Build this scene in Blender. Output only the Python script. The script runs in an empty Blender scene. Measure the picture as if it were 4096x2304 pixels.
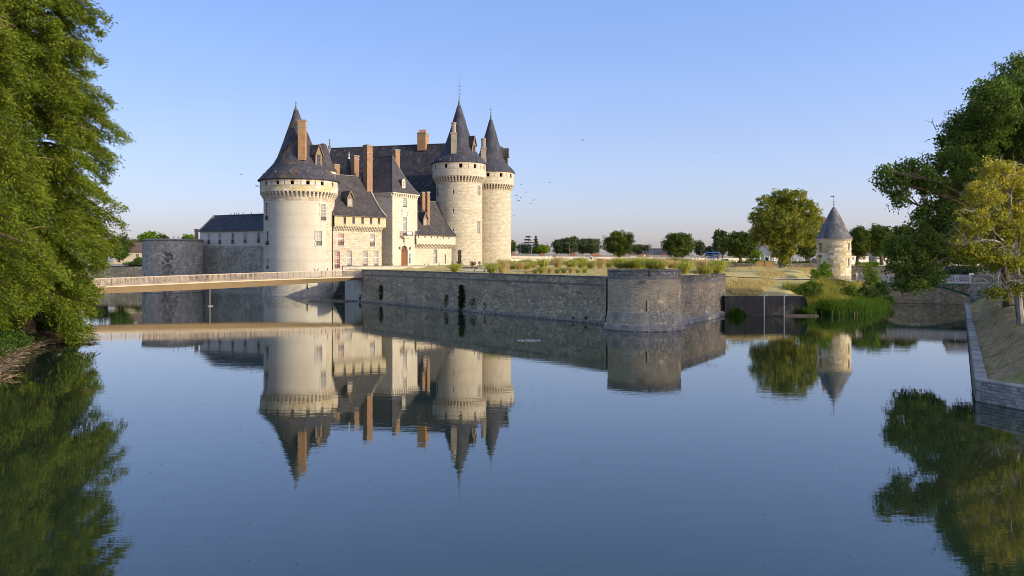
import bpy, bmesh, math, random
import numpy as np
from mathutils import Vector, Matrix
from mathutils.geometry import delaunay_2d_cdt

random.seed(7)
RNG = np.random.default_rng(7)
SC = bpy.context.scene
COL = SC.collection
PI = math.pi
R = math.radians

# ---------------------------------------------------------------- camera
F, H0, CX, HY = 3500.0, 7.2, 2048.0, 1048.0      # focal length in photo pixels, eye height over the moat, horizon
cd = bpy.data.cameras.new('camera')
cam = bpy.data.objects.new('camera', cd)
COL.objects.link(cam)
cam.location = (0, 0, H0)
cam.rotation_euler = (R(90), 0, 0)
cd.sensor_width = 36
cd.lens = 36 * F / 4096
cd.shift_y = -(1152 - HY) / 4096
cd.clip_start = 0.5
cd.clip_end = 9000
SC.camera = cam

# ---------------------------------------------------------------- sky and sun
SUN_AZ = math.atan2(-0.46, 0.888)      # direction towards the sun in plan
SUN_EL = R(19)
world = bpy.data.worlds.new('World')
SC.world = world
world.use_nodes = True
nt = world.node_tree
for n in list(nt.nodes):
    nt.nodes.remove(n)
wo = nt.nodes.new('ShaderNodeOutputWorld')
bg = nt.nodes.new('ShaderNodeBackground')
sky = nt.nodes.new('ShaderNodeTexSky')
sky.sky_type = 'NISHITA'
sky.sun_disc = False
sky.sun_elevation = SUN_EL
sky.sun_rotation = PI / 2 - SUN_AZ
sky.altitude = 0
sky.air_density = 1.0
sky.dust_density = 1.1
sky.ozone_density = 4.5
mul = nt.nodes.new('ShaderNodeMix')
mul.data_type = 'RGBA'
mul.blend_type = 'MULTIPLY'
mul.inputs[0].default_value = 1.0
tc = nt.nodes.new('ShaderNodeTexCoord'); sx = nt.nodes.new('ShaderNodeSeparateXYZ'); rp = nt.nodes.new('ShaderNodeValToRGB')
nt.links.new(tc.outputs['Generated'], sx.inputs[0]); nt.links.new(sx.outputs[2], rp.inputs[0]); nt.links.new(rp.outputs[0], mul.inputs[7])
rp.color_ramp.elements.new(0.5); rp.color_ramp.elements.new(0.8)
for e_, (p_, c_) in zip(rp.color_ramp.elements, ((0.0, (1.13, 0.92, 1.10)), (0.14, (1.30, 1.00, 1.06)), (0.32, (1.34, 1.14, 1.26)), (1.0, (2.2, 1.6, 1.2)))):
    e_.position = p_; e_.color = (*c_, 1)      # thin summer haze: the clear sky turned slightly lavender
nt.links.new(sky.outputs[0], mul.inputs[6])
# air evenly hazy all round: the bright patch opposite the sun is softened
dt = nt.nodes.new('ShaderNodeVectorMath'); dt.operation = 'DOT_PRODUCT'; nt.links.new(tc.outputs['Generated'], dt.inputs[0])
dt.inputs[1].default_value = (math.cos(SUN_AZ), math.sin(SUN_AZ), 0)
mr = nt.nodes.new('ShaderNodeMapRange'); nt.links.new(dt.outputs['Value'], mr.inputs[0])
for i_, v_ in ((1, -1.0), (2, -0.05), (3, 0.70), (4, 1.0)): mr.inputs[i_].default_value = v_
m2 = nt.nodes.new('ShaderNodeMix'); m2.data_type = 'RGBA'; m2.blend_type = 'MULTIPLY'; m2.inputs[0].default_value = 1
nt.links.new(mul.outputs[2], m2.inputs[6]); nt.links.new(mr.outputs[0], m2.inputs[7])
nt.links.new(m2.outputs[2], bg.inputs[0])
bg.inputs[1].default_value = 0.15
nt.links.new(bg.outputs[0], wo.inputs[0])
sd = bpy.data.lights.new('sun', 'SUN')
sun = bpy.data.objects.new('sun', sd)
COL.objects.link(sun)
sd.energy = 2.7
sd.color = (1.0, 0.89, 0.62)
sd.angle = R(0.55)
to_sun = Vector((math.cos(SUN_AZ) * math.cos(SUN_EL), math.sin(SUN_AZ) * math.cos(SUN_EL), math.sin(SUN_EL)))
sun.rotation_euler = to_sun.to_track_quat('Z', 'Y').to_euler()
SC.view_settings.view_transform = 'Standard'
SC.view_settings.look = 'None'
SC.view_settings.exposure = 0.62
SC.view_settings.gamma = 1.0
SC.view_settings.use_curve_mapping = False
SC.cycles.filter_width = 0.95
SC.cycles.max_bounces = 6
SC.cycles.transparent_max_bounces = 8

# ---------------------------------------------------------------- geometry helpers
def PT(px, py, Y):
    return Vector(((px - CX) / F * Y, Y, H0 - (py - HY) / F * Y))
def XY(px, Y):
    return ((px - CX) / F * Y, Y)
def ZA(py, Y):
    return H0 - (py - HY) / F * Y
def WP(px, py):
    Y = F * H0 / (py - HY)
    return ((px - CX) / F * Y, Y)
def rnd(a, b):
    return random.uniform(a, b)

def tag(o, label=None, cat=None, group=None, kind=None):
    if label: o['label'] = label
    if cat: o['category'] = cat
    if group: o['group'] = group
    if kind: o['kind'] = kind
    return o
def thing(name, label, cat, loc=(0, 0, 0), rz=0.0, group=None):
    o = bpy.data.objects.new(name, None)
    o.empty_display_size = 0.5
    COL.objects.link(o)
    o.location = loc
    o.rotation_euler = (0, 0, rz)
    return tag(o, label, cat, group)
def adopt(o, parent):
    if parent is not None:
        o.parent = parent
        if parent.parent is None and parent.matrix_local == Matrix.Identity(4):
            return o
    return o
def link(name, me, mat=None, parent=None, M=None, kind=None):
    o = bpy.data.objects.new(name, me)
    COL.objects.link(o)
    if mat is not None and len(me.materials) == 0:
        me.materials.append(mat)
    if parent is not None:
        o.parent = parent
    if M is not None:
        o.matrix_local = M
    if kind: o['kind'] = kind
    return o
def copy_tree(o, parent=None):
    c = o.copy()
    COL.objects.link(c)
    c.parent = parent
    for ch in list(o.children):
        copy_tree(ch, c)
    return c

class MB:
    """collects polygons (with uv in metres and a tint per face) and links them as one mesh"""
    def __init__(s):
        s.v = []; s.f = []; s.uv = []; s.t = []; s.sm = []; s.M = None
    def vert(s, p):
        p = Vector(p)
        if s.M is not None: p = s.M @ p
        s.v.append(p[:]); return len(s.v) - 1
    def poly(s, pts, uv=None, t=0.5, smooth=False):
        i = [s.vert(p) for p in pts]
        s.f.append(i); s.t.append(t); s.sm.append(smooth)
        if uv is None: uv = [(0, 0)] * len(pts)
        s.uv.extend(uv)
    def box(s, x0, x1, y0, y1, z0, z1, t=0.5, top=None):
        # top: optional inset of the upper face (dx, dy)
        dx, dy = top or (0, 0)
        a = [(x0, y0, z0), (x1, y0, z0), (x1, y1, z0), (x0, y1, z0)]
        b = [(x0 + dx, y0 + dy, z1), (x1 - dx, y0 + dy, z1), (x1 - dx, y1 - dy, z1), (x0 + dx, y1 - dy, z1)]
        k = len(s.v)
        for p in a + b: s.vert(p)
        for q in ((0, 3, 2, 1), (4, 5, 6, 7), (0, 1, 5, 4), (1, 2, 6, 5), (2, 3, 7, 6), (3, 0, 4, 7)):
            s.f.append([k + j for j in q]); s.t.append(t); s.sm.append(False)
            pts = [(a + b)[j] for j in q]
            if q == (0, 1, 5, 4) or q == (2, 3, 7, 6): s.uv.extend([(p[0], p[2]) for p in pts])
            elif q == (1, 2, 6, 5) or q == (3, 0, 4, 7): s.uv.extend([(p[1], p[2]) for p in pts])
            else: s.uv.extend([(p[0], p[1]) for p in pts])
    def bar(s, p, q, w, h=None, t=0.5):
        """square bar from p to q"""
        p = Vector(p); q = Vector(q); h = h or w
        d = (q - p); L = d.length
        if L < 1e-6: return
        d /= L
        up = Vector((0, 0, 1)) if abs(d.z) < 0.95 else Vector((0, 1, 0))
        a = d.cross(up).normalized() * (w / 2); b = a.cross(d).normalized() * (h / 2)
        k = len(s.v)
        for c in (p, q):
            for (i, j) in ((-1, -1), (1, -1), (1, 1), (-1, 1)):
                s.vert(c + a * i + b * j)
        for qd in ((0, 1, 2, 3), (7, 6, 5, 4), (0, 4, 5, 1), (1, 5, 6, 2), (2, 6, 7, 3), (3, 7, 4, 0)):
            s.f.append([k + j for j in qd]); s.t.append(t); s.sm.append(False)
            s.uv.extend([(0, 0), (0, L), (w, L), (w, 0)])
    def tube(s, pts, rad, n=6, t=0.5, cap=True):
        pts = [Vector(p) for p in pts]
        rings = []
        for i, p in enumerate(pts):
            d = (pts[min(i + 1, len(pts) - 1)] - pts[max(i - 1, 0)])
            if d.length < 1e-6: d = Vector((0, 0, 1))
            d.normalize()
            up = Vector((1, 0, 0)) if abs(d.x) < 0.8 else Vector((0, 1, 0))
            a = d.cross(up).normalized(); b = d.cross(a)
            r = rad[i] if hasattr(rad, '__len__') else rad
            rings.append([s.vert(p + (a * math.cos(2 * PI * j / n) + b * math.sin(2 * PI * j / n)) * r) for j in range(n)])
        acc = 0
        for i in range(len(pts) - 1):
            L = (pts[i + 1] - pts[i]).length
            for j in range(n):
                k = (j + 1) % n
                s.f.append([rings[i][j], rings[i][k], rings[i + 1][k], rings[i + 1][j]]); s.t.append(t); s.sm.append(True)
                s.uv.extend([(j / n, acc), ((j + 1) / n, acc), ((j + 1) / n, acc + L), (j / n, acc + L)])
            acc += L
        if cap:
            for rg, rev in ((rings[0], False), (rings[-1], True)):
                s.f.append(rg[::-1] if not rev else rg); s.t.append(t); s.sm.append(False); s.uv.extend([(0, 0)] * n)
    def lathe(s, prof, n=48, c=(0, 0), shear=None, t=0.5, smooth=True, a0=0.0, a1=2 * PI):
        full = abs(a1 - a0 - 2 * PI) < 1e-6
        m = n if full else n + 1
        rings = []
        for (r, z) in prof:
            sx, sy = shear(z) if shear else (0, 0)
            rings.append([s.vert((c[0] + sx + r * math.sin(a0 + (a1 - a0) * j / n), c[1] + sy - r * math.cos(a0 + (a1 - a0) * j / n), z)) for j in range(m)])
        v = 0
        for i in range(len(prof) - 1):
            L = math.hypot(prof[i + 1][0] - prof[i][0], prof[i + 1][1] - prof[i][1])
            for j in range(n):
                k = (j + 1) % m
                u0 = (a0 + (a1 - a0) * j / n) * prof[0][0]; u1 = (a0 + (a1 - a0) * (j + 1) / n) * prof[0][0]
                s.f.append([rings[i][j], rings[i][k], rings[i + 1][k], rings[i + 1][j]]); s.t.append(t); s.sm.append(smooth)
                s.uv.extend([(u0, v), (u1, v), (u1, v + L), (u0, v + L)])
            v += L
    def build(s, name, mat, parent=None, M=None, kind=None, tint=True):
        me = s.mesh(name, tint)
        if isinstance(mat, (list, tuple)):
            for m in mat: me.materials.append(m)
        return link(name, me, None if isinstance(mat, (list, tuple)) else mat, parent, M, kind)
    def mesh(s, name, tint=True):
        me = bpy.data.meshes.new(name)
        if any(s.sm):                       # share corners so that curved walls shade smoothly
            idx = {}; rm = []
            V = []
            for v in s.v:
                k = (round(v[0], 3), round(v[1], 3), round(v[2], 3))
                if k not in idx: idx[k] = len(V); V.append(v)
                rm.append(idx[k])
            Fs = []; UV = []; Tn = []; Sm = []; q = 0
            for f, t_, m_ in zip(s.f, s.t, s.sm):
                g = [rm[i] for i in f]; u = s.uv[q:q + len(f)]; q += len(f)
                if len(set(g)) < len(g):
                    gg = []; uu = []
                    for a_, b_ in zip(g, u):
                        if a_ not in gg: gg.append(a_); uu.append(b_)
                    g, u = gg, uu
                    if len(g) < 3: continue
                Fs.append(g); UV += list(u); Tn.append(t_); Sm.append(m_)
            s.v, s.f, s.uv, s.t, s.sm = V, Fs, UV, Tn, Sm
        me.from_pydata(s.v, [], s.f)
        uvl = me.uv_layers.new(name='UVMap')
        uvl.data.foreach_set('uv', np.array(s.uv, dtype=np.float32).ravel())
        me.polygons.foreach_set('use_smooth', np.array(s.sm, dtype=bool))
        if tint:
            at = me.attributes.new('tint', 'FLOAT', 'FACE')
            at.data.foreach_set('value', np.array(s.t, dtype=np.float32))
        me.update()
        if any(s.sm): me.set_sharp_from_angle(angle=R(28))
        return me

def quads_mesh(name, V, T, n=4):
    """V (m, n, 3) polygon corners, T (m,) tints"""
    m = len(V)
    me = bpy.data.meshes.new(name)
    me.vertices.add(m * n)
    me.vertices.foreach_set('co', V.reshape(-1).astype(np.float32))
    me.loops.add(m * n)
    me.loops.foreach_set('vertex_index', np.arange(m * n, dtype=np.int32))
    me.polygons.add(m)
    me.polygons.foreach_set('loop_start', np.arange(0, m * n, n, dtype=np.int32))
    me.polygons.foreach_set('loop_total', np.full(m, n, dtype=np.int32))
    at = me.attributes.new('tint', 'FLOAT', 'FACE')
    at.data.foreach_set('value', T.astype(np.float32))
    me.update(calc_edges=True)
    return me

# ---------------------------------------------------------------- wall surfaces
class Flat:
    """vertical wall seen from outside, p0 left and p1 right"""
    def __init__(s, p0, p1):
        s.p0 = Vector(p0[:2]); s.p1 = Vector(p1[:2])
        d = s.p1 - s.p0; s.L = d.length; s.d = d / s.L; s.n = Vector((s.d.y, -s.d.x))
    def map(s, u, z, d=0.0):
        p = s.p0 + s.d * u - s.n * d
        return Vector((p.x, p.y, z))
    def hit(s, px):
        k = (px - CX) / F
        # p0.x + d.x u = k (p0.y + d.y u)
        return (k * s.p0.y - s.p0.x) / (s.d.x - k * s.d.y)
    def uz(s, px, py):
        u = s.hit(px)
        return u, ZA(py, s.map(u, 0).y)
    def frame(s, u, z, d=0.0):
        p = s.map(u, z, d)
        return Matrix.Translation(p) @ Matrix(((s.d.x, -s.n.x, 0, 0), (s.d.y, -s.n.y, 0, 0), (0, 0, 1, 0), (0, 0, 0, 1)))
    def step(s): return 4.0
    def inset(s, k, a=0.0, b=0.0):
        o = Flat(s.p0 - s.n * k + s.d * a, s.p1 - s.n * k - s.d * b)
        return o
class Round:
    def __init__(s, c, r, rz=None):
        s.c = Vector(c[:2]); s.r = r; s.rz = rz or (lambda z: r)
        s.L = 2 * PI * r
    def map(s, u, z, d=0.0):
        a = u / s.r; q = s.rz(z) - d
        return Vector((s.c.x + q * math.sin(a), s.c.y - q * math.cos(a), z))
    def hit(s, px):
        k = (px - CX) / F
        dx, dy = k, 1.0; L = math.hypot(dx, dy); dx /= L; dy /= L
        b = dx * s.c.x + dy * s.c.y; c = s.c.x ** 2 + s.c.y ** 2 - s.r ** 2
        q = b * b - c
        t = b - math.sqrt(max(q, 0.0))
        x, y = dx * t - s.c.x, dy * t - s.c.y
        return math.atan2(x, -y) * s.r
    def uz(s, px, py):
        u = s.hit(px)
        return u, ZA(py, s.map(u, 0).y)
    def frame(s, u, z, d=0.0):
        a = u / s.r; p = s.map(u, z, d)
        t = Vector((math.cos(a), math.sin(a))); n = Vector((math.sin(a), -math.cos(a)))
        return Matrix.Translation(p) @ Matrix(((t.x, -n.x, 0, 0), (t.y, -n.y, 0, 0), (0, 0, 1, 0), (0, 0, 0, 1)))
    def step(s): return 2 * PI * s.r / 64

def wall(mb, S, u0, u1, z0, z1, holes=(), zsteps=(), depth=0.35, t=0.5):
    """wall surface with real openings; holes are (u, z0, w, h)"""
    us = {u0, u1}; zs = {z0, z1} | set(zsteps)
    for (u, z, w, h) in holes:
        us |= {u - w / 2, u + w / 2}; zs |= {z, z + h}
    us = sorted(us); zs = sorted(zs)
    st = S.step(); uu = []
    for a, b in zip(us[:-1], us[1:]):
        k = max(1, int(math.ceil((b - a) / st)))
        uu += [a + (b - a) * i / k for i in range(k)]
    uu.append(us[-1])
    sm = isinstance(S, Round)
    for a, b in zip(uu[:-1], uu[1:]):
        for c, d in zip(zs[:-1], zs[1:]):
            mu, mz = (a + b) / 2, (c + d) / 2
            if any(abs(mu - u) < w / 2 and z < mz < z + h for (u, z, w, h) in holes): continue
            mb.poly([S.map(a, c), S.map(b, c), S.map(b, d), S.map(a, d)], [(a, c), (b, c), (b, d), (a, d)], t, sm)
    for (u, z, w, h) in holes:
        a, b = u - w / 2, u + w / 2
        for (p, q) in (((a, z), (b, z)), ((b, z), (b, z + h)), ((b, z + h), (a, z + h)), ((a, z + h), (a, z))):
            mb.poly([S.map(p[0], p[1]), S.map(q[0], q[1]), S.map(q[0], q[1], depth), S.map(p[0], p[1], depth)][::-1],
                    [(0, 0), (1, 0), (1, depth), (0, depth)], t)

def block_list(S, u0, u1, z0, z1, ch, bw, holes=(), gap=0.03, jitter=0.25):
    out = []
    nz = max(1, int(round((z1 - z0) / ch))); ch = (z1 - z0) / nz
    for i in range(nz):
        za = z0 + i * ch
        u = u0 - (rnd(0, bw) if i % 2 else rnd(0, bw) * 0.5)
        while u < u1:
            w = bw * rnd(1 - jitter, 1 + jitter)
            a, b = max(u, u0) + gap / 2, min(u + w, u1) - gap / 2
            u += w
            if b - a < 0.12: continue
            pieces = [(a, b)]
            for (hu, hz, hw, hh) in holes:
                if za + ch > hz - 0.02 and za < hz + hh + 0.02:
                    nw = []
                    for (p, q) in pieces:
                        l, r_ = hu - hw / 2 - 0.01, hu + hw / 2 + 0.01
                        if q <= l or p >= r_: nw.append((p, q)); continue
                        if l - p > 0.1: nw.append((p, l))
                        if q - r_ > 0.1: nw.append((r_, q))
                    pieces = nw
            for (p, q) in pieces:
                out.append((p, q, za + gap / 2, za + ch - gap / 2))
    return out

UNIT = {}
def unit_block(mat):
    if mat.name not in UNIT:
        mb = MB()
        # box with softened front edges, 1 x 1 x 1, front at y=-1, back y=0
        e = 0.06
        f = [(-.5 + e, -1, -.5 + e), (.5 - e, -1, -.5 + e), (.5 - e, -1, .5 - e), (-.5 + e, -1, .5 - e)]
        b = [(-.5, -.55, -.5), (.5, -.55, -.5), (.5, -.55, .5), (-.5, -.55, .5)]
        c = [(-.5, 0, -.5), (.5, 0, -.5), (.5, 0, .5), (-.5, 0, .5)]
        mb.poly(f)
        for A, B in ((f, b), (b, c)):
            for i in range(4):
                j = (i + 1) % 4
                mb.poly([A[i], B[i], B[j], A[j]])
        me = mb.mesh('stone'); me.materials.append(mat)
        UNIT[mat.name] = me
    return UNIT[mat.name]
def masonry(S, blocks, parent, matp, matm, limit=300, proud=0.035, name='stone', colf=None, rough=0.012):
    """the nearest `limit` blocks as parts of their own, the rest joined"""
    colf = colf or (lambda u, z: rnd(0, 1))
    vis = []
    for bl in blocks:
        p = S.map((bl[0] + bl[1]) / 2, (bl[2] + bl[3]) / 2)
        if isinstance(S, Round):
            n = p.xy - S.c; facing = -(n.normalized()).dot(p.xy.normalized())
        else: facing = 0.7
        vis.append(((bl[1] - bl[0]) * (bl[3] - bl[2]) * max(facing, 0.0) , bl))
    vis.sort(key=lambda a: -a[0])
    single = [b for a, b in vis if a > 0.05][:limit] if limit else []
    sset = set(single)
    me = unit_block(matp) if single else None
    for (a, b, c, d) in single:
        M = S.frame((a + b) / 2, (c + d) / 2, 0.03)
        pr = proud + rnd(-rough, rough) + 0.03
        o = bpy.data.objects.new(name, me); COL.objects.link(o); o.parent = parent
        o.matrix_local = M @ Matrix.Diagonal((b - a, pr, d - c, 1))
        tn = colf((a + b) / 2, (c + d) / 2)
        o.color = (tn, tn, tn, 1)
    rest = [b for a, b in vis if b not in sset]
    if rest:
        mb = MB()
        for (a, b, c, d) in rest:
            t = colf((a + b) / 2, (c + d) / 2)
            pr = -(proud + rnd(-rough, rough)); e = 0.025
            q = [(a, c), (b, c), (b, d), (a, d)]
            q2 = [(a + e, c + e), (b - e, c + e), (b - e, d - e), (a + e, d - e)]
            o_ = [S.map(u, z, 0.0) for u, z in q]; f_ = [S.map(u, z, pr) for u, z in q2]
            mb.poly(f_, q2, t)
            for i in range(4):
                j = (i + 1) % 4
                mb.poly([o_[i], o_[j], f_[j], f_[i]], [q[i], q[j], q2[j], q2[i]], t)
        mb.build('stonework', matm, parent, kind='stuff')

def inpoly(pt, poly):
    x, y = pt; c = False; n = len(poly); j = n - 1
    for i in range(n):
        xi, yi = poly[i]; xj, yj = poly[j]
        if (yi > y) != (yj > y) and x < (xj - xi) * (y - yi) / (yj - yi) + xi: c = not c
        j = i
    return c
def seg_dist(x, y, a, b):
    ax, ay = a; bx, by = b
    dx, dy = bx - ax, by - ay
    t = max(0, min(1, ((x - ax) * dx + (y - ay) * dy) / (dx * dx + dy * dy + 1e-9)))
    return math.hypot(x - ax - t * dx, y - ay - t * dy)
def terrain(name, poly, zf, step, mat, win=None, skirt=None, kind='structure'):
    """a sheet of ground inside a polygon, gridded inside `win`"""
    pts = []
    n = len(poly); edges = []
    for i in range(n):
        a, b = poly[i], poly[(i + 1) % n]
        L = math.hypot(b[0] - a[0], b[1] - a[1])
        big = win is None or not (win[0] - 40 < (a[0] + b[0]) / 2 < win[1] + 40 and win[2] - 40 < (a[1] + b[1]) / 2 < win[3] + 40)
        k = 1 if (big and L > 300) else max(1, int(L / (step * 1.0)))
        k = min(k, 120)
        for j in range(k): pts.append((a[0] + (b[0] - a[0]) * j / k, a[1] + (b[1] - a[1]) * j / k))
    m = len(pts)
    edges = [(i, (i + 1) % m) for i in range(m)]
    if win:
        x0, x1, y0, y1 = win
        y = y0
        while y < y1:
            x = x0
            while x < x1:
                p = (x + rnd(-.2, .2) * step, y + rnd(-.2, .2) * step)
                if inpoly(p, poly): pts.append(p)
                x += step
            y += step
    vs, es, fs, _, _, _ = delaunay_2d_cdt([Vector(p) for p in pts], edges, [list(range(m))], 1, 1e-4)
    me = bpy.data.meshes.new(name)
    V = [(v.x, v.y, zf(v.x, v.y)) for v in vs]
    me.from_pydata(V, [], [list(f) for f in fs])
    # faces upward
    bm = bmesh.new(); bm.from_mesh(me)
    for f in bm.faces:
        f.smooth = True
        if f.normal.z < 0: f.normal_flip()
    bm.to_mesh(me); bm.free()
    o = link(name, me, mat, kind=kind)
    return o
# ---------------------------------------------------------------- materials
def new_mat(name, rough=0.85, spec=0.3):
    m = bpy.data.materials.new(name); m.use_nodes = True
    n = m.node_tree.nodes; b = n['Principled BSDF']
    b.inputs['Roughness'].default_value = rough
    b.inputs['Specular IOR Level'].default_value = spec
    return m
class NT:
    def __init__(s, m):
        s.m = m; s.n = m.node_tree.nodes; s.l = m.node_tree.links; s.b = s.n['Principled BSDF']
    def N(s, t, **k):
        x = s.n.new(t)
        for a, v in k.items(): setattr(x, a, v)
        return x
    def coord(s, kind='Object'):
        return s.N('ShaderNodeTexCoord').outputs[kind]
    def geo(s):
        return s.N('ShaderNodeNewGeometry').outputs['Position']
    def mapping(s, v, scale=(1, 1, 1), loc=(0, 0, 0), rot=(0, 0, 0)):
        x = s.N('ShaderNodeMapping'); s.l.new(v, x.inputs[0])
        x.inputs['Scale'].default_value = scale; x.inputs['Location'].default_value = loc; x.inputs['Rotation'].default_value = rot
        return x.outputs[0]
    def noise(s, v, scale, detail=4, rough=0.55, dist=0.0):
        x = s.N('ShaderNodeTexNoise'); s.l.new(v, x.inputs['Vector'])
        x.inputs['Scale'].default_value = scale; x.inputs['Detail'].default_value = detail
        x.inputs['Roughness'].default_value = rough; x.inputs['Distortion'].default_value = dist
        return x.outputs['Fac']
    def voro(s, v, scale, feature='F1', out='Distance', rand=1.0):
        x = s.N('ShaderNodeTexVoronoi', feature=feature); s.l.new(v, x.inputs['Vector'])
        x.inputs['Scale'].default_value = scale; x.inputs['Randomness'].default_value = rand
        return x.outputs[out]
    def ramp(s, f, stops, interp='LINEAR'):
        x = s.N('ShaderNodeValToRGB'); s.l.new(f, x.inputs[0]); cr = x.color_ramp; cr.interpolation = interp
        while len(cr.elements) < len(stops): cr.elements.new(0.5)
        for e, (p, c) in zip(cr.elements, stops):
            e.position = p
            if not hasattr(c, '__len__'): c = (c, c, c)
            e.color = (*c, 1)
        return x.outputs[0]
    def mix(s, f, a, b, mode='MIX'):
        x = s.N('ShaderNodeMix'); x.data_type = 'RGBA'; x.blend_type = mode
        for i, v in ((0, f), (6, a), (7, b)):
            if hasattr(v, 'is_output') or isinstance(v, bpy.types.NodeSocket): s.l.new(v, x.inputs[i])
            elif i == 0: x.inputs[0].default_value = v
            else: x.inputs[i].default_value = (*v, 1) if hasattr(v, '__len__') else (v, v, v, 1)
        return x.outputs[2]
    def math(s, op, a, b=0.5, c=None):
        x = s.N('ShaderNodeMath', operation=op)
        for i, v in enumerate((a, b, c)):
            if v is None: continue
            if isinstance(v, bpy.types.NodeSocket): s.l.new(v, x.inputs[i])
            else: x.inputs[i].default_value = v
        return x.outputs[0]
    def attr(s, name='tint'):
        x = s.N('ShaderNodeAttribute'); x.attribute_name = name
        return x.outputs['Fac']
    def objcol(s):
        x = s.N('ShaderNodeObjectInfo'); y = s.N('ShaderNodeSeparateColor'); s.l.new(x.outputs['Color'], y.inputs[0])
        return y.outputs[0]
    def bump(s, h, strength=0.3, dist=0.02, nrm=None):
        x = s.N('ShaderNodeBump'); s.l.new(h, x.inputs['Height'])
        x.inputs['Strength'].default_value = strength; x.inputs['Distance'].default_value = dist
        if nrm: s.l.new(nrm, x.inputs['Normal'])
        return x.outputs[0]
    def col(s, c): s.l.new(c, s.b.inputs['Base Color']) if isinstance(c, bpy.types.NodeSocket) else setattr(s.b.inputs['Base Color'], 'default_value', (*c, 1))
    def nrm(s, c): s.l.new(c, s.b.inputs['Normal'])

def plain(name, c, rough=0.7, spec=0.3, var=0.15, scale=3.0):
    m = new_mat(name, rough, spec); t = NT(m)
    n = t.noise(t.geo(), scale, 5)
    t.col(t.mix(t.ramp(n, [(0.3, 0), (0.7, 1)]), tuple(x * (1 - var) for x in c), tuple(min(1, x * (1 + var)) for x in c)))
    return m

def stone_mat(name, stops, source='attr', grime=0.35, gcol=(0.16, 0.145, 0.12), gscale=0.35, streak=0.5):
    """cut stone: colour per block from a ramp, weathering in patches and streaks"""
    m = new_mat(name, 0.9, 0.2); t = NT(m); P = t.geo()
    f = t.objcol() if source == 'obj' else t.attr()
    c = t.ramp(f, stops)
    fine = t.noise(P, 6.0, 6, 0.65)
    c = t.mix(0.3, c, t.mix(fine, (0.38, 0.38, 0.38), (0.68, 0.68, 0.68)), 'OVERLAY')
    g = t.noise(P, gscale, 6, 0.6, 0.3)
    st = t.noise(t.mapping(P, (1.4, 1.4, 0.16)), 1.0, 5, 0.6)
    gm = t.math('MULTIPLY', t.ramp(g, [(0.42, 0), (0.68, 1)]), grime)
    sm = t.math('MULTIPLY', t.ramp(st, [(0.5, 0), (0.72, 1)]), grime * streak)
    c = t.mix(gm, c, gcol); c = t.mix(sm, c, gcol)
    hs = t.noise(t.mapping(P, (0.35, 0.35, 2.6)), 1.0, 5, 0.65)
    c = t.mix(0.35, c, t.mix(hs, (0.40, 0.39, 0.37), (0.62, 0.62, 0.62)), 'OVERLAY')
    t.col(c)
    t.nrm(t.bump(t.math('ADD', t.noise(P, 14, 5, 0.6), t.noise(P, 3, 3)), 0.2, 0.03))
    return m
ASH = [(0.0, (0.455, 0.38, 0.26)), (0.25, (0.51, 0.445, 0.32)), (0.55, (0.54, 0.475, 0.35)), (0.8, (0.57, 0.51, 0.385)), (1.0, (0.61, 0.56, 0.44))]
PAR = [(0.0, (0.56, 0.46, 0.27)), (0.35, (0.62, 0.50, 0.27)), (0.6, (0.60, 0.52, 0.36)), (0.8, (0.66, 0.60, 0.47)), (1.0, (0.72, 0.69, 0.62))]
GRY = [(0.0, (0.36, 0.31, 0.23)), (0.4, (0.49, 0.43, 0.325)), (0.75, (0.57, 0.51, 0.39)), (1.0, (0.66, 0.59, 0.46))]
SML = [(0.0, (0.42, 0.35, 0.24)), (0.35, (0.60, 0.46, 0.22)), (0.6, (0.62, 0.51, 0.29)), (1.0, (0.70, 0.64, 0.48))]
M_ASH_M = stone_mat('ashlar_stone_joined', ASH, grime=.16, gcol=(.27,.235,.185))
M_ASH_P = stone_mat('ashlar_stone', ASH, 'obj', grime=.16, gcol=(.27,.235,.185))
M_PAR_P = stone_mat('yellow_parapet_stone', PAR, 'obj', grime=0.2)
M_PAR_M = stone_mat('yellow_parapet_stone_joined', PAR, grime=0.2)
M_GRY_M = stone_mat('grey_moat_stone_joined', GRY, grime=0.5, gcol=(0.13, 0.12, 0.10), gscale=0.22, streak=0.8)
M_GRY_P = stone_mat('grey_moat_stone', GRY, 'obj', grime=0.5, gcol=(0.13, 0.12, 0.10), gscale=0.22, streak=0.8)
M_SML_P = stone_mat('tower_yellow_stone', SML, 'obj', grime=0.3)
M_SML_M = stone_mat('tower_yellow_stone_joined', SML, grime=0.3)
M_CUT = stone_mat('cut_trim_stone', [(0, (0.5, 0.43, 0.31)), (1, (0.62, 0.55, 0.42))], grime=0.3)
def mk_mortar():
    m = new_mat('lime_mortar', 0.95, 0.1); t = NT(m); P = t.geo()
    t.col(t.mix(t.noise(P, 1.2, 5), (0.27, 0.225, 0.16), (0.44, 0.38, 0.28))); return m
M_MORTAR = mk_mortar()
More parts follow.
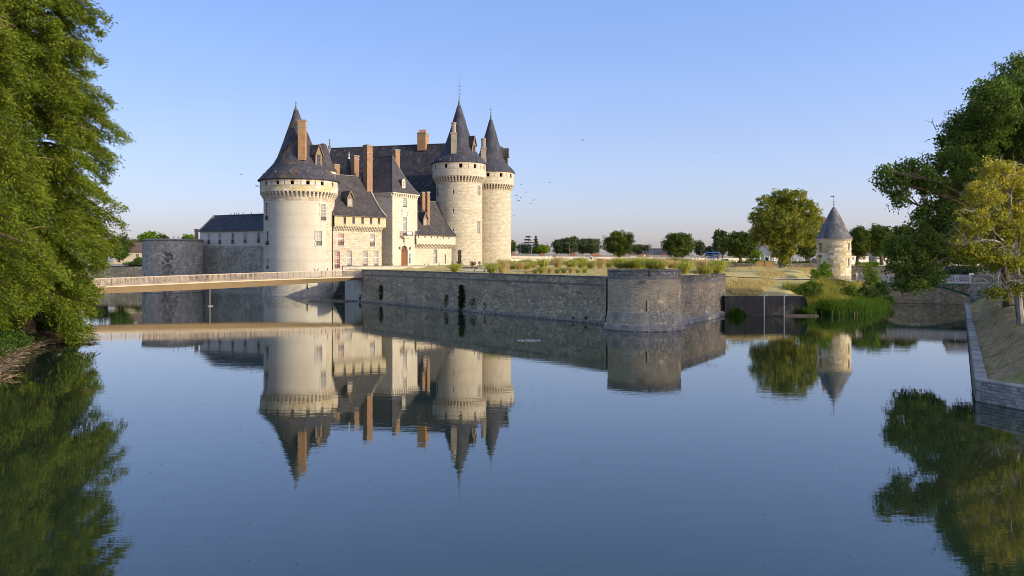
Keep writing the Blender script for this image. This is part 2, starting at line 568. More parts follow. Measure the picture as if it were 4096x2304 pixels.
def mk_plaster(name, a, b, dirt, bands=True):
    m = new_mat(name, 0.92, 0.15); t = NT(m); P = t.geo()
    c = t.mix(t.ramp(t.noise(P, 0.25, 6, 0.6), [(0.3, 0), (0.7, 1)]), a, b)
    c = t.mix(t.math('MULTIPLY', t.ramp(t.noise(t.mapping(P, (1.2, 1.2, 0.35)), 0.7, 6, 0.62), [(0.5, 0), (0.8, 1)]), 0.35), c, dirt)
    if bands:
        sp = t.N('ShaderNodeSeparateXYZ'); t.l.new(P, sp.inputs[0])
        z = t.math('ADD', sp.outputs[2], t.math('MULTIPLY', t.noise(P, 0.5, 3), 0.25))
        fr = t.math('FRACT', t.math('DIVIDE', z, 2.45), 0)
        c = t.mix(t.math('MULTIPLY', t.ramp(fr, [(0.0, 1), (0.03, 0.4), (0.35, 0)]), 0.4), c, dirt)
    c = t.mix(0.3, c, t.mix(t.noise(P, 5, 6, 0.7), (0.32,) * 3, (0.72,) * 3), 'OVERLAY')
    t.col(c); t.nrm(t.bump(t.noise(P, 8, 6, 0.6), 0.3, 0.03)); return m
M_PLASTER = mk_plaster('warm_lime_render', (0.52, 0.465, 0.35), (0.60, 0.55, 0.43), (0.38, 0.315, 0.22))
M_PLASTER_G = mk_plaster('grey_lime_render', (0.58, 0.52, 0.43), (0.66, 0.59, 0.49), (0.40, 0.35, 0.28), False)
def mk_slate(name, a, b, lich=0.3, moss=(0.20, 0.12, 0.03), wear=0.5, sc=1.0):
    m = new_mat(name, 0.7, 0.25); t = NT(m); P = t.geo(); U = t.coord('UV')
    br = t.N('ShaderNodeTexBrick'); t.l.new(U, br.inputs['Vector'])
    br.inputs['Scale'].default_value = 1.0; br.inputs['Brick Width'].default_value = 0.28; br.inputs['Row Height'].default_value = 0.22
    br.inputs['Mortar Size'].default_value = 0.012; br.inputs['Mortar Smooth'].default_value = 0.3
    br.inputs['Color1'].default_value = (0, 0, 0, 1); br.inputs['Color2'].default_value = (1, 1, 1, 1); br.inputs['Mortar'].default_value = (0.1, 0.1, 0.1, 1)
    c = t.mix(br.outputs[0], a, b)
    c = t.mix(t.ramp(t.noise(P, 0.35 * sc, 6, 0.65), [(0.35, 0), (0.75, 0.8)]), c, tuple(x * 1.55 for x in b))
    st = t.noise(t.mapping(P, (1.6, 1.6, 0.18)), 0.8, 6, 0.65)
    c = t.mix(t.math('MULTIPLY', t.ramp(st, [(0.5, 0), (0.72, 1)]), wear), c, tuple(x * 3.0 for x in b))
    hs = t.noise(t.mapping(P, (0.5, 0.5, 4.5)), 1.0, 6, 0.7)
    c = t.mix(0.6, c, t.mix(hs, (0.3, 0.3, 0.3), (0.72, 0.72, 0.72)), 'OVERLAY')
    pt = t.math('MULTIPLY', t.ramp(t.noise(P, 0.45, 8, 0.72), [(0.54, 0), (0.70, 1)]), lich)
    c = t.mix(pt, c, moss)
    t.col(c)
    t.nrm(t.bump(br.outputs[0], 0.45, 0.02))
    return m
M_SLATE = mk_slate('blue_slate', (0.026, 0.028, 0.038), (0.046, 0.049, 0.062), 0.25)
M_SLATE_W = mk_slate('weathered_slate', (0.032, 0.029, 0.030), (0.056, 0.051, 0.052), 0.45, (0.15, 0.11, 0.06), 0.35)
M_SLATE_K = mk_slate('dark_keep_slate', (0.020, 0.019, 0.023), (0.042, 0.039, 0.044), 0.9, (0.17, 0.13, 0.095), 0.4)
M_SLATE_L = mk_slate('lichened_slate', (0.027, 0.028, 0.036), (0.050, 0.050, 0.060), 0.8, (0.26, 0.14, 0.02), 0.5)
M_SLATE_G = mk_slate('pale_tile_roof', (0.055, 0.055, 0.06), (0.10, 0.098, 0.10), 0.8, (0.22, 0.21, 0.20), 0.8)
def mk_brick(name, a, b, mort):
    m = new_mat(name, 0.9, 0.15); t = NT(m); P = t.geo(); U = t.coord('UV')
    br = t.N('ShaderNodeTexBrick'); t.l.new(U, br.inputs['Vector'])
    br.inputs['Brick Width'].default_value = 0.24; br.inputs['Row Height'].default_value = 0.075; br.inputs['Scale'].default_value = 1
    br.inputs['Mortar Size'].default_value = 0.008
    br.inputs['Color1'].default_value = (*a, 1); br.inputs['Color2'].default_value = (*b, 1); br.inputs['Mortar'].default_value = (*mort, 1)
    c = t.mix(t.math('MULTIPLY', t.ramp(t.noise(P, 0.9, 5), [(0.4, 0), (0.7, 1)]), 0.35), br.outputs[0], (0.12, 0.09, 0.06))
    t.col(c); t.nrm(t.bump(br.outputs[1], -0.3, 0.01)); return m
M_BRICK = mk_brick('red_brick', (0.27, 0.13, 0.062), (0.36, 0.185, 0.09), (0.36, 0.30, 0.22))
M_BRICK_O = mk_brick('orange_brick', (0.38, 0.185, 0.07), (0.47, 0.245, 0.10), (0.42, 0.33, 0.22))
def mk_rubble(name, stones, mort, dark, vs=3.2, grime=0.6, warm=None):
    """coursed field-stone walling: cells in wall coordinates (metres)"""
    m = new_mat(name, 0.95, 0.15); t = NT(m); P = t.geo(); U = t.coord('UV')
    w = t.mix(0.06, U, t.N('ShaderNodeTexNoise').outputs['Color'])
    V = t.mapping(U, (vs, vs * 1.7, 1))
    edge = t.voro(V, 1.0, 'DISTANCE_TO_EDGE'); cell = t.voro(V, 1.0, 'F1', 'Color')
    sp = t.N('ShaderNodeSeparateColor'); t.l.new(cell, sp.inputs[0])
    c = t.ramp(sp.outputs[0], stones)
    c = t.mix(t.ramp(edge, [(0.05, 1), (0.16, 0)]), c, mort)
    big = t.noise(P, 0.16, 7, 0.65, 0.4)
    if warm: c = t.mix(t.math('MULTIPLY', t.ramp(t.noise(P, 0.3, 5, 0.6), [(0.42, 0), (0.62, 1)]), 0.75), c, warm)
    c = t.mix(t.math('MULTIPLY', t.ramp(big, [(0.42, 0), (0.62, 1)]), grime), c, dark)
    st = t.noise(t.mapping(P, (0.9, 0.9, 0.1)), 1.0, 6, 0.65)
    c = t.mix(t.math('MULTIPLY', t.ramp(st, [(0.52, 0), (0.7, 1)]), grime * 0.8), c, dark)
    md = t.noise(t.mapping(P, (0.35, 0.35, 1.5)), 1.0, 7, 0.7)
    c = t.mix(t.math('MULTIPLY', t.ramp(md, [(0.5, 0), (0.64, 1)]), grime * 0.75), c, tuple(x * 0.55 for x in dark))
    c = t.mix(0.5, c, t.mix(t.noise(P, 1.3, 6, 0.7), (0.3, 0.3, 0.3), (0.72, 0.72, 0.7)), 'OVERLAY')
    sp2 = t.N('ShaderNodeSeparateXYZ'); t.l.new(P, sp2.inputs[0])
    wl = t.math('ADD', sp2.outputs[2], t.math('MULTIPLY', t.noise(P, 2.0, 4), 0.3))
    c = t.mix(t.ramp(wl, [(0.10, 0.95), (0.24, 0)]), c, (0.03, 0.034, 0.018))
    t.col(c)
    t.nrm(t.bump(t.math('ADD', t.ramp(edge, [(0.0, 0), (0.2, 1)]), t.math('MULTIPLY', t.noise(P, 7, 6, 0.7), 0.8)), 0.8, 0.06))
    return m
M_RUB = mk_rubble('rampart_fieldstone', [(0, (0.30, 0.22, 0.13)), (0.45, (0.56, 0.44, 0.27)), (0.8, (0.72, 0.59, 0.38)), (1, (0.86, 0.76, 0.55))], (0.52, 0.42, 0.265), (0.31, 0.255, 0.18), 2.0, 0.6)
M_RUB_B = mk_rubble('bastion_fieldstone', [(0, (0.36, 0.27, 0.15)), (0.5, (0.56, 0.45, 0.28)), (1, (0.78, 0.70, 0.54))], (0.58, 0.47, 0.29), (0.36, 0.30, 0.215), 2.2, 0.3, (0.60, 0.49, 0.30))
M_RUB_F = mk_rubble('shore_wall_fieldstone', [(0, (0.14, 0.12, 0.09)), (0.5, (0.30, 0.27, 0.21)), (1, (0.5, 0.46, 0.38))], (0.22, 0.2, 0.16), (0.08, 0.08, 0.06), 1.7, 0.4)
def mk_concrete():
    m = new_mat('dark_concrete', 0.9, 0.2); t = NT(m); P = t.geo()
    c = t.mix(t.noise(P, 0.9, 7, 0.7), (0.05, 0.045, 0.038), (0.13, 0.115, 0.095))
    st = t.noise(t.mapping(P, (2, 2, 0.15)), 1.0, 6, 0.7)
    c = t.mix(t.math('MULTIPLY', t.ramp(st, [(0.5, 0), (0.75, 1)]), 0.6), c, (0.20, 0.18, 0.15))
    sp2 = t.N('ShaderNodeSeparateXYZ'); t.l.new(P, sp2.inputs[0])
    t.col(c); t.nrm(t.bump(t.noise(P, 12, 5), 0.3, 0.02)); return m
M_CONC_D = mk_concrete()
M_CONC = plain('pale_concrete', (0.52, 0.46, 0.36), 0.9, 0.2, 0.12, 0.6)
M_CONC_G = plain('grey_concrete', (0.26, 0.25, 0.23), 0.9, 0.2, 0.2, 1.0)
M_COPE = stone_mat('grey_coping_stone', [(0, (0.17, 0.155, 0.13)), (1, (0.33, 0.30, 0.26))], 'obj', 0.6, (0.10, 0.095, 0.08), 0.8)
M_QUAY = stone_mat('quay_stone', [(0, (0.30, 0.27, 0.24)), (0.5, (0.42, 0.385, 0.34)), (1, (0.54, 0.50, 0.44))], 'obj', 0.55, (0.11, 0.10, 0.085), 0.9)
M_QUAY_M = stone_mat('quay_stone_joined', [(0, (0.30, 0.27, 0.24)), (0.5, (0.42, 0.385, 0.34)), (1, (0.54, 0.50, 0.44))], 'attr', 0.55, (0.11, 0.10, 0.085), 0.9)
M_WHITE = plain('white_paint', (0.80, 0.78, 0.72), 0.6, 0.3, 0.08)
M_IRON = plain('black_iron', (0.03, 0.03, 0.032), 0.5, 0.5)
M_LEAD = plain('lead_sheet', (0.16, 0.17, 0.18), 0.5, 0.5, 0.2, 1.5)
M_COPPER = plain('verdigris_finial', (0.09, 0.12, 0.10), 0.6, 0.5, 0.25, 2)
M_WOOD = plain('brown_oak', (0.22, 0.085, 0.03), 0.6, 0.3, 0.25, 4)
M_WOOD_G = plain('weathered_oak', (0.20, 0.15, 0.10), 0.8, 0.2, 0.25, 5)
M_PANEL = plain('tan_timber_panel', (0.36, 0.23, 0.09), 0.8, 0.2, 0.2, 2)
M_BRONZE = plain('bronze_coloured_steel', (0.46, 0.32, 0.17), 0.42, 0.5, 0.06, 0.5)
M_BRONZE.node_tree.nodes['Principled BSDF'].inputs['Metallic'].default_value = 0.25
M_RAIL = plain('bridge_railing_steel', (0.62, 0.49, 0.34), 0.45, 0.5, 0.1, 2)
M_GREENI = plain('green_painted_iron', (0.055, 0.13, 0.085), 0.5, 0.4, 0.15, 2)
M_LATT = plain('cream_lattice_paint', (0.52, 0.48, 0.44), 0.6, 0.3, 0.1, 2)
M_BLUE = plain('blue_gate_paint', (0.05, 0.12, 0.42), 0.5, 0.4)
M_RED = plain('red_cloth', (0.4, 0.02, 0.02), 0.9, 0.1)
M_TILE = plain('brown_roof_tile', (0.15, 0.10, 0.08), 0.85, 0.2, 0.25, 2)
M_TERRA = plain('terracotta', (0.45, 0.16, 0.07), 0.8, 0.2, 0.2, 4)
M_RENDER = plain('white_house_render', (0.62, 0.58, 0.52), 0.9, 0.1, 0.06, 0.5)
M_YREND = plain('cream_house_render', (0.62, 0.52, 0.36), 0.9, 0.1, 0.06, 0.5)
M_BLACK = plain('opening_shade_black', (0.012, 0.011, 0.01), 0.95, 0.05)  # near black stands in for the shade inside openings
M_BIRD = plain('dark_feathers', (0.035, 0.035, 0.042), 0.8, 0.2)
def mk_pane(name, c):
    m = new_mat(name, 0.12, 0.6); t = NT(m)
    t.col(t.mix(t.noise(t.geo(), 1.3, 3), tuple(x * 0.8 for x in c), c)); return m
M_PANE = mk_pane('window_glass_dark', (0.035, 0.035, 0.035))
M_PANE_C = mk_pane('window_glass_blind', (0.30, 0.27, 0.22))
M_PANE_R = mk_pane('window_glass_red', (0.28, 0.02, 0.015))
M_CAR = plain('silver_car_paint', (0.45, 0.50, 0.56), 0.3, 0.6, 0.02)
def mk_bark(name, a, b, sc=5):
    m = new_mat(name, 0.95, 0.1); t = NT(m); P = t.geo()
    n = t.noise(t.mapping(P, (sc, sc, sc * 0.3)), 1.0, 7, 0.7)
    t.col(t.mix(t.ramp(n, [(0.35, 0), (0.65, 1)]), a, b)); t.nrm(t.bump(n, 0.9, 0.05)); return m
M_BARK = mk_bark('brown_bark', (0.06, 0.045, 0.03), (0.17, 0.13, 0.09))
M_BARK_P = mk_bark('pale_bark', (0.08, 0.07, 0.055), (0.40, 0.36, 0.30), 3.0)
M_TWIG = plain('pale_dead_twig', (0.30, 0.20, 0.11), 0.9, 0.1, 0.25, 5)
def mk_leaf(name, stops, trans=0.35, ttint=(1.3, 1.35, 0.5), rough=0.65, spec=0.15):
    m = new_mat(name, rough, spec); t = NT(m)
    c = t.ramp(t.attr(), stops)
    c = t.mix(0.5, c, t.mix(t.noise(t.geo(), 0.3, 3), (0.3, 0.3, 0.3), (0.72, 0.72, 0.6)), 'OVERLAY')
    t.col(c)
    tr = t.N('ShaderNodeBsdfTranslucent'); t.l.new(t.mix(1.0, c, ttint, 'MULTIPLY'), tr.inputs[0])
    mx = t.N('ShaderNodeMixShader'); mx.inputs[0].default_value = trans
    t.l.new(t.b.outputs[0], mx.inputs[1]); t.l.new(tr.outputs[0], mx.inputs[2])
    out = [n for n in t.n if n.type == 'OUTPUT_MATERIAL'][0]
    t.l.new(mx.outputs[0], out.inputs[0]); return m
M_LF_CYP = mk_leaf('cypress_needles', [(0, (0.028, 0.052, 0.006)), (0.5, (0.10, 0.145, 0.012)), (1, (0.26, 0.30, 0.025))], 0.3)
M_LF_OAK = mk_leaf('oak_leaves', [(0, (0.042, 0.075, 0.018)), (0.5, (0.095, 0.155, 0.03)), (1, (0.22, 0.27, 0.045))], 0.35)
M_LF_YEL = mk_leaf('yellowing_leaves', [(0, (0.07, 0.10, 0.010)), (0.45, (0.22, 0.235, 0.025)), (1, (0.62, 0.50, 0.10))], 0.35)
M_LF_LIM = mk_leaf('lime_leaves', [(0, (0.026, 0.05, 0.010)), (0.5, (0.07, 0.105, 0.018)), (1, (0.19, 0.20, 0.035))], 0.25)
M_LF_BIG = mk_leaf('plane_leaves', [(0, (0.07, 0.10, 0.014)), (0.5, (0.20, 0.22, 0.03)), (1, (0.42, 0.38, 0.08))], 0.3)
M_LF_FAR = mk_leaf('far_leaves', [(0, (0.04, 0.065, 0.03)), (0.5, (0.075, 0.105, 0.045)), (1, (0.15, 0.17, 0.07))], 0.2)
M_LF_BRT = mk_leaf('bright_leaves', [(0, (0.06, 0.11, 0.010)), (0.5, (0.13, 0.22, 0.015)), (1, (0.26, 0.34, 0.03))], 0.35)
M_LF_CON = mk_leaf('conifer_needles', [(0, (0.015, 0.035, 0.022)), (0.5, (0.03, 0.06, 0.04)), (1, (0.06, 0.10, 0.06))], 0.1)
M_LF_IVY = mk_leaf('ivy_leaves', [(0, (0.018, 0.04, 0.010)), (0.5, (0.04, 0.085, 0.014)), (1, (0.10, 0.16, 0.02))], 0.15)
M_LF_VIN = mk_leaf('dark_creeper_leaves', [(0, (0.018, 0.016, 0.010)), (0.5, (0.03, 0.035, 0.014)), (1, (0.05, 0.075, 0.02))], 0.15)
M_GR_G = mk_leaf('green_grass_blades', [(0, (0.20, 0.23, 0.035)), (0.5, (0.42, 0.42, 0.08)), (1, (0.68, 0.62, 0.26))], 0.3)
M_GR_Y = mk_leaf('straw_grass_blades', [(0, (0.40, 0.31, 0.12)), (0.5, (0.62, 0.49, 0.22)), (1, (0.82, 0.69, 0.40))], 0.3, (1.1, 1.0, 0.7))
M_GR_R = mk_leaf('reed_blades', [(0, (0.03, 0.07, 0.008)), (0.5, (0.07, 0.14, 0.015)), (1, (0.18, 0.26, 0.03))], 0.3)
M_DEAD = mk_leaf('dead_reed_litter', [(0, (0.10, 0.07, 0.045)), (0.5, (0.22, 0.16, 0.10)), (1, (0.36, 0.28, 0.19))], 0.05, (1, 1, 1))
def mk_ground():
    m = new_mat('dry_lawn', 0.95, 0.1); t = NT(m); P = t.geo()
    a = t.noise(P, 0.09, 6, 0.6); b = t.noise(P, 0.6, 6, 0.7); d = t.noise(P, 9, 4, 0.7)
    c = t.mix(t.ramp(a, [(0.4, 0), (0.6, 1)]), (0.47, 0.395, 0.15), (0.64, 0.52, 0.24))
    c = t.mix(t.ramp(b, [(0.45, 0), (0.7, 0.9)]), c, (0.47, 0.42, 0.13))
    c = t.mix(t.math('MULTIPLY', d, 0.5), c, (0.28, 0.23, 0.10))
    t.col(c); t.nrm(t.bump(t.math('ADD', d, b), 0.8, 0.08)); return m
M_GROUND = mk_ground()
def mk_bank():
    m = new_mat('dry_bank_grass', 0.97, 0.08); t = NT(m); P = t.geo()
    a = t.noise(P, 0.3, 7, 0.7); b = t.noise(t.mapping(P, (1, 1, 3)), 1.2, 8, 0.78); d = t.noise(P, 14, 5, 0.7)
    c = t.mix(t.ramp(a, [(0.48, 0), (0.58, 1)]), (0.62, 0.43, 0.24), (0.38, 0.38, 0.11))
    c = t.mix(t.ramp(b, [(0.5, 0), (0.62, 0.9)]), c, (0.74, 0.57, 0.34)); c = t.mix(t.ramp(t.noise(P, 0.8, 7, 0.75), [(0.5, 0), (0.6, 0.75)]), c, (0.22, 0.15, 0.09))
    c = t.mix(t.math('MULTIPLY', d, 0.6), c, (0.36, 0.255, 0.14))
    t.col(c); t.nrm(t.bump(t.math('ADD', d, t.math('MULTIPLY', b, 1.5)), 1.0, 0.1)); return m
M_BANK = mk_bank()
M_SOIL = plain('dark_shore_soil', (0.12, 0.09, 0.06), 0.95, 0.1, 0.4, 2)
M_GRAVEL = plain('pale_gravel', (0.66, 0.64, 0.62), 0.95, 0.1, 0.12, 3)
M_ASPH = plain('asphalt', (0.11, 0.105, 0.10), 0.9, 0.2, 0.2, 1)
def mk_water():
    m = new_mat('moat_water', 0.03, 0.5); t = NT(m); P = t.geo()
    t.col((0.015, 0.027, 0.013)); t.b.inputs['IOR'].default_value = 1.75
    t.b.inputs['Roughness'].default_value = 0.012
    n1 = t.noise(t.mapping(P, (0.5, 1.3, 1), rot=(0, 0, 0.2)), 1.0, 3, 0.5)
    n2 = t.noise(t.mapping(P, (2.2, 4.5, 1), rot=(0, 0, -0.3)), 1.0, 3, 0.55)
    n3 = t.noise(t.mapping(P, (0.03, 0.06, 1)), 1.0, 3, 0.5)
    h = t.math('ADD', t.math('MULTIPLY', n1, 1.0), t.math('MULTIPLY', n2, 0.30))
    h = t.math('MULTIPLY', h, t.ramp(n3, [(0.35, 0.25), (0.65, 1.0)]))
    t.nrm(t.bump(h, 0.5, 0.0085)); return m
M_WATER = mk_water()
# ---------------------------------------------------------------- building parts
def window(par, S, u, z0, w, h, pane=None, cols=2, rows=4, rail=0.0, depth=0.28, surround=None, bar=0.05, fmat=None, transom=None):
    mb = MB(); fw = 0.075
    fmat = fmat or M_WHITE
    mb.box(-w / 2, -w / 2 + fw, -.03, .05, 0, h); mb.box(w / 2 - fw, w / 2, -.03, .05, 0, h)
    mb.box(-w / 2 + fw, w / 2 - fw, -.03, .05, 0, fw); mb.box(-w / 2 + fw, w / 2 - fw, -.03, .05, h - fw, h)
    for i in range(1, cols):
        x = -w / 2 + w * i / cols; b = bar * (1.6 if i * 2 == cols else 0.8)
        mb.box(x - b / 2, x + b / 2, -.025, .04, fw, h - fw)
    for i in range(1, rows):
        z = h * i / rows
        mb.box(-w / 2 + fw, w / 2 - fw, -.02, .035, z - bar * .4, z + bar * .4)
    if transom: mb.box(-w / 2 + fw, w / 2 - fw, -.035, .05, h * transom - .06, h * transom + .06)
    o = mb.build('window', fmat, par, S.frame(u, z0, depth))
    pm = MB(); pm.poly([(-w / 2, .03, 0), (w / 2, .03, 0), (w / 2, .03, h), (-w / 2, .03, h)])
    pm.build('pane', pane or M_PANE, o)
    if rail > 0:
        rb = MB(); y = -depth - 0.08
        rb.box(-w / 2, w / 2, y, y + .04, rail - .03, rail + .02); rb.box(-w / 2, w / 2, y, y + .04, .08, .12)
        n = max(3, int(w / 0.13))
        for i in range(n + 1):
            x = -w / 2 + w * i / n
            rb.box(x - .012, x + .012, y + .01, y + .03, .1, rail)
        for i in range(n):
            x = -w / 2 + w * (i + .5) / n
            rb.bar((x - .05, y + .02, .15), (x + .05, y + .02, rail - .05), .015)
        rb.build('railing', M_IRON, o)
    if surround:
        sb = MB(); z = -0.15
        zz = z
        while zz < h + 0.2:
            for sgn in (-1, 1):
                e = rnd(.16, .42)
                x0, x1 = (w / 2, w / 2 + e) if sgn > 0 else (-w / 2 - e, -w / 2)
                sb.box(x0, x1, -depth - .035, -depth + .02, zz + .01, zz + .33, rnd(.3, 1))
            zz += .35
        sb.box(-w / 2 - .2, w / 2 + .2, -depth - .045, -depth + .02, h, h + .28, .8)
        sb.box(-w / 2 - .2, w / 2 + .2, -depth - .08, -depth + .02, -.15, 0, .7)
        sb.build('surround', surround, o)
    return o

def corbels(par, S, u0, u1, n, z0, z1, out, w, mat, name='corbel'):
    mb = MB(); h = (z1 - z0)
    for i in range(3):
        a, b = z0 + h * i / 3, z0 + h * (i + 1) / 3
        p = out * (i + 1) / 3
        mb.box(-w / 2, w / 2, -p, .1, a - z0 + h / 12, b - z0, .6 + .1 * i)
        mb.box(-w / 2 + .03, w / 2 - .03, -p + .1, .1, a - z0, a - z0 + h / 12, .4)
    me = mb.mesh(name); me.materials.append(mat)
    for i in range(n):
        u = u0 + (u1 - u0) * (i + .5) / n
        link(name, me, None, par, S.frame(u, z0, 0))

def gprof(t, k): return (1 - k) * t + k * t * t
def gable_roof(par, E0, E1, half, ze, zr, k, mat, over=0.35, ends=0.0, name='roof', wallmat=None, verge=None):
    """E0, E1: front eaves ends left to right as seen from outside"""
    S = Flat(E0, E1); mb = MB(); n = 10
    prof = []
    for i in range(n + 1):
        t = i / n; prof.append((-over + (half + over) * t, ze - 0.12 + (zr - ze + .12) * gprof(t, k)))
    full = prof + [(2 * half - a, z) for a, z in prof[:-1][::-1]]
    nu = max(2, int(S.L / 2)); us = [-ends + (S.L + 2 * ends) * i / nu for i in range(nu + 1)]
    v = 0
    for (a, b) in zip(full[:-1], full[1:]):
        L = math.hypot(b[0] - a[0], b[1] - a[1])
        for p, q in zip(us[:-1], us[1:]):
            mb.poly([S.map(p, a[1], a[0]), S.map(q, a[1], a[0]), S.map(q, b[1], b[0]), S.map(p, b[1], b[0])],
                    [(p, v), (q, v), (q, v + L), (p, v + L)])
        v += L
    o = mb.build(name, mat, par)
    hk = []
    for tt, st_ in ((.16, 2.6), (.92, 2.9)):
        i_ = int(tt * n); k_ = int(S.L / st_)
        for q_ in range(k_):
            a_, b_ = prof[i_], prof[min(n, i_ + 1)]
            hk.append((S.map(S.L * (q_ + .5) / k_, (a_[1] + b_[1]) / 2, (a_[0] + b_[0]) / 2), S.n))
    if zr > 20: hooks(par, hk)
    # sealed ends
    gb = MB()
    for u in (0.12, S.L - .12):
        pts = [S.map(u, z - .03, d) for d, z in full]
        gb.poly(pts if u > 1 else pts[::-1], [(d, z) for d, z in full])
    gb.build('gable_wall', wallmat or M_MORTAR, par)
    # eaves board and ridge lead
    eb = MB()
    eb.bar(S.map(-ends, ze - .2, -over + .06), S.map(S.L + ends, ze - .2, -over + .06), .14, .12)
    eb.build('eaves', M_WOOD_G, par)
    rb = MB(); rb.bar(S.map(-ends, zr + .04, half), S.map(S.L + ends, zr + .04, half), .3, .14); rb.build('ridge_capping', M_LEAD, par)
    if verge:
        for u in verge:
            vb = MB()
            for (a, b) in zip(prof[:-1], prof[1:]):
                vb.bar(S.map(u, a[1] + .1, a[0]), S.map(u, b[1] + .1, b[0]), .38, .3, rnd(.2, .9))
            vb.build('verge_coping', M_COPE_J, par)
    return S
M_COPE_J = stone_mat('verge_stone', [(0, (0.20, 0.18, 0.15)), (1, (0.40, 0.36, 0.29))], 'attr', 0.5, (0.10, 0.095, 0.08), 0.8)

def hip_roof(par, C, Rg, ze, zr, k, mat, n=10, name='roof'):
    """C four eaves corners, Rg the ridge point belonging to each"""
    mb = MB()
    rings = []
    for i in range(n + 1):
        t = i / n; z = ze + (zr - ze) * gprof(t, k)
        rings.append([(C[j][0] + (Rg[j][0] - C[j][0]) * t, C[j][1] + (Rg[j][1] - C[j][1]) * t, z) for j in range(4)])
    for i in range(n):
        for j in range(4):
            a, b = rings[i][j], rings[i][(j + 1) % 4]; c, d = rings[i + 1][(j + 1) % 4], rings[i + 1][j]
            L = math.hypot(C[(j + 1) % 4][0] - C[j][0], C[(j + 1) % 4][1] - C[j][1])
            pts = [a, b, c, d]; uv = [(0, a[2]), (L, a[2]), (L, c[2]), (0, c[2])]
            if (Vector(c) - Vector(d)).length < 1e-4: pts = [a, b, c]; uv = uv[:3]
            mb.poly(pts, uv)
    o = mb.build(name, mat, par)
    hb = MB()
    for j in range(4):
        for i in range(n): hb.bar(rings[i][j], rings[i + 1][j], .14, .1)
    for j in range(4):
        a, b = rings[n][j], rings[n][(j + 1) % 4]
        hb.bar(a, b, .2, .16)
    hb.build('hip_lead', M_LEAD, o)
    return o

def chimney(par, px, Y, wpx, dep, ztop, zbot, ang=0.0, mat=None, pots=0, cap=M_COPE_J, band=True, rat=1.0):
    """ang: plan rotation; wpx: width seen in the photograph"""
    mat = mat or M_BRICK
    w = wpx / F * Y
    x = (px - CX) / F * Y
    if ang:
        w = w / (math.cos(ang) + rat * abs(math.sin(ang))); dep = w * rat
    M = Matrix.Translation((x, Y, zbot)) @ Matrix.Rotation(ang, 4, 'Z')
    h = ztop - zbot; mb = MB()
    mb.box(-w / 2, w / 2, -dep / 2, dep / 2, 0, h - .3)
    o = mb.build('chimney', mat, par, M)
    cb = MB(); cb.box(-w / 2 - .1, w / 2 + .1, -dep / 2 - .1, dep / 2 + .1, h - .3, h - .1, .7); cb.box(-w / 2 - .04, w / 2 + .04, -dep / 2 - .04, dep / 2 + .04, h - .1, h, .4)
    cb.build('cap', cap, o)
    if band:
        bb = MB(); zb = h * .83
        # band ring around the stack
        for (a, b, c, d) in ((-w / 2 - .06, w / 2 + .06, -dep / 2 - .06, -dep / 2 - .001), (-w / 2 - .06, w / 2 + .06, dep / 2 + .001, dep / 2 + .06),
                             (-w / 2 - .06, -w / 2 - .001, -dep / 2, dep / 2), (w / 2 + .001, w / 2 + .06, -dep / 2, dep / 2)):
            bb.box(a, b, c, d, zb - .1, zb + .1, .6)
        bb.build('string_band', cap, o)
    for i in range(pots):
        pb = MB(); xx = -w / 2 + w * (i % 4 + .5) / 4 if pots > 2 else -w / 4 + w / 2 * i
        yy = -dep / 5 if i < 4 else dep / 5
        pb.tube([(xx, yy, h), (xx, yy, h + .75), (xx, yy, h + .9)], [.15, .13, .15], 8)
        pb.build('chimney_pot', M_TERRA, o)
    return o

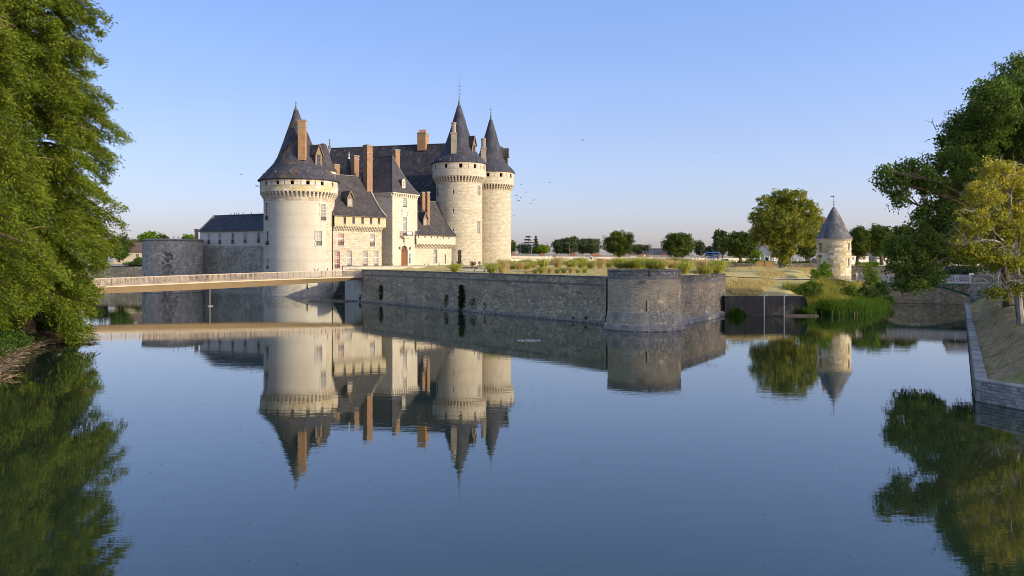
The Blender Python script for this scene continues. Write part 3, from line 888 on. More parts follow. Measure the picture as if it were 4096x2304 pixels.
def dormer(par, P, face, w, hw, hr, L, mat_body=None, mat_roof=None, arch=False, win=(0.5, 1.0, .35), pane=None, name='dormer', wf=None):
    """P: middle of the front foot; face: outward plan direction (x, y)"""
    f = Vector(face).normalized()
    M = Matrix(((-f.y, -f.x, 0, P[0]), (f.x, -f.y, 0, P[1]), (0, 0, 1, P[2]), (0, 0, 0, 1)))
    ww, wh, wz = win
    mb = MB()
    # front wall round the window, cheeks, back closes inside the roof
    a = w / 2
    mb.box(-a, -ww / 2, 0, .12, 0, hw); mb.box(ww / 2, a, 0, .12, 0, hw)
    mb.box(-ww / 2, ww / 2, 0, .12, 0, wz); mb.box(-ww / 2, ww / 2, 0, .12, wz + wh, hw)
    mb.poly([(-a, 0, hw), (a, 0, hw), (0, 0, hw + hr)])
    body = mb.build(name, mat_body or M_WOOD_G, par, M)
    ch = MB()
    for s in (-1, 1):
        ch.box(s * a - (.0 if s > 0 else .04) - .001, s * a + (.04 if s > 0 else 0) + .001, .001, L, 0, hw)
    ch.build('cheek', mat_roof or M_SLATE_W, body)
    rb = MB(); o = .22; e = .25
    if not arch:
        for s in (-1, 1):
            sl = hr / a
            p = [(s * (a + o), -e, hw - o * sl * .6), (0, -e, hw + hr), (0, L, hw + hr), (s * (a + o), L, hw - o * sl * .6)]
            q = [(x, y, z - .1) for x, y, z in p]
            rb.poly(p if s < 0 else p[::-1], [(0, 0), (0, 1.2), (L, 1.2), (L, 0)])
            rb.poly(q if s > 0 else q[::-1])
            rb.poly([p[0], q[0], q[1], p[1]]); rb.poly([p[0], p[3], q[3], q[0]])
    else:
        n = 8; pr = [(-(a + .15) * math.cos(PI * i / n), hw + hr * math.sin(PI * i / n)) for i in range(n + 1)]
        for (x0, z0), (x1, z1) in zip(pr[:-1], pr[1:]):
            rb.poly([(x0, -e, z0), (x1, -e, z1), (x1, L, z1), (x0, L, z0)])
            rb.poly([(x0, -e, z0), (x0, -e, z0 - .14), (x1, -e, z1 - .14), (x1, -e, z1)])
            rb.poly([(x0, -e, z0 - .14), (x1, -e, z1 - .14), (x1, L, z1 - .14), (x0, L, z0 - .14)][::-1])
    rb.build('dormer_roof', M_LEAD if arch else (mat_roof or M_SLATE_W), body)
    if not arch:
        vb = MB()
        for s in (-1, 1):
            vb.bar((s * (a + o), -e - .03, hw - o * hr / a * .6 - .05), (0, -e - .03, hw + hr - .02), .08, .2)
        vb.build('bargeboard', M_WOOD_G, body)
    fb = MB(); F_ = .06
    fb.box(-ww / 2, -ww / 2 + F_, .04, .1, wz, wz + wh); fb.box(ww / 2 - F_, ww / 2, .04, .1, wz, wz + wh)
    fb.box(-F_ / 2, F_ / 2, .04, .1, wz, wz + wh)
    for i in range(4):
        z = wz + wh * i / 3
        fb.box(-ww / 2, ww / 2, .045, .09, z - .02, z + .02)
    fb.build('window_frame', wf or M_WHITE, body)
    pb = MB(); pb.poly([(-ww / 2, .11, wz), (ww / 2, .11, wz), (ww / 2, .11, wz + wh), (-ww / 2, .11, wz + wh)]); pb.build('pane', pane or M_PANE, body)
    return body

def finial(par, x, y, z0, z1, rc, name='finial', knobs=3, cone_h=2.0, vane=False, mat=None):
    mat = mat or M_COPPER
    mb = MB(); h = z1 - z0
    mb.lathe([(rc, z0 - .1), (rc * .55, z0 + cone_h * .35), (rc * .22, z0 + cone_h * .8), (.08, z0 + cone_h), (.2 if rc > .2 else .1, z0 + cone_h + .08), (.07, z0 + cone_h + .25), (.05, z0 + cone_h + .4), (.035, z1 - .6), (.07, z1 - .35), (.02, z1)], 10, (x, y))
    zz = z0 + cone_h + .9
    for i in range(knobs):
        z = zz + i * 1.0
        if z > z1 - .6: break
        mb.box(x - .32, x + .32, y - .03, y + .03, z - .04, z + .04); mb.box(x - .03, x + .03, y - .32, y + .32, z - .04, z + .04)
        mb.box(x - .38, x - .30, y - .05, y + .05, z - .12, z + .12); mb.box(x + .30, x + .38, y - .05, y + .05, z - .12, z + .12)
    if vane:
        mb.box(x - .5, x, y - .02, y + .02, z1 - .42, z1 - .26); mb.box(x - .62, x - .5, y - .02, y + .02, z1 - .37, z1 - .29)
        mb.box(x - .24, x + .24, y - .03, y + .03, z1 - 1.3, z1 - 1.2)
    return mb.build(name, mat, par)

def attic_ring(par, S, n, a0, zo, wo, ho, zb, zt, slits=True):
    holes = []
    for i in range(n):
        a = R(a0) + 2 * PI * i / n
        holes.append((a * S.r, zo, wo, ho))
        if slits:
            b = a + PI / n
            holes.append((b * S.r, zo - .05, .09, ho * 1.05))
    # wrap into 0..2 pi r
    L = 2 * PI * S.r
    out = []
    for (u, z, w, h) in holes:
        u = u % L
        if u - w / 2 < 0 or u + w / 2 > L: u = w / 2 + .01 if u < L / 2 else L - w / 2 - .01
        out.append((u, z, w, h))
    return out

def hooks(par, pts):
    """little roof hooks with the pale streak they leave"""
    mb = MB()
    for p, o in pts:
        p = Vector(p); o = Vector((o[0], o[1], 0)).normalized()
        mb.bar(p, p + o * .22 + Vector((0, 0, .08)), .06, .06); mb.bar(p + o * .22 + Vector((0, 0, .08)), p + o * .22 + Vector((0, 0, .26)), .06, .06)
    mb.build('roof_hooks', M_LATT, par, kind='stuff')
def cone_hooks(par, c, prof, idx, n, a0=0.0):
    out = []
    for i in idx:
        r = (prof[i][0] + prof[i + 1][0]) / 2; z = (prof[i][1] + prof[i + 1][1]) / 2
        for k in range(n):
            a = a0 + 2 * PI * k / n; out.append(((c[0] + r * math.sin(a), c[1] - r * math.cos(a), z), (math.sin(a), -math.cos(a))))
    hooks(par, out)

def round_tower(name, label, c, r, z0, zc0, zc1, zs, ze, rp, re, prof, nop, a0, zo, wo, ho, ncorb, wins, mats, body_masonry, group=None,
                rz=None, zsteps=(), roofmat=None, shear=None, top_z=None, cap_r=.5, fin_top=None, lathe_n=64, knobs=3):
    par = thing(name, label, 'tower', group=group)
    mp, mm = mats
    S = Round(c, r, rz)
    holes = []
    L = 2 * PI * r
    for w in wins:
        u, z = S.uz(w['px'], w['y1']); u2, z2 = S.uz(w['px'], w['y0'])
        # width corrected for the turn of the wall
        p = S.map(u, 0); n = (p.xy - S.c).normalized(); vdir = p.xy.normalized()
        cosf = max(.3, -n.dot(vdir))
        ww = w['w'] / F * p.y / cosf
        w['u'] = u % L; w['z'] = z; w['h'] = z2 - z; w['ww'] = ww
        holes.append((u % L, z, ww, z2 - z))
    mb = MB(); wall(mb, S, 0, L, z0, zc1, holes, zsteps, .35); mb.build('wall', mats_wall(body_masonry), par)
    if body_masonry == 'ashlar':
        bl = block_list(S, 0, L, max(z0, 5.6), zc0, .36, .66, holes)
        masonry(S, bl, par, mp, mm, 300, .02, rough=.008)
    for w in wins:
        window(par, S, w['u'], w['z'], w['ww'], w['h'], w.get('pane'), w.get('c', 2), w.get('r', 4), w.get('rail', 0), .18, w.get('sur'), transom=w.get('tr'), fmat=w.get('fm'))
    # corbel ring
    corbels(par, S, 0, L, ncorb, zc0, zc1, rp - r - .02, L / ncorb * .46, M_CUT)
    SP = Round(c, rp); LP = 2 * PI * rp
    hh = attic_ring(par, SP, nop, a0, zo, wo, ho, zs, ze)
    pb = MB(); wall(pb, SP, 0, LP, zc1, ze, hh, (), .5)
    pb.lathe([(r - .01, zc1), (rp, zc1)], 64, c)
    pb.build('parapet', M_MORTAR, par)
    return par, S, SP, hh
def mats_wall(k): return {'ashlar': M_MORTAR, 'plaster': M_PLASTER}[k]
def ring_course(par, c, r, z, h, out, mat, name='string_course', n=72):
    mb = MB(); mb.lathe([(r - .02, z - h), (r + out * .4, z - h * .9), (r + out, z - h * .3), (r + out, z), (r - .02, z + .02)], n, c, smooth=False, t=.7)
    return mb.build(name, mat, par)

def cone_roof(par, c, prof, mat, shear, rp, n=72):
    mb = MB(); mb.lathe(prof, n, c, shear)
    z = prof[0][1]
    mb.lathe([(rp - .05, z - .02), (prof[0][0] - .02, z - .14), (prof[0][0], z)], n, c, shear)
    return mb.build('roof', mat, par)

# ================================================================ the castle
def build_castle():
    # ---------------- great round tower standing in the moat
    c = (XY(1197.5, 189.5)[0], 189.5); r = 7.47
    def rzl(z): return r + max(0.0, 2.4 - z) * .17
    wins = [dict(px=1067.5, y0=810, y1=880, w=13, rail=.9, sur=M_SUR, r=6),
            dict(px=1070, y0=925, y1=982, w=14, rail=.9, sur=M_SUR, r=5),
            dict(px=1071, y0=1035, y1=1076, w=10, rail=.6, sur=M_SUR),
            dict(px=1294, y0=816, y1=883, w=20, rail=.8, sur=M_SUR, r=6, pane=M_PANE_C),
            dict(px=1276.5, y0=923, y1=983, w=22, rail=.95, sur=M_SUR, r=6, pane=M_PANE_C),
            dict(px=1332, y0=1015, y1=1074, w=7, rail=.8, r=5, pane=M_PANE_C)]
    prof = [(8.75, 24.65), (8.05, 25.4), (6.95, 26.6), (6.0, 27.55), (5.2, 28.45), (4.35, 29.9), (3.65, 31.6), (3.0, 33.2), (2.4, 34.8), (1.6, 36.8), (.95, 38.5), (.42, 40.2)]
    def shear(z): return (-(z - 24.6) * .047, 0)
    par, S, SP, hh = round_tower('great_round_tower', 'great round tower rising from the moat beside the footbridge, lichened slate cone, orange chimney', c, r, -.6, 20.75, 21.9, 23.25, 24.5, 8.2, 8.75, prof,
                         16, 13.6 + 12.3, 23.35, .72, .72, 56, wins, (M_PAR_P, M_PAR_M), 'plaster', rz=rzl, zsteps=(0, 1.2, 2.4, 8, 14, 18))
    LP = 2 * PI * 8.2
    bl = block_list(SP, 0, LP, 21.95, 23.15, .6, 1.05, [], .03, .4)
    bl2 = block_list(SP, 0, LP, 23.3, 24.45, .58, .85, hh, .03, .3)
    masonry(SP, bl + bl2, par, M_PAR_P, M_PAR_M, 300, .02, rough=.006, colf=lambda u, z: (rnd(.45, 1) if z > 23.3 else (rnd(0, .45) if random.random() < .72 else rnd(.75, 1))))
    ring_course(par, c, 8.2, 23.24, .16, .12, M_SUR)
    # stone under the corbels, the quoin strip and the battered foot
    L = 2 * PI * r
    masonry(S, block_list(S, 0, L, 20.0, 20.72, .36, .6), par, M_ASH_P, M_WARM, 0, .02)
    uq0, uq1 = S.hit(1304), S.hit(1339)
    holes = [(w['u'] if w['u'] < L / 2 else w['u'] - L, w['z'] - .3, w['ww'] + .9, w['h'] + .7) for w in wins]
    masonry(S, block_list(S, uq0, uq1 + 1.5, 7.5, 20.0, .36, .62, holes), par, M_ASH_P, M_ASH_M, 150, .025)
    masonry(S, block_list(S, 0, L, 0.02, 2.5, .42, .8), par, M_GRY_P, M_PALE, 150, .05, colf=lambda u, z: rnd(.3, 1))
    cone_roof(par, c, prof, M_SLATE_L, shear, 8.2)
    cone_hooks(par, c, prof, (1,), 14)
    sx, sy = shear(40.2)
    finial(par, c[0] + sx, c[1] + sy, 40.1, 42.3, .5, knobs=0, cone_h=1.4, mat=M_LEAD)
    core = MB(); core.lathe([(7.2, 21.5), (7.2, 24.6)], 24, c); core.build('painted_attic_shade', M_BLACK, par)  # near-black drum added so the attic openings look unlit
    chimney(par, 1209, 185.2, 29, 1.3, 37.25, 28.7, 0.0, M_BRICK_O)
    a = R(13.6 + 48)
    fx, fy = math.sin(a), -math.cos(a)
    dormer(par, (c[0] + fx * 5.6 - .15, c[1] + fy * 5.6, 27.4), (fx, fy), 2.0, 2.9, 2.0, 4.2, M_DORM, M_SLATE_L, win=(1.2, 2.3, .4), wf=M_DORM)
    # cross loop with round foot low on the wall, its inner shade painted as a black plate
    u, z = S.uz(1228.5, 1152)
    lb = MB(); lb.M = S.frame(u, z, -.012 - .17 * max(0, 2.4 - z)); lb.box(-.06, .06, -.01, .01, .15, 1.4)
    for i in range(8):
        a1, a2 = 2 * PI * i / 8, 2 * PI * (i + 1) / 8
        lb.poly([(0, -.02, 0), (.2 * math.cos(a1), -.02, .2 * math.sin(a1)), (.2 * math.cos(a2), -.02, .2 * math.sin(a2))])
    lb.build('painted_loophole', M_BLACK, par)
    # stair turret roof behind
    tx, ty = XY(1291, 199)[0], 199.0
    hb = MB(); hb.lathe([(3.0, 12), (3.0, 27.6), (3.25, 27.75)], 20, (tx, ty)); hb.build('turret_wall', M_PLASTER, par)
    tb = MB(); tb.lathe([(3.35, 27.7), (2.6, 28.7), (1.9, 30.5), (1.15, 33.0), (.75, 34.0), (0.02, 34.2)], 20, (tx, ty)); tb.build('turret_roof', M_SLATE_W, par)

    # ---------------- east wing between the great tower and the gate pavilion
    E0, E1 = XY(1338, 187.6), XY(1544, 197.2)
    ze, zr = 17.35, 26.9
    par = thing('castle_wing', 'tall castle wing with yellow attic band between great round tower and gate pavilion', 'castle wing')
    SA = Flat(E0, E1); SL = SA.inset(.62, 0, .75)
    att = []
    for px in (1379, 1414, 1450, 1484, 1516):
        u, za = SA.uz(px, 896); _, zb = SA.uz(px, 868.5)
        att.append((u, za, .62, zb - za))
    mb = MB(); wall(mb, SA, 0, SA.L, 14.95, ze, att, (), .4)
    mb.poly([SA.map(0, 14.95), SA.map(SA.L, 14.95), SA.map(SA.L, 14.95, .7), SA.map(0, 14.95, .7)][::-1])
    mb.poly([SA.map(SA.L, 14.95), SA.map(SA.L, 14.95, 6), SA.map(SA.L, ze, 6), SA.map(SA.L, ze)], [(0, 0), (6, 0), (6, 3), (0, 3)])
    mb.build('attic_wall', M_MORTAR, par)
    masonry(SA, block_list(SA, 0, SA.L, 15.0, ze - .12, .48, .95, att, .03, .3), par, M_PAR_P, M_PAR_M, 160, .02, colf=lambda u, z: rnd(.05, .6), rough=.005)
    for h in att:
        window(par, SA, h[0], h[1], h[2], h[3], M_PANE, 1, 1, 0, .3)
    corbels(par, SL, 0, SL.L, 30, 13.95, 14.95, .62, .24, M_CUT)
    lw = []
    W = [(1365, 936, 982, 22, M_PANE_R, .9, 6), (1489.5, 940, 985, 18, M_PANE_C, .9, 6), (1349, 1007, 1073, 20, M_PANE_R, .7, 7), (1397, 1007, 1068, 19, M_PANE_C, .5, 7),
         (1461.5, 1007, 1067, 17, M_PANE_C, .55, 7), (1505, 1007, 1067, 16, M_PANE_C, .6, 7)]
    for (px, y0, y1, w, pn, rail, rows) in W:
        u, z = SL.uz(px, y1); _, z2 = SL.uz(px, y0); p = SL.map(u, 0)
        ww = w / F * p.y / (SL.d.x - (px - CX) / F * SL.d.y)
        lw.append((u, z, ww, z2 - z, pn, rail, rows))
    holes = [l[:4] for l in lw]
    mb = MB(); wall(mb, SL, 0, SL.L, -.5, 14.95, holes, (), .4)
    mb.poly([SL.map(SL.L, -.5), SL.map(SL.L, -.5, 6), SL.map(SL.L, 14.95, 6), SL.map(SL.L, 14.95)], [(0, 0), (6, 0), (6, 15), (0, 15)])
    mb.build('wall', M_MORTAR, par)
    masonry(SL, block_list(SL, 0, SL.L, 0.1, 13.9, .37, .72, holes, .025), par, M_ASH_P, M_ASH_M, 300, .02, rough=.006)
    for (u, z, w, h, pn, rail, rows) in lw: window(par, SL, u, z, w, h, pn, 4, rows, rail, .2, None, .05, transom=.62)
    gable_roof(par, E0, E1, 8.0, ze, zr, .42, M_SLATE_W, verge=(SA.L - .1,), wallmat=M_PLASTER_G)
    du, dz = SA.uz(1418, 829)
    f = SA.n
    q = SA.map(du + .3, 0, 2.1)
    dormer(par, (q.x, q.y, 19.3), (f.x, f.y), 1.5, 2.1, 1.5, 3.6, M_WOOD_G, M_SLATE, win=(.95, 1.5, .35), pane=M_PANE_C)
    chimney(par, 1471.5, 201.5, 38, 2.0, 34.15, 23.2, .8)
    chimney(par, 1420, 212, 33, 1.8, 33.0, 27.5, .8)
    chimney(par, 1341.5, 209, 34, 1.8, 30.55, 26.5, .8, M_BRICK_O)
    q0, q1 = XY(1364, 214), XY(1428, 214)
    tcx = (q0[0] + q1[0]) / 2
    tb = MB(); tb.lathe([(1.95, 27.4), (1.5, 28.9), (.75, 31.2), (.2, 32.6), (.12, 32.9)], 8, (tcx, 214), smooth=False); tb.build('turret_roof', M_SLATE_W, par)
    tb = MB(); tb.lathe([(1.8, 20), (1.8, 27.5)], 8, (tcx, 214), smooth=False); tb.build('turret_wall', M_PLASTER, par)
    finial(par, tcx, 214, 32.5, 34.2, .3, knobs=0, cone_h=.8, mat=M_WHITE)

    # ---------------- gate pavilion
    par = thing('gate_pavilion', 'square gate pavilion with arched brown door, balcony and tall slate hipped roof', 'gate tower')
    ud = Vector((.50, .866)); vd = Vector((-.866, .50))
    A = Vector(XY(1570, 199.0)); wid = 9.5; dep = 12
    B = A + ud * wid; Cc = B + vd * dep; Dd = A + vd * dep
    SR = Flat(A, B); SLf = Flat(Dd, A)
    ze = 23.05; zr = 32.1
    wl = []
    def pw(S, px, y0, y1, w):
        u, z = S.uz(px, y1); _, z2 = S.uz(px, y0); p = S.map(u, 0)
        return (u, z, w / F * p.y / (S.d.x - (px - CX) / F * S.d.y), z2 - z)
    w1 = pw(SR, 1618.5, 791.5, 829, 15.5); w2 = pw(SR, 1619, 869, 924, 16.5); dr = pw(SR, 1617, 979, 1061, 26)
    dr = (dr[0], 6.35, dr[2], dr[3])
    mb = MB(); wall(mb, SR, 0, SR.L, 5.5, ze, [w1, w2, dr], (), .55)
    wall(mb, SLf, 0, SLf.L, 5.5, ze, [], (), .4)
    for (p, q) in ((B, Cc), (Cc, Dd)):
        s = Flat(p, q); wall(mb, s, 0, s.L, 5.5, ze)
    mb.build('wall', M_PLASTER_P, par)
    surr = (w2[0], w2[1] - 1.6, w2[2] + 1.6, w2[3] + 2.6); dsur = (dr[0], 6.2, dr[2] + 1.0, dr[3] + .8); s1 = (w1[0], w1[1] - .6, w1[2] + 1.3, w1[3] + 1.2)
    masonry(SR, block_list(SR, .02, SR.L - .02, 6.4, ze - 1.15, .37, .75, [surr, dsur, s1], .016), par, M_ASH_P, M_PALE2, 300, .012, rough=.005, colf=lambda u, z: rnd(.45, .95))
    masonry(SLf, block_list(SLf, SLf.L - 3.6, SLf.L - .02, 6.4, ze - 1.15, .37, .75, [], .02), par, M_ASH_P, M_PALE2, 80, .015, rough=.005, colf=lambda u, z: rnd(.4, .9))
    # cornice with brackets
    cb = MB()
    for s in (SR, SLf, Flat(B, Cc), Flat(Cc, Dd)):
        o1 = s.inset(-.42, -.42, -.42); i1 = s.inset(-.02)
        for (zz0, zz1, k) in ((ze - .22, ze + .05, .42), (ze - 1.1, ze - .95, .08)):
            t_ = s.inset(-k, -k, -k)
            a0, a1, b0, b1 = t_.map(0, zz0), t_.map(t_.L, zz0), t_.map(t_.L, zz1), t_.map(0, zz1)
            cb.poly([a0, a1, b0, b1]); cb.poly([s.map(0, zz0, .1), s.map(s.L, zz0, .1), a1, a0]); cb.poly([b1, b0, s.map(s.L, zz1, .1), s.map(0, zz1, .1)])
    cb.build('cornice', M_SUR, par)
    bk = MB(); bk.box(-.17, .17, -.36, .02, .3, .66, .7); bk.box(-.15, .15, -.2, .02, 0, .3, .6)
    me = bk.mesh('bracket'); me.materials.append(M_SUR)
    for s in (SR, SLf):
        n = int(s.L / .85)
        for i in range(n + 1): link('cornice_bracket', me, None, par, s.frame(.2 + (s.L - .4) * i / n, ze - .9, 0))
    qs = {}
    C4 = [A - ud * .5 - vd * .5, B + ud * .5 - vd * .5, Cc + ud * .5 + vd * .5, Dd - ud * .5 + vd * .5]
    mid0 = (A + B) / 2 + vd * 3.6; mid1 = (A + B) / 2 + vd * 9.2
    hip_roof(par, C4, [mid0, mid0, mid1, mid1], ze + .05, zr, .42, M_SLATE_W)
    window(par, SR, *w1[:4], M_PANE_C, 4, 5, .35, .22)
    window(par, SR, *w2[:4], M_PANE_C, 4, 7, 0, .22, transom=.66)
    # window surrounds
    for (u, z, w, h, e, ped) in ((*w1, .28, False), (*w2, .3, True)):
        sb = MB(); sb.M = SR.frame(u, z, 0)
        for (a, b, p, q) in ((-w / 2 - e, -w / 2, -.1, h + e), (w / 2, w / 2 + e, -.1, h + e), (-w / 2, w / 2, h, h + e), (-w / 2 - e, w / 2 + e, -e, -.1)):
            sb.box(a, b, -.06, .02, p, q, .8)
        if ped:
            sb.box(-w / 2 - .5, w / 2 + .5, -.35, .02, h + 1.45, h + 1.62, .6); sb.box(-w / 2 - .35, w / 2 + .35, -.2, .02, h + 1.2, h + 1.45, .8)
            sb.box(-w / 2 - .3, w / 2 + .3, -.08, .02, h + .5, h + 1.2, .9)
            for s_ in (-1, 1): sb.box(s_ * (w / 2 + .22) - .12, s_ * (w / 2 + .22) + .12, -.2, .02, h + .45, h + 1.2, .7)
        sb.build('window_surround', M_SUR, par)
    # balcony
    ub, zb = SR.uz(1625, 944)
    ub = w2[0]
    bb = MB(); bb.M = SR.frame(ub, zb, 0)
    bb.box(-1.9, 1.9, -1.1, .02, -.2, 0, .7); bb.box(-1.2, 1.2, -.8, .02, -.5, -.2, .6); bb.box(-.7, .7, -.5, .02, -1.3, -.5, .8); bb.box(-.45, .45, -.3, .02, -1.9, -1.3, .8)
    bal = bb.build('balcony', M_SUR, par)
    rb = MB(); rb.M = SR.frame(ub, zb, 0)
    for (p, q) in (((-1.85, -1.05), (1.85, -1.05)), ((-1.85, -1.05), (-1.85, 0)), ((1.85, -1.05), (1.85, 0))):
        for z in (.05, 1.0): rb.bar((*p, z), (*q, z), .05)
        Ls = math.hypot(q[0] - p[0], q[1] - p[1]); n = int(Ls / .16)
        for i in range(n + 1):
            x = p[0] + (q[0] - p[0]) * i / n; y = p[1] + (q[1] - p[1]) * i / n
            rb.bar((x, y, .05), (x, y, 1.0), .028)
            if i < n and i % 2 == 0: rb.bar((x, y, .15), (x + (q[0] - p[0]) / n, y + (q[1] - p[1]) / n, .85), .03)
    rb.build('railing', M_IRON, bal)
    bn = MB(); bn.M = SR.frame(ub, zb, 0); bn.box(-.55, 1.2, -1.1, -1.08, .3, .95, .9); bn.build('banner', M_RENDER, bal)
    # door
    w, h = dr[2], dr[3]
    db = MB(); db.M = SR.frame(dr[0], dr[1], .42)
    hd = h * .66
    for s_ in (-1, 1):
        x0, x1 = (s_ * w / 2, s_ * .03); x0, x1 = min(x0, x1), max(x0, x1)
        db.box(x0, x1, 0, .1, 0, hd)
        for k in range(3):
            db.box(x0 + .16, x1 - .16, -.05, .0, .25 + hd * k / 3.1, .25 + hd * k / 3.1 + hd * .24)
    db.build('door', M_WOOD, par)
    tb = MB(); tb.M = SR.frame(dr[0], dr[1], .42); tb.box(-w / 2, w / 2, .0, .08, hd + .02, h); tb.box(-.5, .5, -.09, 0, hd + .35, hd + 1.15); tb.box(-.25, .25, -.14, 0, hd + .9, hd + 1.4)
    tb.build('door_tympanum', M_TYMP, par)
    ab = MB(); ab.M = SR.frame(dr[0], dr[1], 0)
    rr = w / 2; zc = h - rr
    n = 12
    for i in range(n):
        a1, a2 = PI * i / n, PI * (i + 1) / n
        for (ra, rb_, y) in ((rr * .97, rr + .32, -.07),):
            ab.poly([(ra * math.cos(a1), y, zc + ra * math.sin(a1)), (ra * math.cos(a2), y, zc + ra * math.sin(a2)), (rb_ * math.cos(a2), y, zc + rb_ * math.sin(a2)), (rb_ * math.cos(a1), y, zc + rb_ * math.sin(a1))], None, .8)
            ab.poly([(ra * math.cos(a1), y, zc + ra * math.sin(a1)), (ra * math.cos(a1), .4, zc + ra * math.sin(a1)), (ra * math.cos(a2), .4, zc + ra * math.sin(a2)), (ra * math.cos(a2), y, zc + ra * math.sin(a2))], None, .5)
        # spandrel filling the square opening outside the arch
        x1, z1 = rr * math.cos(a1), zc + rr * math.sin(a1); x2, z2 = rr * math.cos(a2), zc + rr * math.sin(a2)
        ab.poly([(x1, -.02, z1), (x1, -.02, h + .02), (x2, -.02, h + .02), (x2, -.02, z2)], None, .7)
    for s_ in (-1, 1): ab.box(min(s_ * rr, s_ * (rr + .32)), max(s_ * rr, s_ * (rr + .32)), -.08, .02, -.2, zc, .8)
    ab.build('door_surround', M_SUR, par)
    for s_ in (-1, 1):
        lb = MB(); lb.M = SR.frame(dr[0] + s_ * (w / 2 + .75), 10.1, -.25); lb.box(-.14, .14, -.14, .14, 0, .5); lb.box(-.08, .08, -.08, .08, .5, .68); lb.box(-.03, .03, 0, .3, .1, .16)
        lb.build('wall_lantern', M_LEAD, par)
    pb = MB(); pb.M = SR.frame(dr[0] + w / 2 + .8, 6.9, -.04); pb.box(-.3, .3, -.02, .03, 0, 2.1); pb.build('notice_board', M_NOTICE, par)
    wb = MB(); wb.M = SR.frame(dr[0] + w / 2 + .8, 6.9, -.07)
    for i in range(6): wb.box(-.2, .2 - rnd(0, .15), -.01, .005, 1.8 - i * .27, 1.88 - i * .27)
    wb.build('notice_text', M_WHITE, par)
    chimney(par, 1584, 209.5, 32, 1.5, 34.1, 27.0, .8)
    q = SR.map(w1[0] + .1, 0, .35)
    dormer(par, (q.x, q.y, ze + 1.3), (SR.n.x, SR.n.y), 1.35, 1.85, .5, 3.4, M_SUR_D, M_SLATE_W, arch=True, win=(.75, 1.3, .3), pane=M_PANE)

    # ---------------- small wing between pavilion and keep
    E0, E1 = XY(1666, 206.00), XY(1822, 217.36)
    ze, zr = 13.76, 22.31
    par = thing('castle_wing', 'low castle wing with tiny attic windows and one dormer between gate pavilion and keep tower', 'castle wing')
    SA = Flat(E0, E1); SL = SA.inset(.6, 0, .8)
    att = []
    for px in (1674.6, 1700, 1725, 1749, 1773, 1796):
        u, za = SA.uz(px, 951.5); att.append((u, 12.88, .36, .6))
    for px in (1687, 1712.5, 1737, 1761, 1785):
        u, za = SA.uz(px, 951.5); att.append((u, 12.88, .07, .6))
    mb = MB(); wall(mb, SA, 0, SA.L, 11.52, ze, att, (), .4)
    mb.poly([SA.map(0, 11.52), SA.map(SA.L, 11.52), SA.map(SA.L, 11.52, .7), SA.map(0, 11.52, .7)][::-1])
    mb.poly([SA.map(SA.L, 11.52), SA.map(SA.L, 11.52, 6), SA.map(SA.L, ze, 6), SA.map(SA.L, ze)], [(0, 0), (6, 0), (6, 2), (0, 2)])
    mb.build('attic_wall', M_PLASTER_P, par)
    sb = MB(); sb.bar(SA.map(-.1, 12.72, -.04), SA.map(SA.L, 12.72, -.04), .12, .1, .7); sb.build('string_course', M_SUR, par)
    masonry(SA, block_list(SA, 0, SA.L, 11.58, ze - .1, .4, .8, att + [(SA.L / 2, 12.64, SA.L, .16)], .02), par, M_ASH_P, M_ASH_M, 120, .015, rough=.005, colf=lambda u, z: rnd(.4, .9))
    corbels(par, SL, 0, SL.L, 26, 10.43, 11.52, .6, .22, M_CUT)
    h1 = (*pw(SL, 1741.5, 1000, 1053, 15),); h2 = (*pw(SL, 1781, 1020, 1053, 6.5),)
    mb = MB(); wall(mb, SL, 0, SL.L, 5.5, 11.52, [h1, h2], (), .4)
    mb.poly([SL.map(SL.L, 5.5), SL.map(SL.L, 5.5, 6), SL.map(SL.L, 11.52, 6), SL.map(SL.L, 11.52)], [(0, 0), (6, 0), (6, 5), (0, 5)])
    mb.build('wall', M_MORTAR, par)
    masonry(SL, block_list(SL, 0, SL.L, 6.0, 10.41, .37, .72, [h1, h2], .02), par, M_ASH_P, M_ASH_M, 200, .016, rough=.006, colf=lambda u, z: rnd(.35, .95))
    window(par, SL, *h1, M_PANE, 4, 6, 0, .3, transom=.62); window(par, SL, *h2, M_PANE_C, 2, 4, 0, .3)
    gable_roof(par, E0, E1, 5.9, ze, zr, .45, M_SLATE_W, verge=(SA.L - .05,), wallmat=M_PLASTER_G)
    q = SA.map(SA.hit(1722) + .2, 0, 1.9)
    dormer(par, (q.x, q.y, ze + 2.2), (SA.n.x, SA.n.y), 1.4, 1.9, 1.4, 3.2, M_WOOD_G, M_SLATE, win=(.85, 1.5, .3), pane=M_PANE_C)
    chimney(par, 1710.5, 212.6, 18, 1.1, 24.29, 16.2, .8)
    chimney(par, 1690.5, 214.7, 21, 1.1, 24.39, 20.0, .8)

    # ---------------- keep
    par = thing('castle_keep', 'big rectangular keep whose huge dark slate roof looms behind the wings and chimneys', 'keep')
    w = Vector((-.96, .28)).normalized(); nn = Vector((-w.y, w.x))      # nn points back? chosen below
    Mid = Vector((-9.74, 235.28)); front = Vector((-.28, -.96)).normalized()
    K0 = Mid + w * 43.2 + front * 8.3; K1 = Mid + w * 1.0 + front * 8.3
    SK = Flat(K0, K1)
    mb = MB()
    for (p, q) in ((K0, K1), (K1, K1 - front * 16.6), (K1 - front * 16.6, K0 - front * 16.6), (K0 - front * 16.6, K0)):
        s = Flat(p, q); wall(mb, s, 0, s.L, 5.5, 23.56)
    mb.build('wall', M_ASHB, par)
    gable_roof(par, K0, K1, 8.3, 23.56, 39.35, .12, M_SLATE_K, over=.5, wallmat=M_ASHB, verge=(-.35,))
    # gallery under the eaves: black blocks stand for the shade in its openings
    gb = MB()
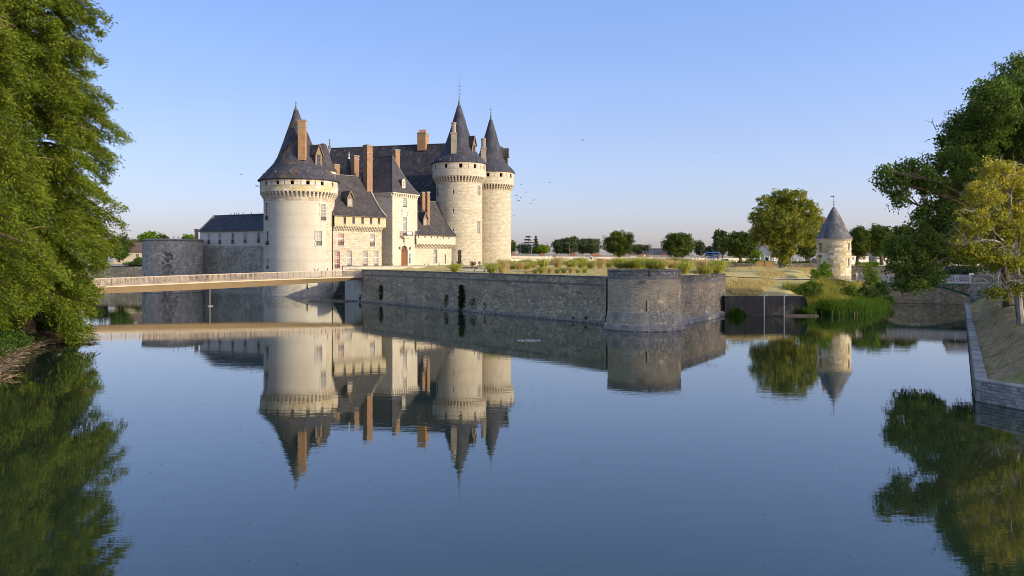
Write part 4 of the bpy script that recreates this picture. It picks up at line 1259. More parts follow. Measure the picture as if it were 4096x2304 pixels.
    for i in range(26):
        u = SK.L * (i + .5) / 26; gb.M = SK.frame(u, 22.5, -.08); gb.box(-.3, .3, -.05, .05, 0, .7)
    gb.M = None; gb.build('painted_gallery_openings', M_BLACK, par)
    fb = MB(); fp = Flat(K0, K1).map(-.35, 39.5, 8.3)
    fb.lathe([(.45, 39.2), (.45, 40.0), (.2, 40.3), (.3, 40.9), (.12, 41.2), (.25, 41.6), (.03, 42.2)], 8, (fp.x, fp.y)); fb.build('gable_finial', M_COPE_J, par)
    chimney(par, 1692, 239.5, 44, 2.2, 42.52, 37.6, -.28 , M_BRICK_O, 7)
    # ---------------- keep corner towers
    profA = [(7.14, 32.26), (6.46, 33.25), (5.26, 34.29), (4.27, 35.65), (3.59, 37.21), (2.92, 39.19), (2.24, 41.17), (1.56, 43.57), (0.99, 45.44), (0.50, 47.11)]
    def tower2(c, r, label, a0, prof, wins, dz, fin, extra):
        k = r / 5.89
        prof = [(a * k, z + dz) for a, z in prof]
        rp = 6.77 * k
        par, S, SP, hh = round_tower('keep_tower', label, c, r, 5.5, 27.26 + dz, 28.67 + dz, 30.64 + dz, 32.16 + dz, rp, 7.14 * k, prof, 11, a0, 30.67 + dz, .78, .98, 50, wins,
                                     (M_ASH_P, M_ASH_M), 'ashlar', group='corner towers of the keep')
        LP = 2 * PI * rp
        masonry(SP, block_list(SP, 0, LP, 28.72 + dz, 30.44 + dz, .42, .8, [], .02) + block_list(SP, 0, LP, 30.62 + dz, 32.10 + dz, .42, .8, hh, .02), par, M_ASH_P, M_PARA_M, 150, .018, rough=.005, colf=lambda u, z: rnd(.3, 1))
        ring_course(par, c, rp, 30.56 + dz, .14, .1, M_SUR)
        cone_roof(par, c, prof, M_SLATE, None, rp)
        cone_hooks(par, c, prof, (0,), 14, .2)
        finial(par, c[0], c[1], prof[-1][1] - .1, fin, .5 * k, cone_h=2.3)
        core = MB(); core.lathe([(rp - 1, 28.35 + dz), (rp - 1, 32.21 + dz)], 24, c); core.build('painted_attic_shade', M_BLACK, par)  # added black drum: attic shade behind the openings, put into colour
        return par, S
    cA = (XY(1836.6, 224.03)[0], 224.03)
    winsA = [dict(px=1814, y0=759, y1=775, w=6, c=1, r=1, fm=M_ST), dict(px=1814, y0=835, y1=851, w=6, c=1, r=1, fm=M_ST), dict(px=1813, y0=915, y1=930, w=6, c=1, r=1, fm=M_ST),
             dict(px=1916.5, y0=747, y1=781, w=11.5, c=2, r=2, fm=M_ST, tr=.6, pane=M_PANE_C), dict(px=1915.5, y0=886, y1=934, w=12.72, c=2, r=2, fm=M_ST, tr=.6, pane=M_PANE_C),
             dict(px=1749, y0=752, y1=785, w=7, c=2, r=2, fm=M_ST, tr=.6), dict(px=1836.5, y0=1001, y1=1048, w=17, c=2, r=2, fm=M_WOOD, tr=.62)]
    pa, SAx = tower2(cA, 5.89, 'nearer keep tower joined to the low wing, highest slate cone with one stone chimney', -3.6 + 10.4, profA, winsA, 0, 53.05, None)
    aerial = MB(); aerial.tube([(cA[0], cA[1], 52.84), (cA[0], cA[1], 55.13)], [.03, .015], 5); aerial.build('lightning_rod', M_IRON, pa)
    def stone_stack(par, px, Y, wpx, z0, z1, zw):
        x = XY(px, Y)[0]; w = wpx / F * Y; o = MB()
        o.box(x - w / 2, x + w / 2, Y - w * .55, Y + w * .55, z0, zw, .6); o.box(x - w / 2 - .12, x + w / 2 + .12, Y - w * .55 - .12, Y + w * .55 + .12, zw, zw + .3, .8)
        ch = o.build('chimney', M_STACK, par)
        q = MB(); q.tube([(x, Y, zw + .3), (x, Y, z1 - .25)], w * .44, 10, .5); q.tube([(x, Y, z1 - .25), (x, Y, z1)], w * .52, 10, .7); q.build('chimney_shaft', M_STACK, ch)
    stone_stack(pa, 1815, 219.3, 21, 34.29, 42.11, 39.29)
    a = R(-3.6 + 62); fx, fy = math.sin(a), -math.cos(a)
    dormer(pa, (cA[0] + fx * 4.6, cA[1] + fy * 4.6, 34.40), (fx, fy), 1.5, 2.6, 2.2, 3.6, M_DORM, M_SLATE_W, win=(.95, 2.0, .35), wf=M_DORM)
    cB = (XY(1963.4, 246.54)[0], 246.54)
    pb_, SBx = tower2(cB, 5.67, 'farther keep tower at the right end of the castle, cone between two stone chimneys', -1.4 - 4.1, profA, [], 0, 51.07, None)
    stone_stack(pb_, 1934, 241.7, 21, 34.08, 41.27, 38.46)
    stone_stack(pb_, 2008.5, 250.6, 14, 35.13, 40.23, 37.21)
    a = R(-1.4 + 84); fx, fy = math.sin(a), -math.cos(a)
    dormer(pb_, (cB[0] + fx * 4.8, cB[1] + fy * 4.8, 34.40), (fx, fy), 1.5, 2.6, 2.2, 3.6, M_DORM, M_SLATE_W, win=(.95, 2.0, .35), wf=M_DORM)

    # ---------------- left wing on the moat
    E0, E1 = XY(800, 214.3), XY(1075, 203.2)
    ze = 14.75; zr = 18.75
    par = thing('moat_wing', 'low grey wing with five barred windows and blue slate roof left of the great tower', 'castle wing')
    S = Flat(E0, E1)
    wl = [pw(S, px, 932 - .6 * i, 977 - 1.1 * i, 10.5) for i, px in enumerate((836, 880, 930.5, 981, 1034.5))]
    mb = MB(); wall(mb, S, 0, S.L, 11.0, ze, wl, (), .35)
    sL = Flat(S.map(0, 0, 10).xy, S.p0); wall(mb, sL, 0, sL.L, 0, ze)
    mb.build('upper_wall', M_PLASTER_G, par)
    mb = MB(); wall(mb, S, 0, S.L, -.5, 11.0); mb.build('lower_wall', M_MORTARG, par)
    masonry(S, block_list(S, 0, S.L, .5, 10.95, .42, .62, [(h[0], h[1] - .1, h[2], h[3]) for h in wl], .03), par, M_GRY_P, M_GRY_M, 300, .03)
    lb = MB(); lb.M = None
    s2 = S.inset(-.5); wall(lb, s2, 0, s2.L, -.5, .5); lb.poly([s2.map(0, .5), s2.map(s2.L, .5), S.map(S.L, .5), S.map(0, .5)]); lb.build('foot_ledge', M_GRY_J2, par)
    for h in wl: window(par, S, *h, M_PANE, 2, 5, .95, .14, M_SUR)
    gable_roof(par, E0, E1, 4.6, ze, zr, .12, M_SLATE, verge=(-.1,), wallmat=M_PLASTER_G)
    chimney(par, 786, 222, 11, .8, 15.6, 12, 0, M_BRICK_O)
    # ---------------- low round tower
    c = (XY(692, 208)[0], 208.0); rl = 6.75
    par = thing('low_round_tower', 'low roofless grey round tower with a dark water stain and one small window', 'tower')
    S = Round(c, rl); u, z = S.uz(790.5, 1054); _, z2 = S.uz(790.5, 1031)
    hl = [(u % (2 * PI * rl), z, 1.15, z2 - z)]
    mb = MB(); wall(mb, S, 0, 2 * PI * rl, -.5, 12.1, hl); mb.build('wall', M_MORTARG, par)
    def stain(u, z):
        L = 2 * PI * rl; uu = u if u < L / 2 else u - L
        d = abs(uu - S.hit(671) - .3 * math.sin(z))
        wdt = 1.1 + (12 - z) * .09
        return rnd(0, .22) if d < wdt * rnd(.3, .95) and z < 9.8 and random.random() < .85 else rnd(.2, 1)
    masonry(S, block_list(S, 0, 2 * PI * rl, .1, 12.05, .44, .6, hl, .03), par, M_LOW_P, M_LOW_M, 300, .03, colf=stain)
    ring_course(par, c, rl, 12.35, .3, .28, M_COPE_J)
    tp = MB(); tp.lathe([(rl + .28, 12.35), (rl - .1, 12.6), (rl - .9, 12.62), (rl - 1.0, 11.0)], 48, c, t=.4); tp.build('wall_top', M_COPE_J, par)
    fl = MB(); fl.lathe([(rl - .9, 11.2), (0.05, 11.2)], 24, c); fl.build('roof_terrace', M_GRAVEL, par)
    window(par, S, *hl[0], M_PANE_R, 4, 5, 0, .25, M_SUR)

M_SUR = stone_mat('white_dressed_stone', [(0, (0.50, 0.42, 0.28)), (.5, (0.60, 0.54, 0.42)), (1, (0.68, 0.63, 0.53))], 'attr', 0.25)
M_SUR_D = M_SUR
M_WARM = stone_mat('brownish_stone', [(0, (0.38, 0.27, 0.18)), (.5, (0.48, 0.38, 0.27)), (1, (0.56, 0.49, 0.37))], 'attr', 0.35)
M_PALE = stone_mat('pale_foot_stone', [(0, (0.36, 0.32, 0.26)), (.5, (0.47, 0.42, 0.34)), (1, (0.55, 0.50, 0.41))], 'attr', 0.5, (0.17, 0.15, 0.12))
M_PALE2 = stone_mat('smooth_pale_ashlar', [(0, (0.53, 0.46, 0.34)), (.5, (0.60, 0.54, 0.42)), (1, (0.68, 0.62, 0.50))], 'attr', 0.2, (0.33, 0.29, 0.22))
M_PARA_M = stone_mat('keep_parapet_stone', [(0, (0.50, 0.42, 0.27)), (.5, (0.58, 0.50, 0.35)), (1, (0.66, 0.60, 0.47))], 'attr', 0.3)
M_PLASTER_P = mk_plaster('pavilion_joint_stone', (0.53, 0.465, 0.36), (0.62, 0.55, 0.44), (0.38, 0.33, 0.25), False)
M_ASHB = mk_plaster('keep_wall_stone', (0.40, 0.35, 0.27), (0.5, 0.44, 0.34), (0.25, 0.2, 0.15), False)
M_MORTARG = plain('grey_mortar', (0.22, 0.195, 0.16), 0.95, 0.1, 0.2, 1)
M_GRY_J2 = stone_mat('ledge_stone', GRY, 'attr', .4)
M_STACK = stone_mat('grey_stack_stone', [(0, (0.26, 0.23, 0.18)), (1, (0.42, 0.37, 0.29))], 'attr', 0.5)
M_LOWC = [(0.0, (0.10, 0.088, 0.068)), (0.12, (0.20, 0.175, 0.14)), (0.2, (0.33, 0.30, 0.235)), (0.6, (0.45, 0.41, 0.325)), (1.0, (0.58, 0.53, 0.42))]
M_LOW_P = stone_mat('low_tower_stone', M_LOWC, 'obj', 0.45, (0.2, 0.18, 0.15))
M_LOW_M = stone_mat('low_tower_stone_joined', M_LOWC, 'attr', 0.45, (0.2, 0.18, 0.15))
M_DORM = plain('carved_grey_wood', (0.24, 0.18, 0.12), 0.85, 0.2, 0.25, 4)
M_ST = plain('window_stone_mullion', (0.42, 0.37, 0.29), 0.9, 0.2, 0.15, 3)
M_TYMP = plain('carved_door_head', (0.15, 0.075, 0.04), 0.8, 0.2, 0.3, 6)
M_NOTICE = plain('dark_blue_notice', (0.03, 0.04, 0.12), 0.5, 0.4)
build_castle()
# ================================================================ water, ground, walls
M_TERR = mk_plaster('streaked_terrace_render', (0.52, 0.46, 0.36), (0.62, 0.56, 0.45), (0.20, 0.16, 0.12), False)
RA = Vector((-27.5, 159.5)); RB = Vector((10.9, 101.2))
BC = Vector((14.24, 94.4)); BR = 3.9
RC = Vector((17.2, 97.6)); RD = Vector((29.5, 121.0))
CW0 = Vector((28.6, 117.6)); CW1 = Vector((39.2, 117.6))
SHORE = [(39.2, 116.6), (41.0, 119.0), (43.3, 116.9), (48.5, 120.6), (53.5, 128.5), (57.2, 135.0), (61.0, 142.0), (62.5, 149.0), (62.0, 156.0)]
FW0, FW1 = Vector((58.0, 159.0)), Vector((84.0, 144.5))
mb = MB(); mb.poly([(-400, -60, 0), (500, -60, 0), (500, 420, 0), (-400, 420, 0)])
w_ = mb.build('moat_water', M_WATER, kind='structure')
mb = MB(); mb.poly([(-400, -60, -2.5), (500, -60, -2.5), (500, 420, -2.5), (-400, 420, -2.5)])
mb.build('moat_bed', M_SOIL, kind='structure')

PATH = [(30.5, 139.5), (36, 138.2), (44, 139.5), (52, 143.0), (58.5, 147.2)]
def pdist(x, y, pl): return min(seg_dist(x, y, a, b) for a, b in zip(pl[:-1], pl[1:]))
def bumpf(x, y): return .12 * math.sin(x * .31 + y * .17) + .1 * math.sin(x * .13 - y * .41 + 1.3) + .05 * math.sin(x * 1.1 + y * .9)
def gz(x, y):
    if y > 212.5: base = 6.42
    elif y > 210.5: base = 5.85 + (y - 210.5) * .28
    else: base = 5.3 + .5 * max(0, min(1, (y - 120) / 80))
    if x < 25: 
        # court in front of the gate
        if y > 186 - (x + 30) * -.28 and y <= 212.5 and x < -4: base = 6.28
        return base + (bumpf(x, y) * .4 if y < 200 else 0)
    a = 2.55 + .10 * max(0, y - 118.2) if x < 60 else 9
    d = pdist(x, y, SHORE)
    b = .18 + .40 * d + .1 * bumpf(x, y)
    if 28 < x < 39.3: b = 2.55 + .10 * (y - 117.6)
    if 39.3 <= x < 43:
        b = min(b, 9)
    z = min(base, a if x < 60 else 9, b) if x >= 39.3 else min(base, b)
    # level of the path and bridge head
    dp = pdist(x, y, PATH)
    if dp < 4.6 and x > 33:
        t = (x - 30.5) / 28; pz = 4.85 + (3.95 - 4.85) * max(0, min(1, t))
        k = 1 if dp < 2.6 else max(0, 1 - (dp - 2.6) / 2.0)
        z = z * (1 - k) + pz * k
    return z + bumpf(x, y) * .6 * min(1, max(0, (z - 1) / 3)) * (1 if y < 205 else 0)
poly = [tuple(RA), tuple(RB + Vector((.3, .3))), tuple(BC + Vector((-2.6, 0))), tuple(BC + Vector((2, 1.4))), tuple(RC + Vector((-.5, .3))), (28.9, 121.2), (28.6, 117.9), (39.2, 117.9)] + SHORE + [
    (58.2, 159.2), (84, 145.0), (110, 140), (160, 120), (700, 60), (4000, 400), (4000, 7500), (-4000, 7500), (-4000, 262), (-150, 262), (-60, 259), (-52, 236), (-60, 214), (-40, 205), (-31, 192), (-33, 172), (-29.2, 161.5)]
ground = terrain('ground', poly, gz, 1.5, M_GROUND, (-34, 92, 94, 222))
def strip(name, pl, wid, zf, mat, dz=0.03):
    mb = MB(); prev = None; out = []
    pts = []
    for a, b in zip(pl[:-1], pl[1:]):
        n = max(1, int(math.hypot(b[0] - a[0], b[1] - a[1]) / .8))
        pts += [(a[0] + (b[0] - a[0]) * i / n, a[1] + (b[1] - a[1]) * i / n) for i in range(n)]
    pts.append(pl[-1])
    for i, p in enumerate(pts):
        q = pts[min(i + 1, len(pts) - 1)]; o = pts[max(i - 1, 0)]
        d = Vector((q[0] - o[0], q[1] - o[1])).normalized(); n = Vector((d.y, -d.x))
        w = wid * (1 + .12 * math.sin(i * .7))
        row = [Vector(p) + n * w * k for k in (-.5, -.17, .17, .5)]
        row = [(r.x, r.y, zf(r.x, r.y) + dz) for r in row]
        if prev:
            for k in range(3): mb.poly([prev[k], row[k], row[k + 1], prev[k + 1]][::-1], smooth=True)
        prev = row
    o = mb.build(name, mat, kind='structure')
    bm = bmesh.new(); bm.from_mesh(o.data)
    for f in bm.faces:
        if f.normal.z < 0: f.normal_flip()
    bm.to_mesh(o.data); bm.free()
    return o
strip('path', PATH, 5.0, gz, M_GRAVEL, .15)
strip('garden_path', [(-14, 168), (4, 152), (20, 142), (30.5, 139.5)], 3.6, gz, M_GRAVEL, .12)
strip('promenade', [(22, 207.5), (50, 206), (56, 200)], 3.0, gz, M_GRAVEL, .12)
strip('street', [(-2, 226), (90, 226)], 9, lambda x, y: 6.42, M_ASPH, .02)

# ---- rampart: long shaded wall, bastion, return wall
def coping(par, S, zt, wd, u0, u1, name='coping_stone', L=1.15, h=.16, mat=None, over=.08, zf=None, d0=0.0):
    u = u0; me = None; mb = MB(); mb.box(-.5, .5, 0, 1, 0, 1)
    key = 'cope' + (mat or M_COPE).name
    if key not in UNIT:
        m_ = MB(); e = .03
        m_.box(-.5, .5, 0, 1, 0, .7); m_.box(-.5, .5, 0, 1, .7, 1, top=(.02, .05)); mm_ = m_.mesh(name); mm_.materials.append(mat or M_COPE); UNIT[key] = mm_
    k = 0
    while u < u1 - .2 and k < 300:
        w = min(L * rnd(.75, 1.25), u1 - u)
        if u1 - u - w < .3: w = u1 - u
        z = zf(u + w / 2) if zf else zt
        M = S.frame(u + w / 2, z - rnd(0, .015), d0 - over)
        o = bpy.data.objects.new(name, UNIT[key]); COL.objects.link(o); o.parent = par
        o.matrix_local = M @ Matrix.Diagonal((w - .025, wd + 2 * over, h, 1)); t = rnd(0, 1); o.color = (t, t, t, 1)
        u += w; k += 1
def ramp_wall():
    S = Flat(RA, RB); par = thing('rampart_wall', 'long shaded fieldstone rampart wall running from the footbridge to the round bastion', 'wall')
    zt = lambda u: 5.72 - .35 * u / S.L
    mb = MB(); n = 24
    slits = []
    for px in (1500, 1540, 1585, 1625, 1670, 1715, 1762, 1810, 1862, 1915, 1963, 2020, 2076, 2134, 2200, 2252, 2310, 2383):
        u = S.hit(px); slits.append((u, 3.0, .1, .75))
    us = sorted({S.L * i / n for i in range(n + 1)} | {h[0] - .05 for h in slits} | {h[0] + .05 for h in slits})
    def bat(z): return -(max(0, 2.2 - z) * .09)
    for a, b in zip(us[:-1], us[1:]):
        m = (a + b) / 2; hole = any(abs(m - h[0]) < .05 for h in slits)
        zz = [-.8, .35, 1.3, 2.2, 3.0, 3.75, 4.6, 5.37]
        for c, d in zip(zz[:-1], zz[1:]):
            if hole and c == 3.0:
                mb.poly([S.map(a, c, .3), S.map(b, c, .3), S.map(b, d, .3), S.map(a, d, .3)], [(0, 0)] * 4)
                for q in ((a,), (b,)):
                    mb.poly([S.map(q[0], c), S.map(q[0], c, .3), S.map(q[0], d, .3), S.map(q[0], d)], [(0, 0)] * 4)
                continue
            if d == 5.37: da, db = zt(a), zt(b)
            else: da = db = d
            mb.poly([S.map(a, c, bat(c)), S.map(b, c, bat(c)), S.map(b, db, bat(d)), S.map(a, da, bat(d))], [(a, c), (b, c), (b, d), (a, d)])
    S2 = S.inset(.6)
    for a, b in zip(us[:-1], us[1:]):
        mb.poly([S2.map(b, 4.5), S2.map(a, 4.5), S2.map(a, zt(a)), S2.map(b, zt(b))], [(a, 4), (b, 4), (b, 5.5), (a, 5.5)])
    mb.build('wall_face', M_RUB, par)
    coping(par, S, 5.7, .6, 0, S.L, zf=lambda u: zt(u))
    sc = MB()
    k = 40
    for i in range(k):
        a, b = S.L * i / k, S.L * (i + 1) / k - .03
        p = [S.map(a, zt(a) - .95, -.05), S.map(b, zt(b) - .95, -.05), S.map(b, zt(b) - .75, -.05), S.map(a, zt(a) - .75, -.05)]
        q = [S.map(a, zt(a) - .95, .02), S.map(b, zt(b) - .95, .02), S.map(b, zt(b) - .75, .02), S.map(a, zt(a) - .75, .02)]
        t = rnd(0, .6)
        sc.poly(p, None, t); sc.poly([q[0], q[1], p[1], p[0]], None, t); sc.poly([p[3], p[2], q[2], q[3]], None, t)
    sc.build('string_course', M_COPE_J, par)
    # plinth ledge at the water
    s3 = S.inset(-.32)
    pl = MB(); wall(pl, s3, 0, S.L, -.6, .34); pl.poly([s3.map(0, .34), s3.map(S.L, .34), S.map(S.L, .42, -.1), S.map(0, .42, -.1)], [(0, 0), (60, 0), (60, .3), (0, .3)]); pl.build('plinth', M_RUB_P, par)
    # smooth pier that carries the footbridge
    S4 = Flat((-31.6, 165.2), RA); pb = MB(); wall(pb, S4, 0, S4.L, -.6, 5.72); wall(pb, Flat((-31.6, 165.2), (-31.0, 165.6)), 0, .7, -.6, 5.72)
    pb.build('bridge_pier_face', M_TERR, par)
    rk = MB()
    # rough battered buttress behind the pier
    nz = 12
    rows = []
    for i in range(nz + 1):
        z = -.5 + 6.0 * i / nz; k = (1 - i / nz)
        rows.append([(-31.4 - .2, 165.1, z), (-32.2 - 1.3 * k ** 1.5 * 2 + rnd(-.12, .12), 167.3 - .5 * k + rnd(-.1, .1), z), (-33.2 - 2.6 * k ** 1.5 + rnd(-.15, .15), 171.5, z), (-31, 176, z)])
    for a, b in zip(rows[:-1], rows[1:]):
        for j in range(3): rk.poly([a[j + 1], a[j], b[j], b[j + 1]][::-1], [(j * 3, a[j][2]), (j * 3 + 3, a[j][2]), (j * 3 + 3, b[j][2]), (j * 3, b[j][2])])
    rk.build('rough_buttress', M_RUB_D, par)
M_RUB_D = mk_rubble('dark_broken_masonry', [(0, (0.04, 0.035, 0.03)), (0.6, (0.10, 0.085, 0.07)), (1, (0.2, 0.17, 0.13))], (0.06, 0.05, 0.04), (0.03, 0.03, 0.025), 2.2, 0.7)
M_RUB_P = mk_rubble('plinth_fieldstone', [(0, (0.32, 0.26, 0.19)), (0.5, (0.46, 0.40, 0.31)), (1, (0.6, 0.54, 0.43))], (0.36, 0.31, 0.23), (0.22, 0.2, 0.16), 2.4, 0.4)
ramp_wall()
def bastion():
    par = thing('round_bastion', 'round buff bastion with stone block foot where the rampart walls meet', 'bastion')
    r = BR
    def rz(z): return r + (max(0, 1.95 - z) * .12) + (.16 if z < .68 else 0)
    S = Round(BC, r, rz); L = 2 * PI * r
    mb = MB(); wall(mb, S, 0, L, 1.9, 5.42, [(S.hit(2585) % L, 1.95, .12, 1.25)], (2.2, 4), .5)
    wall(mb, S, 0, L, -.6, 1.9, [], (.66, .70)); 
    mb.build('wall_face', M_RUB_B, par)
    up = MB(); S2 = Round(BC, r + .02); wall(up, S2, 0, L, 5.6, 6.25); up.build('parapet_face', M_RUB_G, par)
    ring_course(par, BC, r, 5.6, .2, .07, M_COPE_J)
    masonry(S, block_list(S, 0, L, .72, 1.95, .31, .5, [], .03, .3), par, M_GRY_P, M_GRY_M, 150, .05, rough=.02, colf=lambda u, z: rnd(.2, .9))
    masonry(S, block_list(S, 0, L, .05, .66, .32, .62, [], .02, .25), par, M_QUAY, M_QUAY_M, 100, .045, rough=.012, colf=lambda u, z: rnd(.4, 1))
    S3 = Round(BC, r + .02); coping(par, S3, 6.25, .55, 0, L, L=.85, h=.17, over=.06)
    iw = MB(); S4 = Round(BC, r - .53); wall(iw, S4, 0, 2 * PI * (r - .53), 4.4, 6.25)
    for i in range(0): pass
    iw.build('parapet_inner_face', M_RUB_G, par)
    fl = MB(); fl.lathe([(r - .5, 5.1), (.02, 5.1)], 32, BC); fl.build('bastion_floor', M_GROUND, par)
    sp = MB(); sp.M = S.frame(S.hit(2574), 5.2, -.3); sp.box(-.2, .2, -.15, .35, -.12, .02); sp.box(-.26, .26, -.22, .3, .02, .12); sp.build('spout', M_COPE_J, par)
M_RUB_G = mk_rubble('grey_parapet_fieldstone', [(0, (0.21, 0.18, 0.14)), (0.5, (0.40, 0.36, 0.28)), (1, (0.66, 0.62, 0.52))], (0.32, 0.28, 0.215), (0.15, 0.14, 0.12), 2.2, 0.55)
bastion()
def right_wall():
    S = Flat(RC, RD); par = thing('rampart_wall', 'shorter rampart wall right of the bastion, ending above the reeds and concrete landing', 'wall')
    mb = MB()
    n = 12
    def bat(z): return -(max(0, 5.0 - z) * .05)
    zz = [-.6, .6, 2, 3.5, 4.62]
    for i in range(n):
        a, b = S.L * i / n, S.L * (i + 1) / n
        for c, d in zip(zz[:-1], zz[1:]):
            mb.poly([S.map(a, c, bat(c)), S.map(b, c, bat(c)), S.map(b, d, bat(d)), S.map(a, d, bat(d))], [(a, c), (b, c), (b, d), (a, d)])
    # end return
    S5 = Flat(RD, RD + Vector((-3.5, 2.2))); 
    wall(mb, S5, 0, S5.L, -.6, 5.4)
    mb.build('wall_face', M_RUB, par)
    ub = MB(); wall(ub, S, 0, S.L, 4.62, 5.45); S6 = S.inset(.55)
    for a, b in ((0, S.L),): ub.poly([S6.map(b, 4.3), S6.map(a, 4.3), S6.map(a, 5.45), S6.map(b, 5.45)])
    ub.build('parapet_face', M_RUB_G, par)
    sb = MB(); sb.bar(S.map(0, 4.7, -.03), S.map(S.L, 4.7, -.03), .1, .2, .9); sb.build('string_course', M_COPE_J, par)
    coping(par, S, 5.45, .55, 0, S.L)
    s3 = S.inset(-.75)
    masonry(s3, block_list(s3, 1.5, S.L, -.1, .5, .3, .7), par, M_QUAY, M_QUAY_M, 80, .05, colf=lambda u, z: rnd(.4, 1))
    pl = MB(); wall(pl, s3, 0, S.L, -.6, .5); pl.poly([s3.map(0, .5), s3.map(S.L, .5), S.map(S.L, .6, -.2), S.map(0, .6, -.2)]); pl.build('plinth', M_RUB_P, par)
right_wall()
def landing():
    par = thing('concrete_retaining_wall', 'dark stained concrete retaining wall with ledge beside the reeds', 'wall')
    mb = MB(); mb.box(CW0.x, CW1.x, 117.5, 117.95, -.6, 2.62); mb.build('wall_face', M_CONC_D, par)
    mb = MB(); mb.box(CW0.x + .4, CW1.x + 1.4, 115.7, 117.46, -.6, .22, top=(.05, .05)); mb.build('ledge', M_CONC_D, par)
    mb = MB(); mb.box(CW1.x - .02, CW1.x + .3, 117.46, 120.5, -.6, 2.6); mb.build('end_return', M_CONC_D, par)
    for px, lab in ((3057, 'bent grey handrail pipe rising from the water, left of two by the concrete wall'), (3137, 'bent grey handrail pipe rising from the water, right of two nearer the reeds')):
        x = XY(px, 115.4)[0]; t = MB()
        t.tube([(x, 115.4, -1), (x, 115.4, 2.55), (x + .05, 115.45, 2.7), (x + .22, 115.6, 2.76), (x + .7, 116.4, 2.78)], .085, 8)
        tag(t.build('handrail_pipe', M_PIPE), lab, 'pipe', 'pipes by the concrete wall')
M_PIPE = plain('galvanised_pipe', (0.50, 0.50, 0.48), 0.4, 0.5, 0.1, 3)
landing()
for i in range(6):
    x, y = [(40.6, 116.9), (41.6, 117.6), (42.6, 116.6), (43.5, 116.2), (46.2, 118.3), (46.9, 118.9)][i]
    m_ = MB(); m_.tube([(x, y, -.8), (x + rnd(-.05, .05), y, .62 + rnd(-.1, .15))], [.07, .06], 6)
    tag(m_.build('wooden_stake', M_WOOD_G), ['grey mooring stake in the water nearest the concrete ledge', 'grey stake in front of the reeds, second from the ledge', 'short grey stake standing among the reed stems', 'grey stake at the front edge of the reeds', 'stake at the right part of the reed bank', 'last stake before the bush hanging over the water'][i], 'stake', 'stakes along the reed bank')

# ---- gravel spit by the pier
mb = MB(); pts = []
for i in range(22):
    a = 2 * PI * i / 22; pts.append((-33.4 + 5.8 * math.cos(a) * (1 if math.cos(a) > 0 else 1.25), 160.2 + 1.6 * math.sin(a), 0))
c_ = (-32.5, 160.4, .32)
for a, b in zip(pts, pts[1:] + pts[:1]):
    m1 = [(p[0] * .8 + c_[0] * .2, p[1] * .8 + c_[1] * .2, .2) for p in (a, b)]
    mb.poly([(a[0], a[1], -.3), (b[0], b[1], -.3), m1[1], m1[0]]); mb.poly([m1[0], m1[1], c_])
mb.build('gravel_spit', plain('wet_gravel', (0.19, 0.165, 0.125), .9, .2, .5, 3), kind='structure')

# ---- terrace wall and ornaments before the wings
def terrace():
    S = Flat((-35.0, 181.0), (-8.5, 195.0)); par = thing('terrace_wall', 'low streaked pale terrace wall in front of the castle wings', 'wall')
    mb = MB(); wall(mb, S, 0, S.L, 4.5, 6.3); wall(mb, Flat(S.inset(.45).p1, S.inset(.45).p0), 0, S.L, 5, 6.3); mb.build('wall_face', M_TERR, par)
    coping(par, S, 6.3, .45, 0, S.L, L=1.4, h=.14, mat=M_COPE)
terrace()
def ball_pier(px, Y, lab):
    x = XY(px, Y)[0]; z = gz(x, Y) - .05
    par = thing('stone_ball_pier', lab, 'stone pier', (x, Y, z), group='stone balls on piers by the keep')
    m = MB(); m.box(-.45, .45, -.45, .45, 0, .8, .5); m.box(-.58, .58, -.58, .58, .8, .95, .7); m.build('pedestal', M_COPE_J, par)
    m = MB(); m.lathe([(.02, .95), (.25, .98), (.15, 1.08)] + [(.36 * math.sin(PI * (i + 1.2) / 10), 1.42 - .36 * math.cos(PI * (i + 1.2) / 10)) for i in range(8)] + [(.02, 1.79)], 12); m.build('ball', M_COPE_J, par)
ball_pier(1812, 186, 'stone ball on a pedestal left of the two potted shrubs'); ball_pier(1919, 184, 'stone ball on a block pedestal right of the two potted shrubs')
mb = MB()
for a, b in ((1822, 1912),):
    x0, x1 = XY(a, 184.5)[0], XY(b, 184.0)[0]
    mb.box(x0, x1, 184.2, 184.8, 5.4, 6.05)
    mb.box(x0 - .1, x1 + .1, 184.1, 184.9, 6.05, 6.18)
tag(mb.build('stone_balustrade_base', M_COPE_J), 'low broken stone parapet between the two ball piers under the keep tower', 'wall')

# ---- street retaining walls
def low_wall(name, lab, pts, z0, z1, mat, th=.4, cat='wall'):
    par = thing(name, lab, cat)
    for a, b in zip(pts[:-1], pts[1:]):
        S = Flat(a, b); mb = MB(); wall(mb, S, 0, S.L, z0, z1); T = Flat(S.inset(th).p1, S.inset(th).p0); wall(mb, T, 0, S.L, z0, z1)
        wall(mb, Flat(S.p1, T.p0), 0, th, z0, z1); wall(mb, Flat(T.p1, S.p0), 0, th, z0, z1)
        mb.build('wall_face', mat, par); coping(par, S, z1, th, 0, S.L, L=1.6, h=.12)
M_STREETW = mk_rubble('streaked_street_wall', [(0, (0.16, 0.14, 0.11)), (0.5, (0.34, 0.29, 0.22)), (1, (0.5, 0.44, 0.34))], (0.36, 0.30, 0.22), (0.09, 0.08, 0.065), 2.0, 0.6)
low_wall('street_wall', 'low streaked stone wall along the street behind the lawn', [(-3, 213.5), (46, 212.0), (75.5, 208.0)], 5.2, 6.75, M_STREETW)
low_wall('quay_retaining_wall', 'tall dark rubble retaining wall closing the moat behind the lattice footbridge', [tuple(FW0), tuple(FW1)], -.6, 6.4, M_RUB, .6)
low_wall('shore_wall', 'far rubble shore wall seen between the cypress and the low round tower', [(-150, 264), (-60, 258)], -.6, 5.9, M_RUB_F, .6)

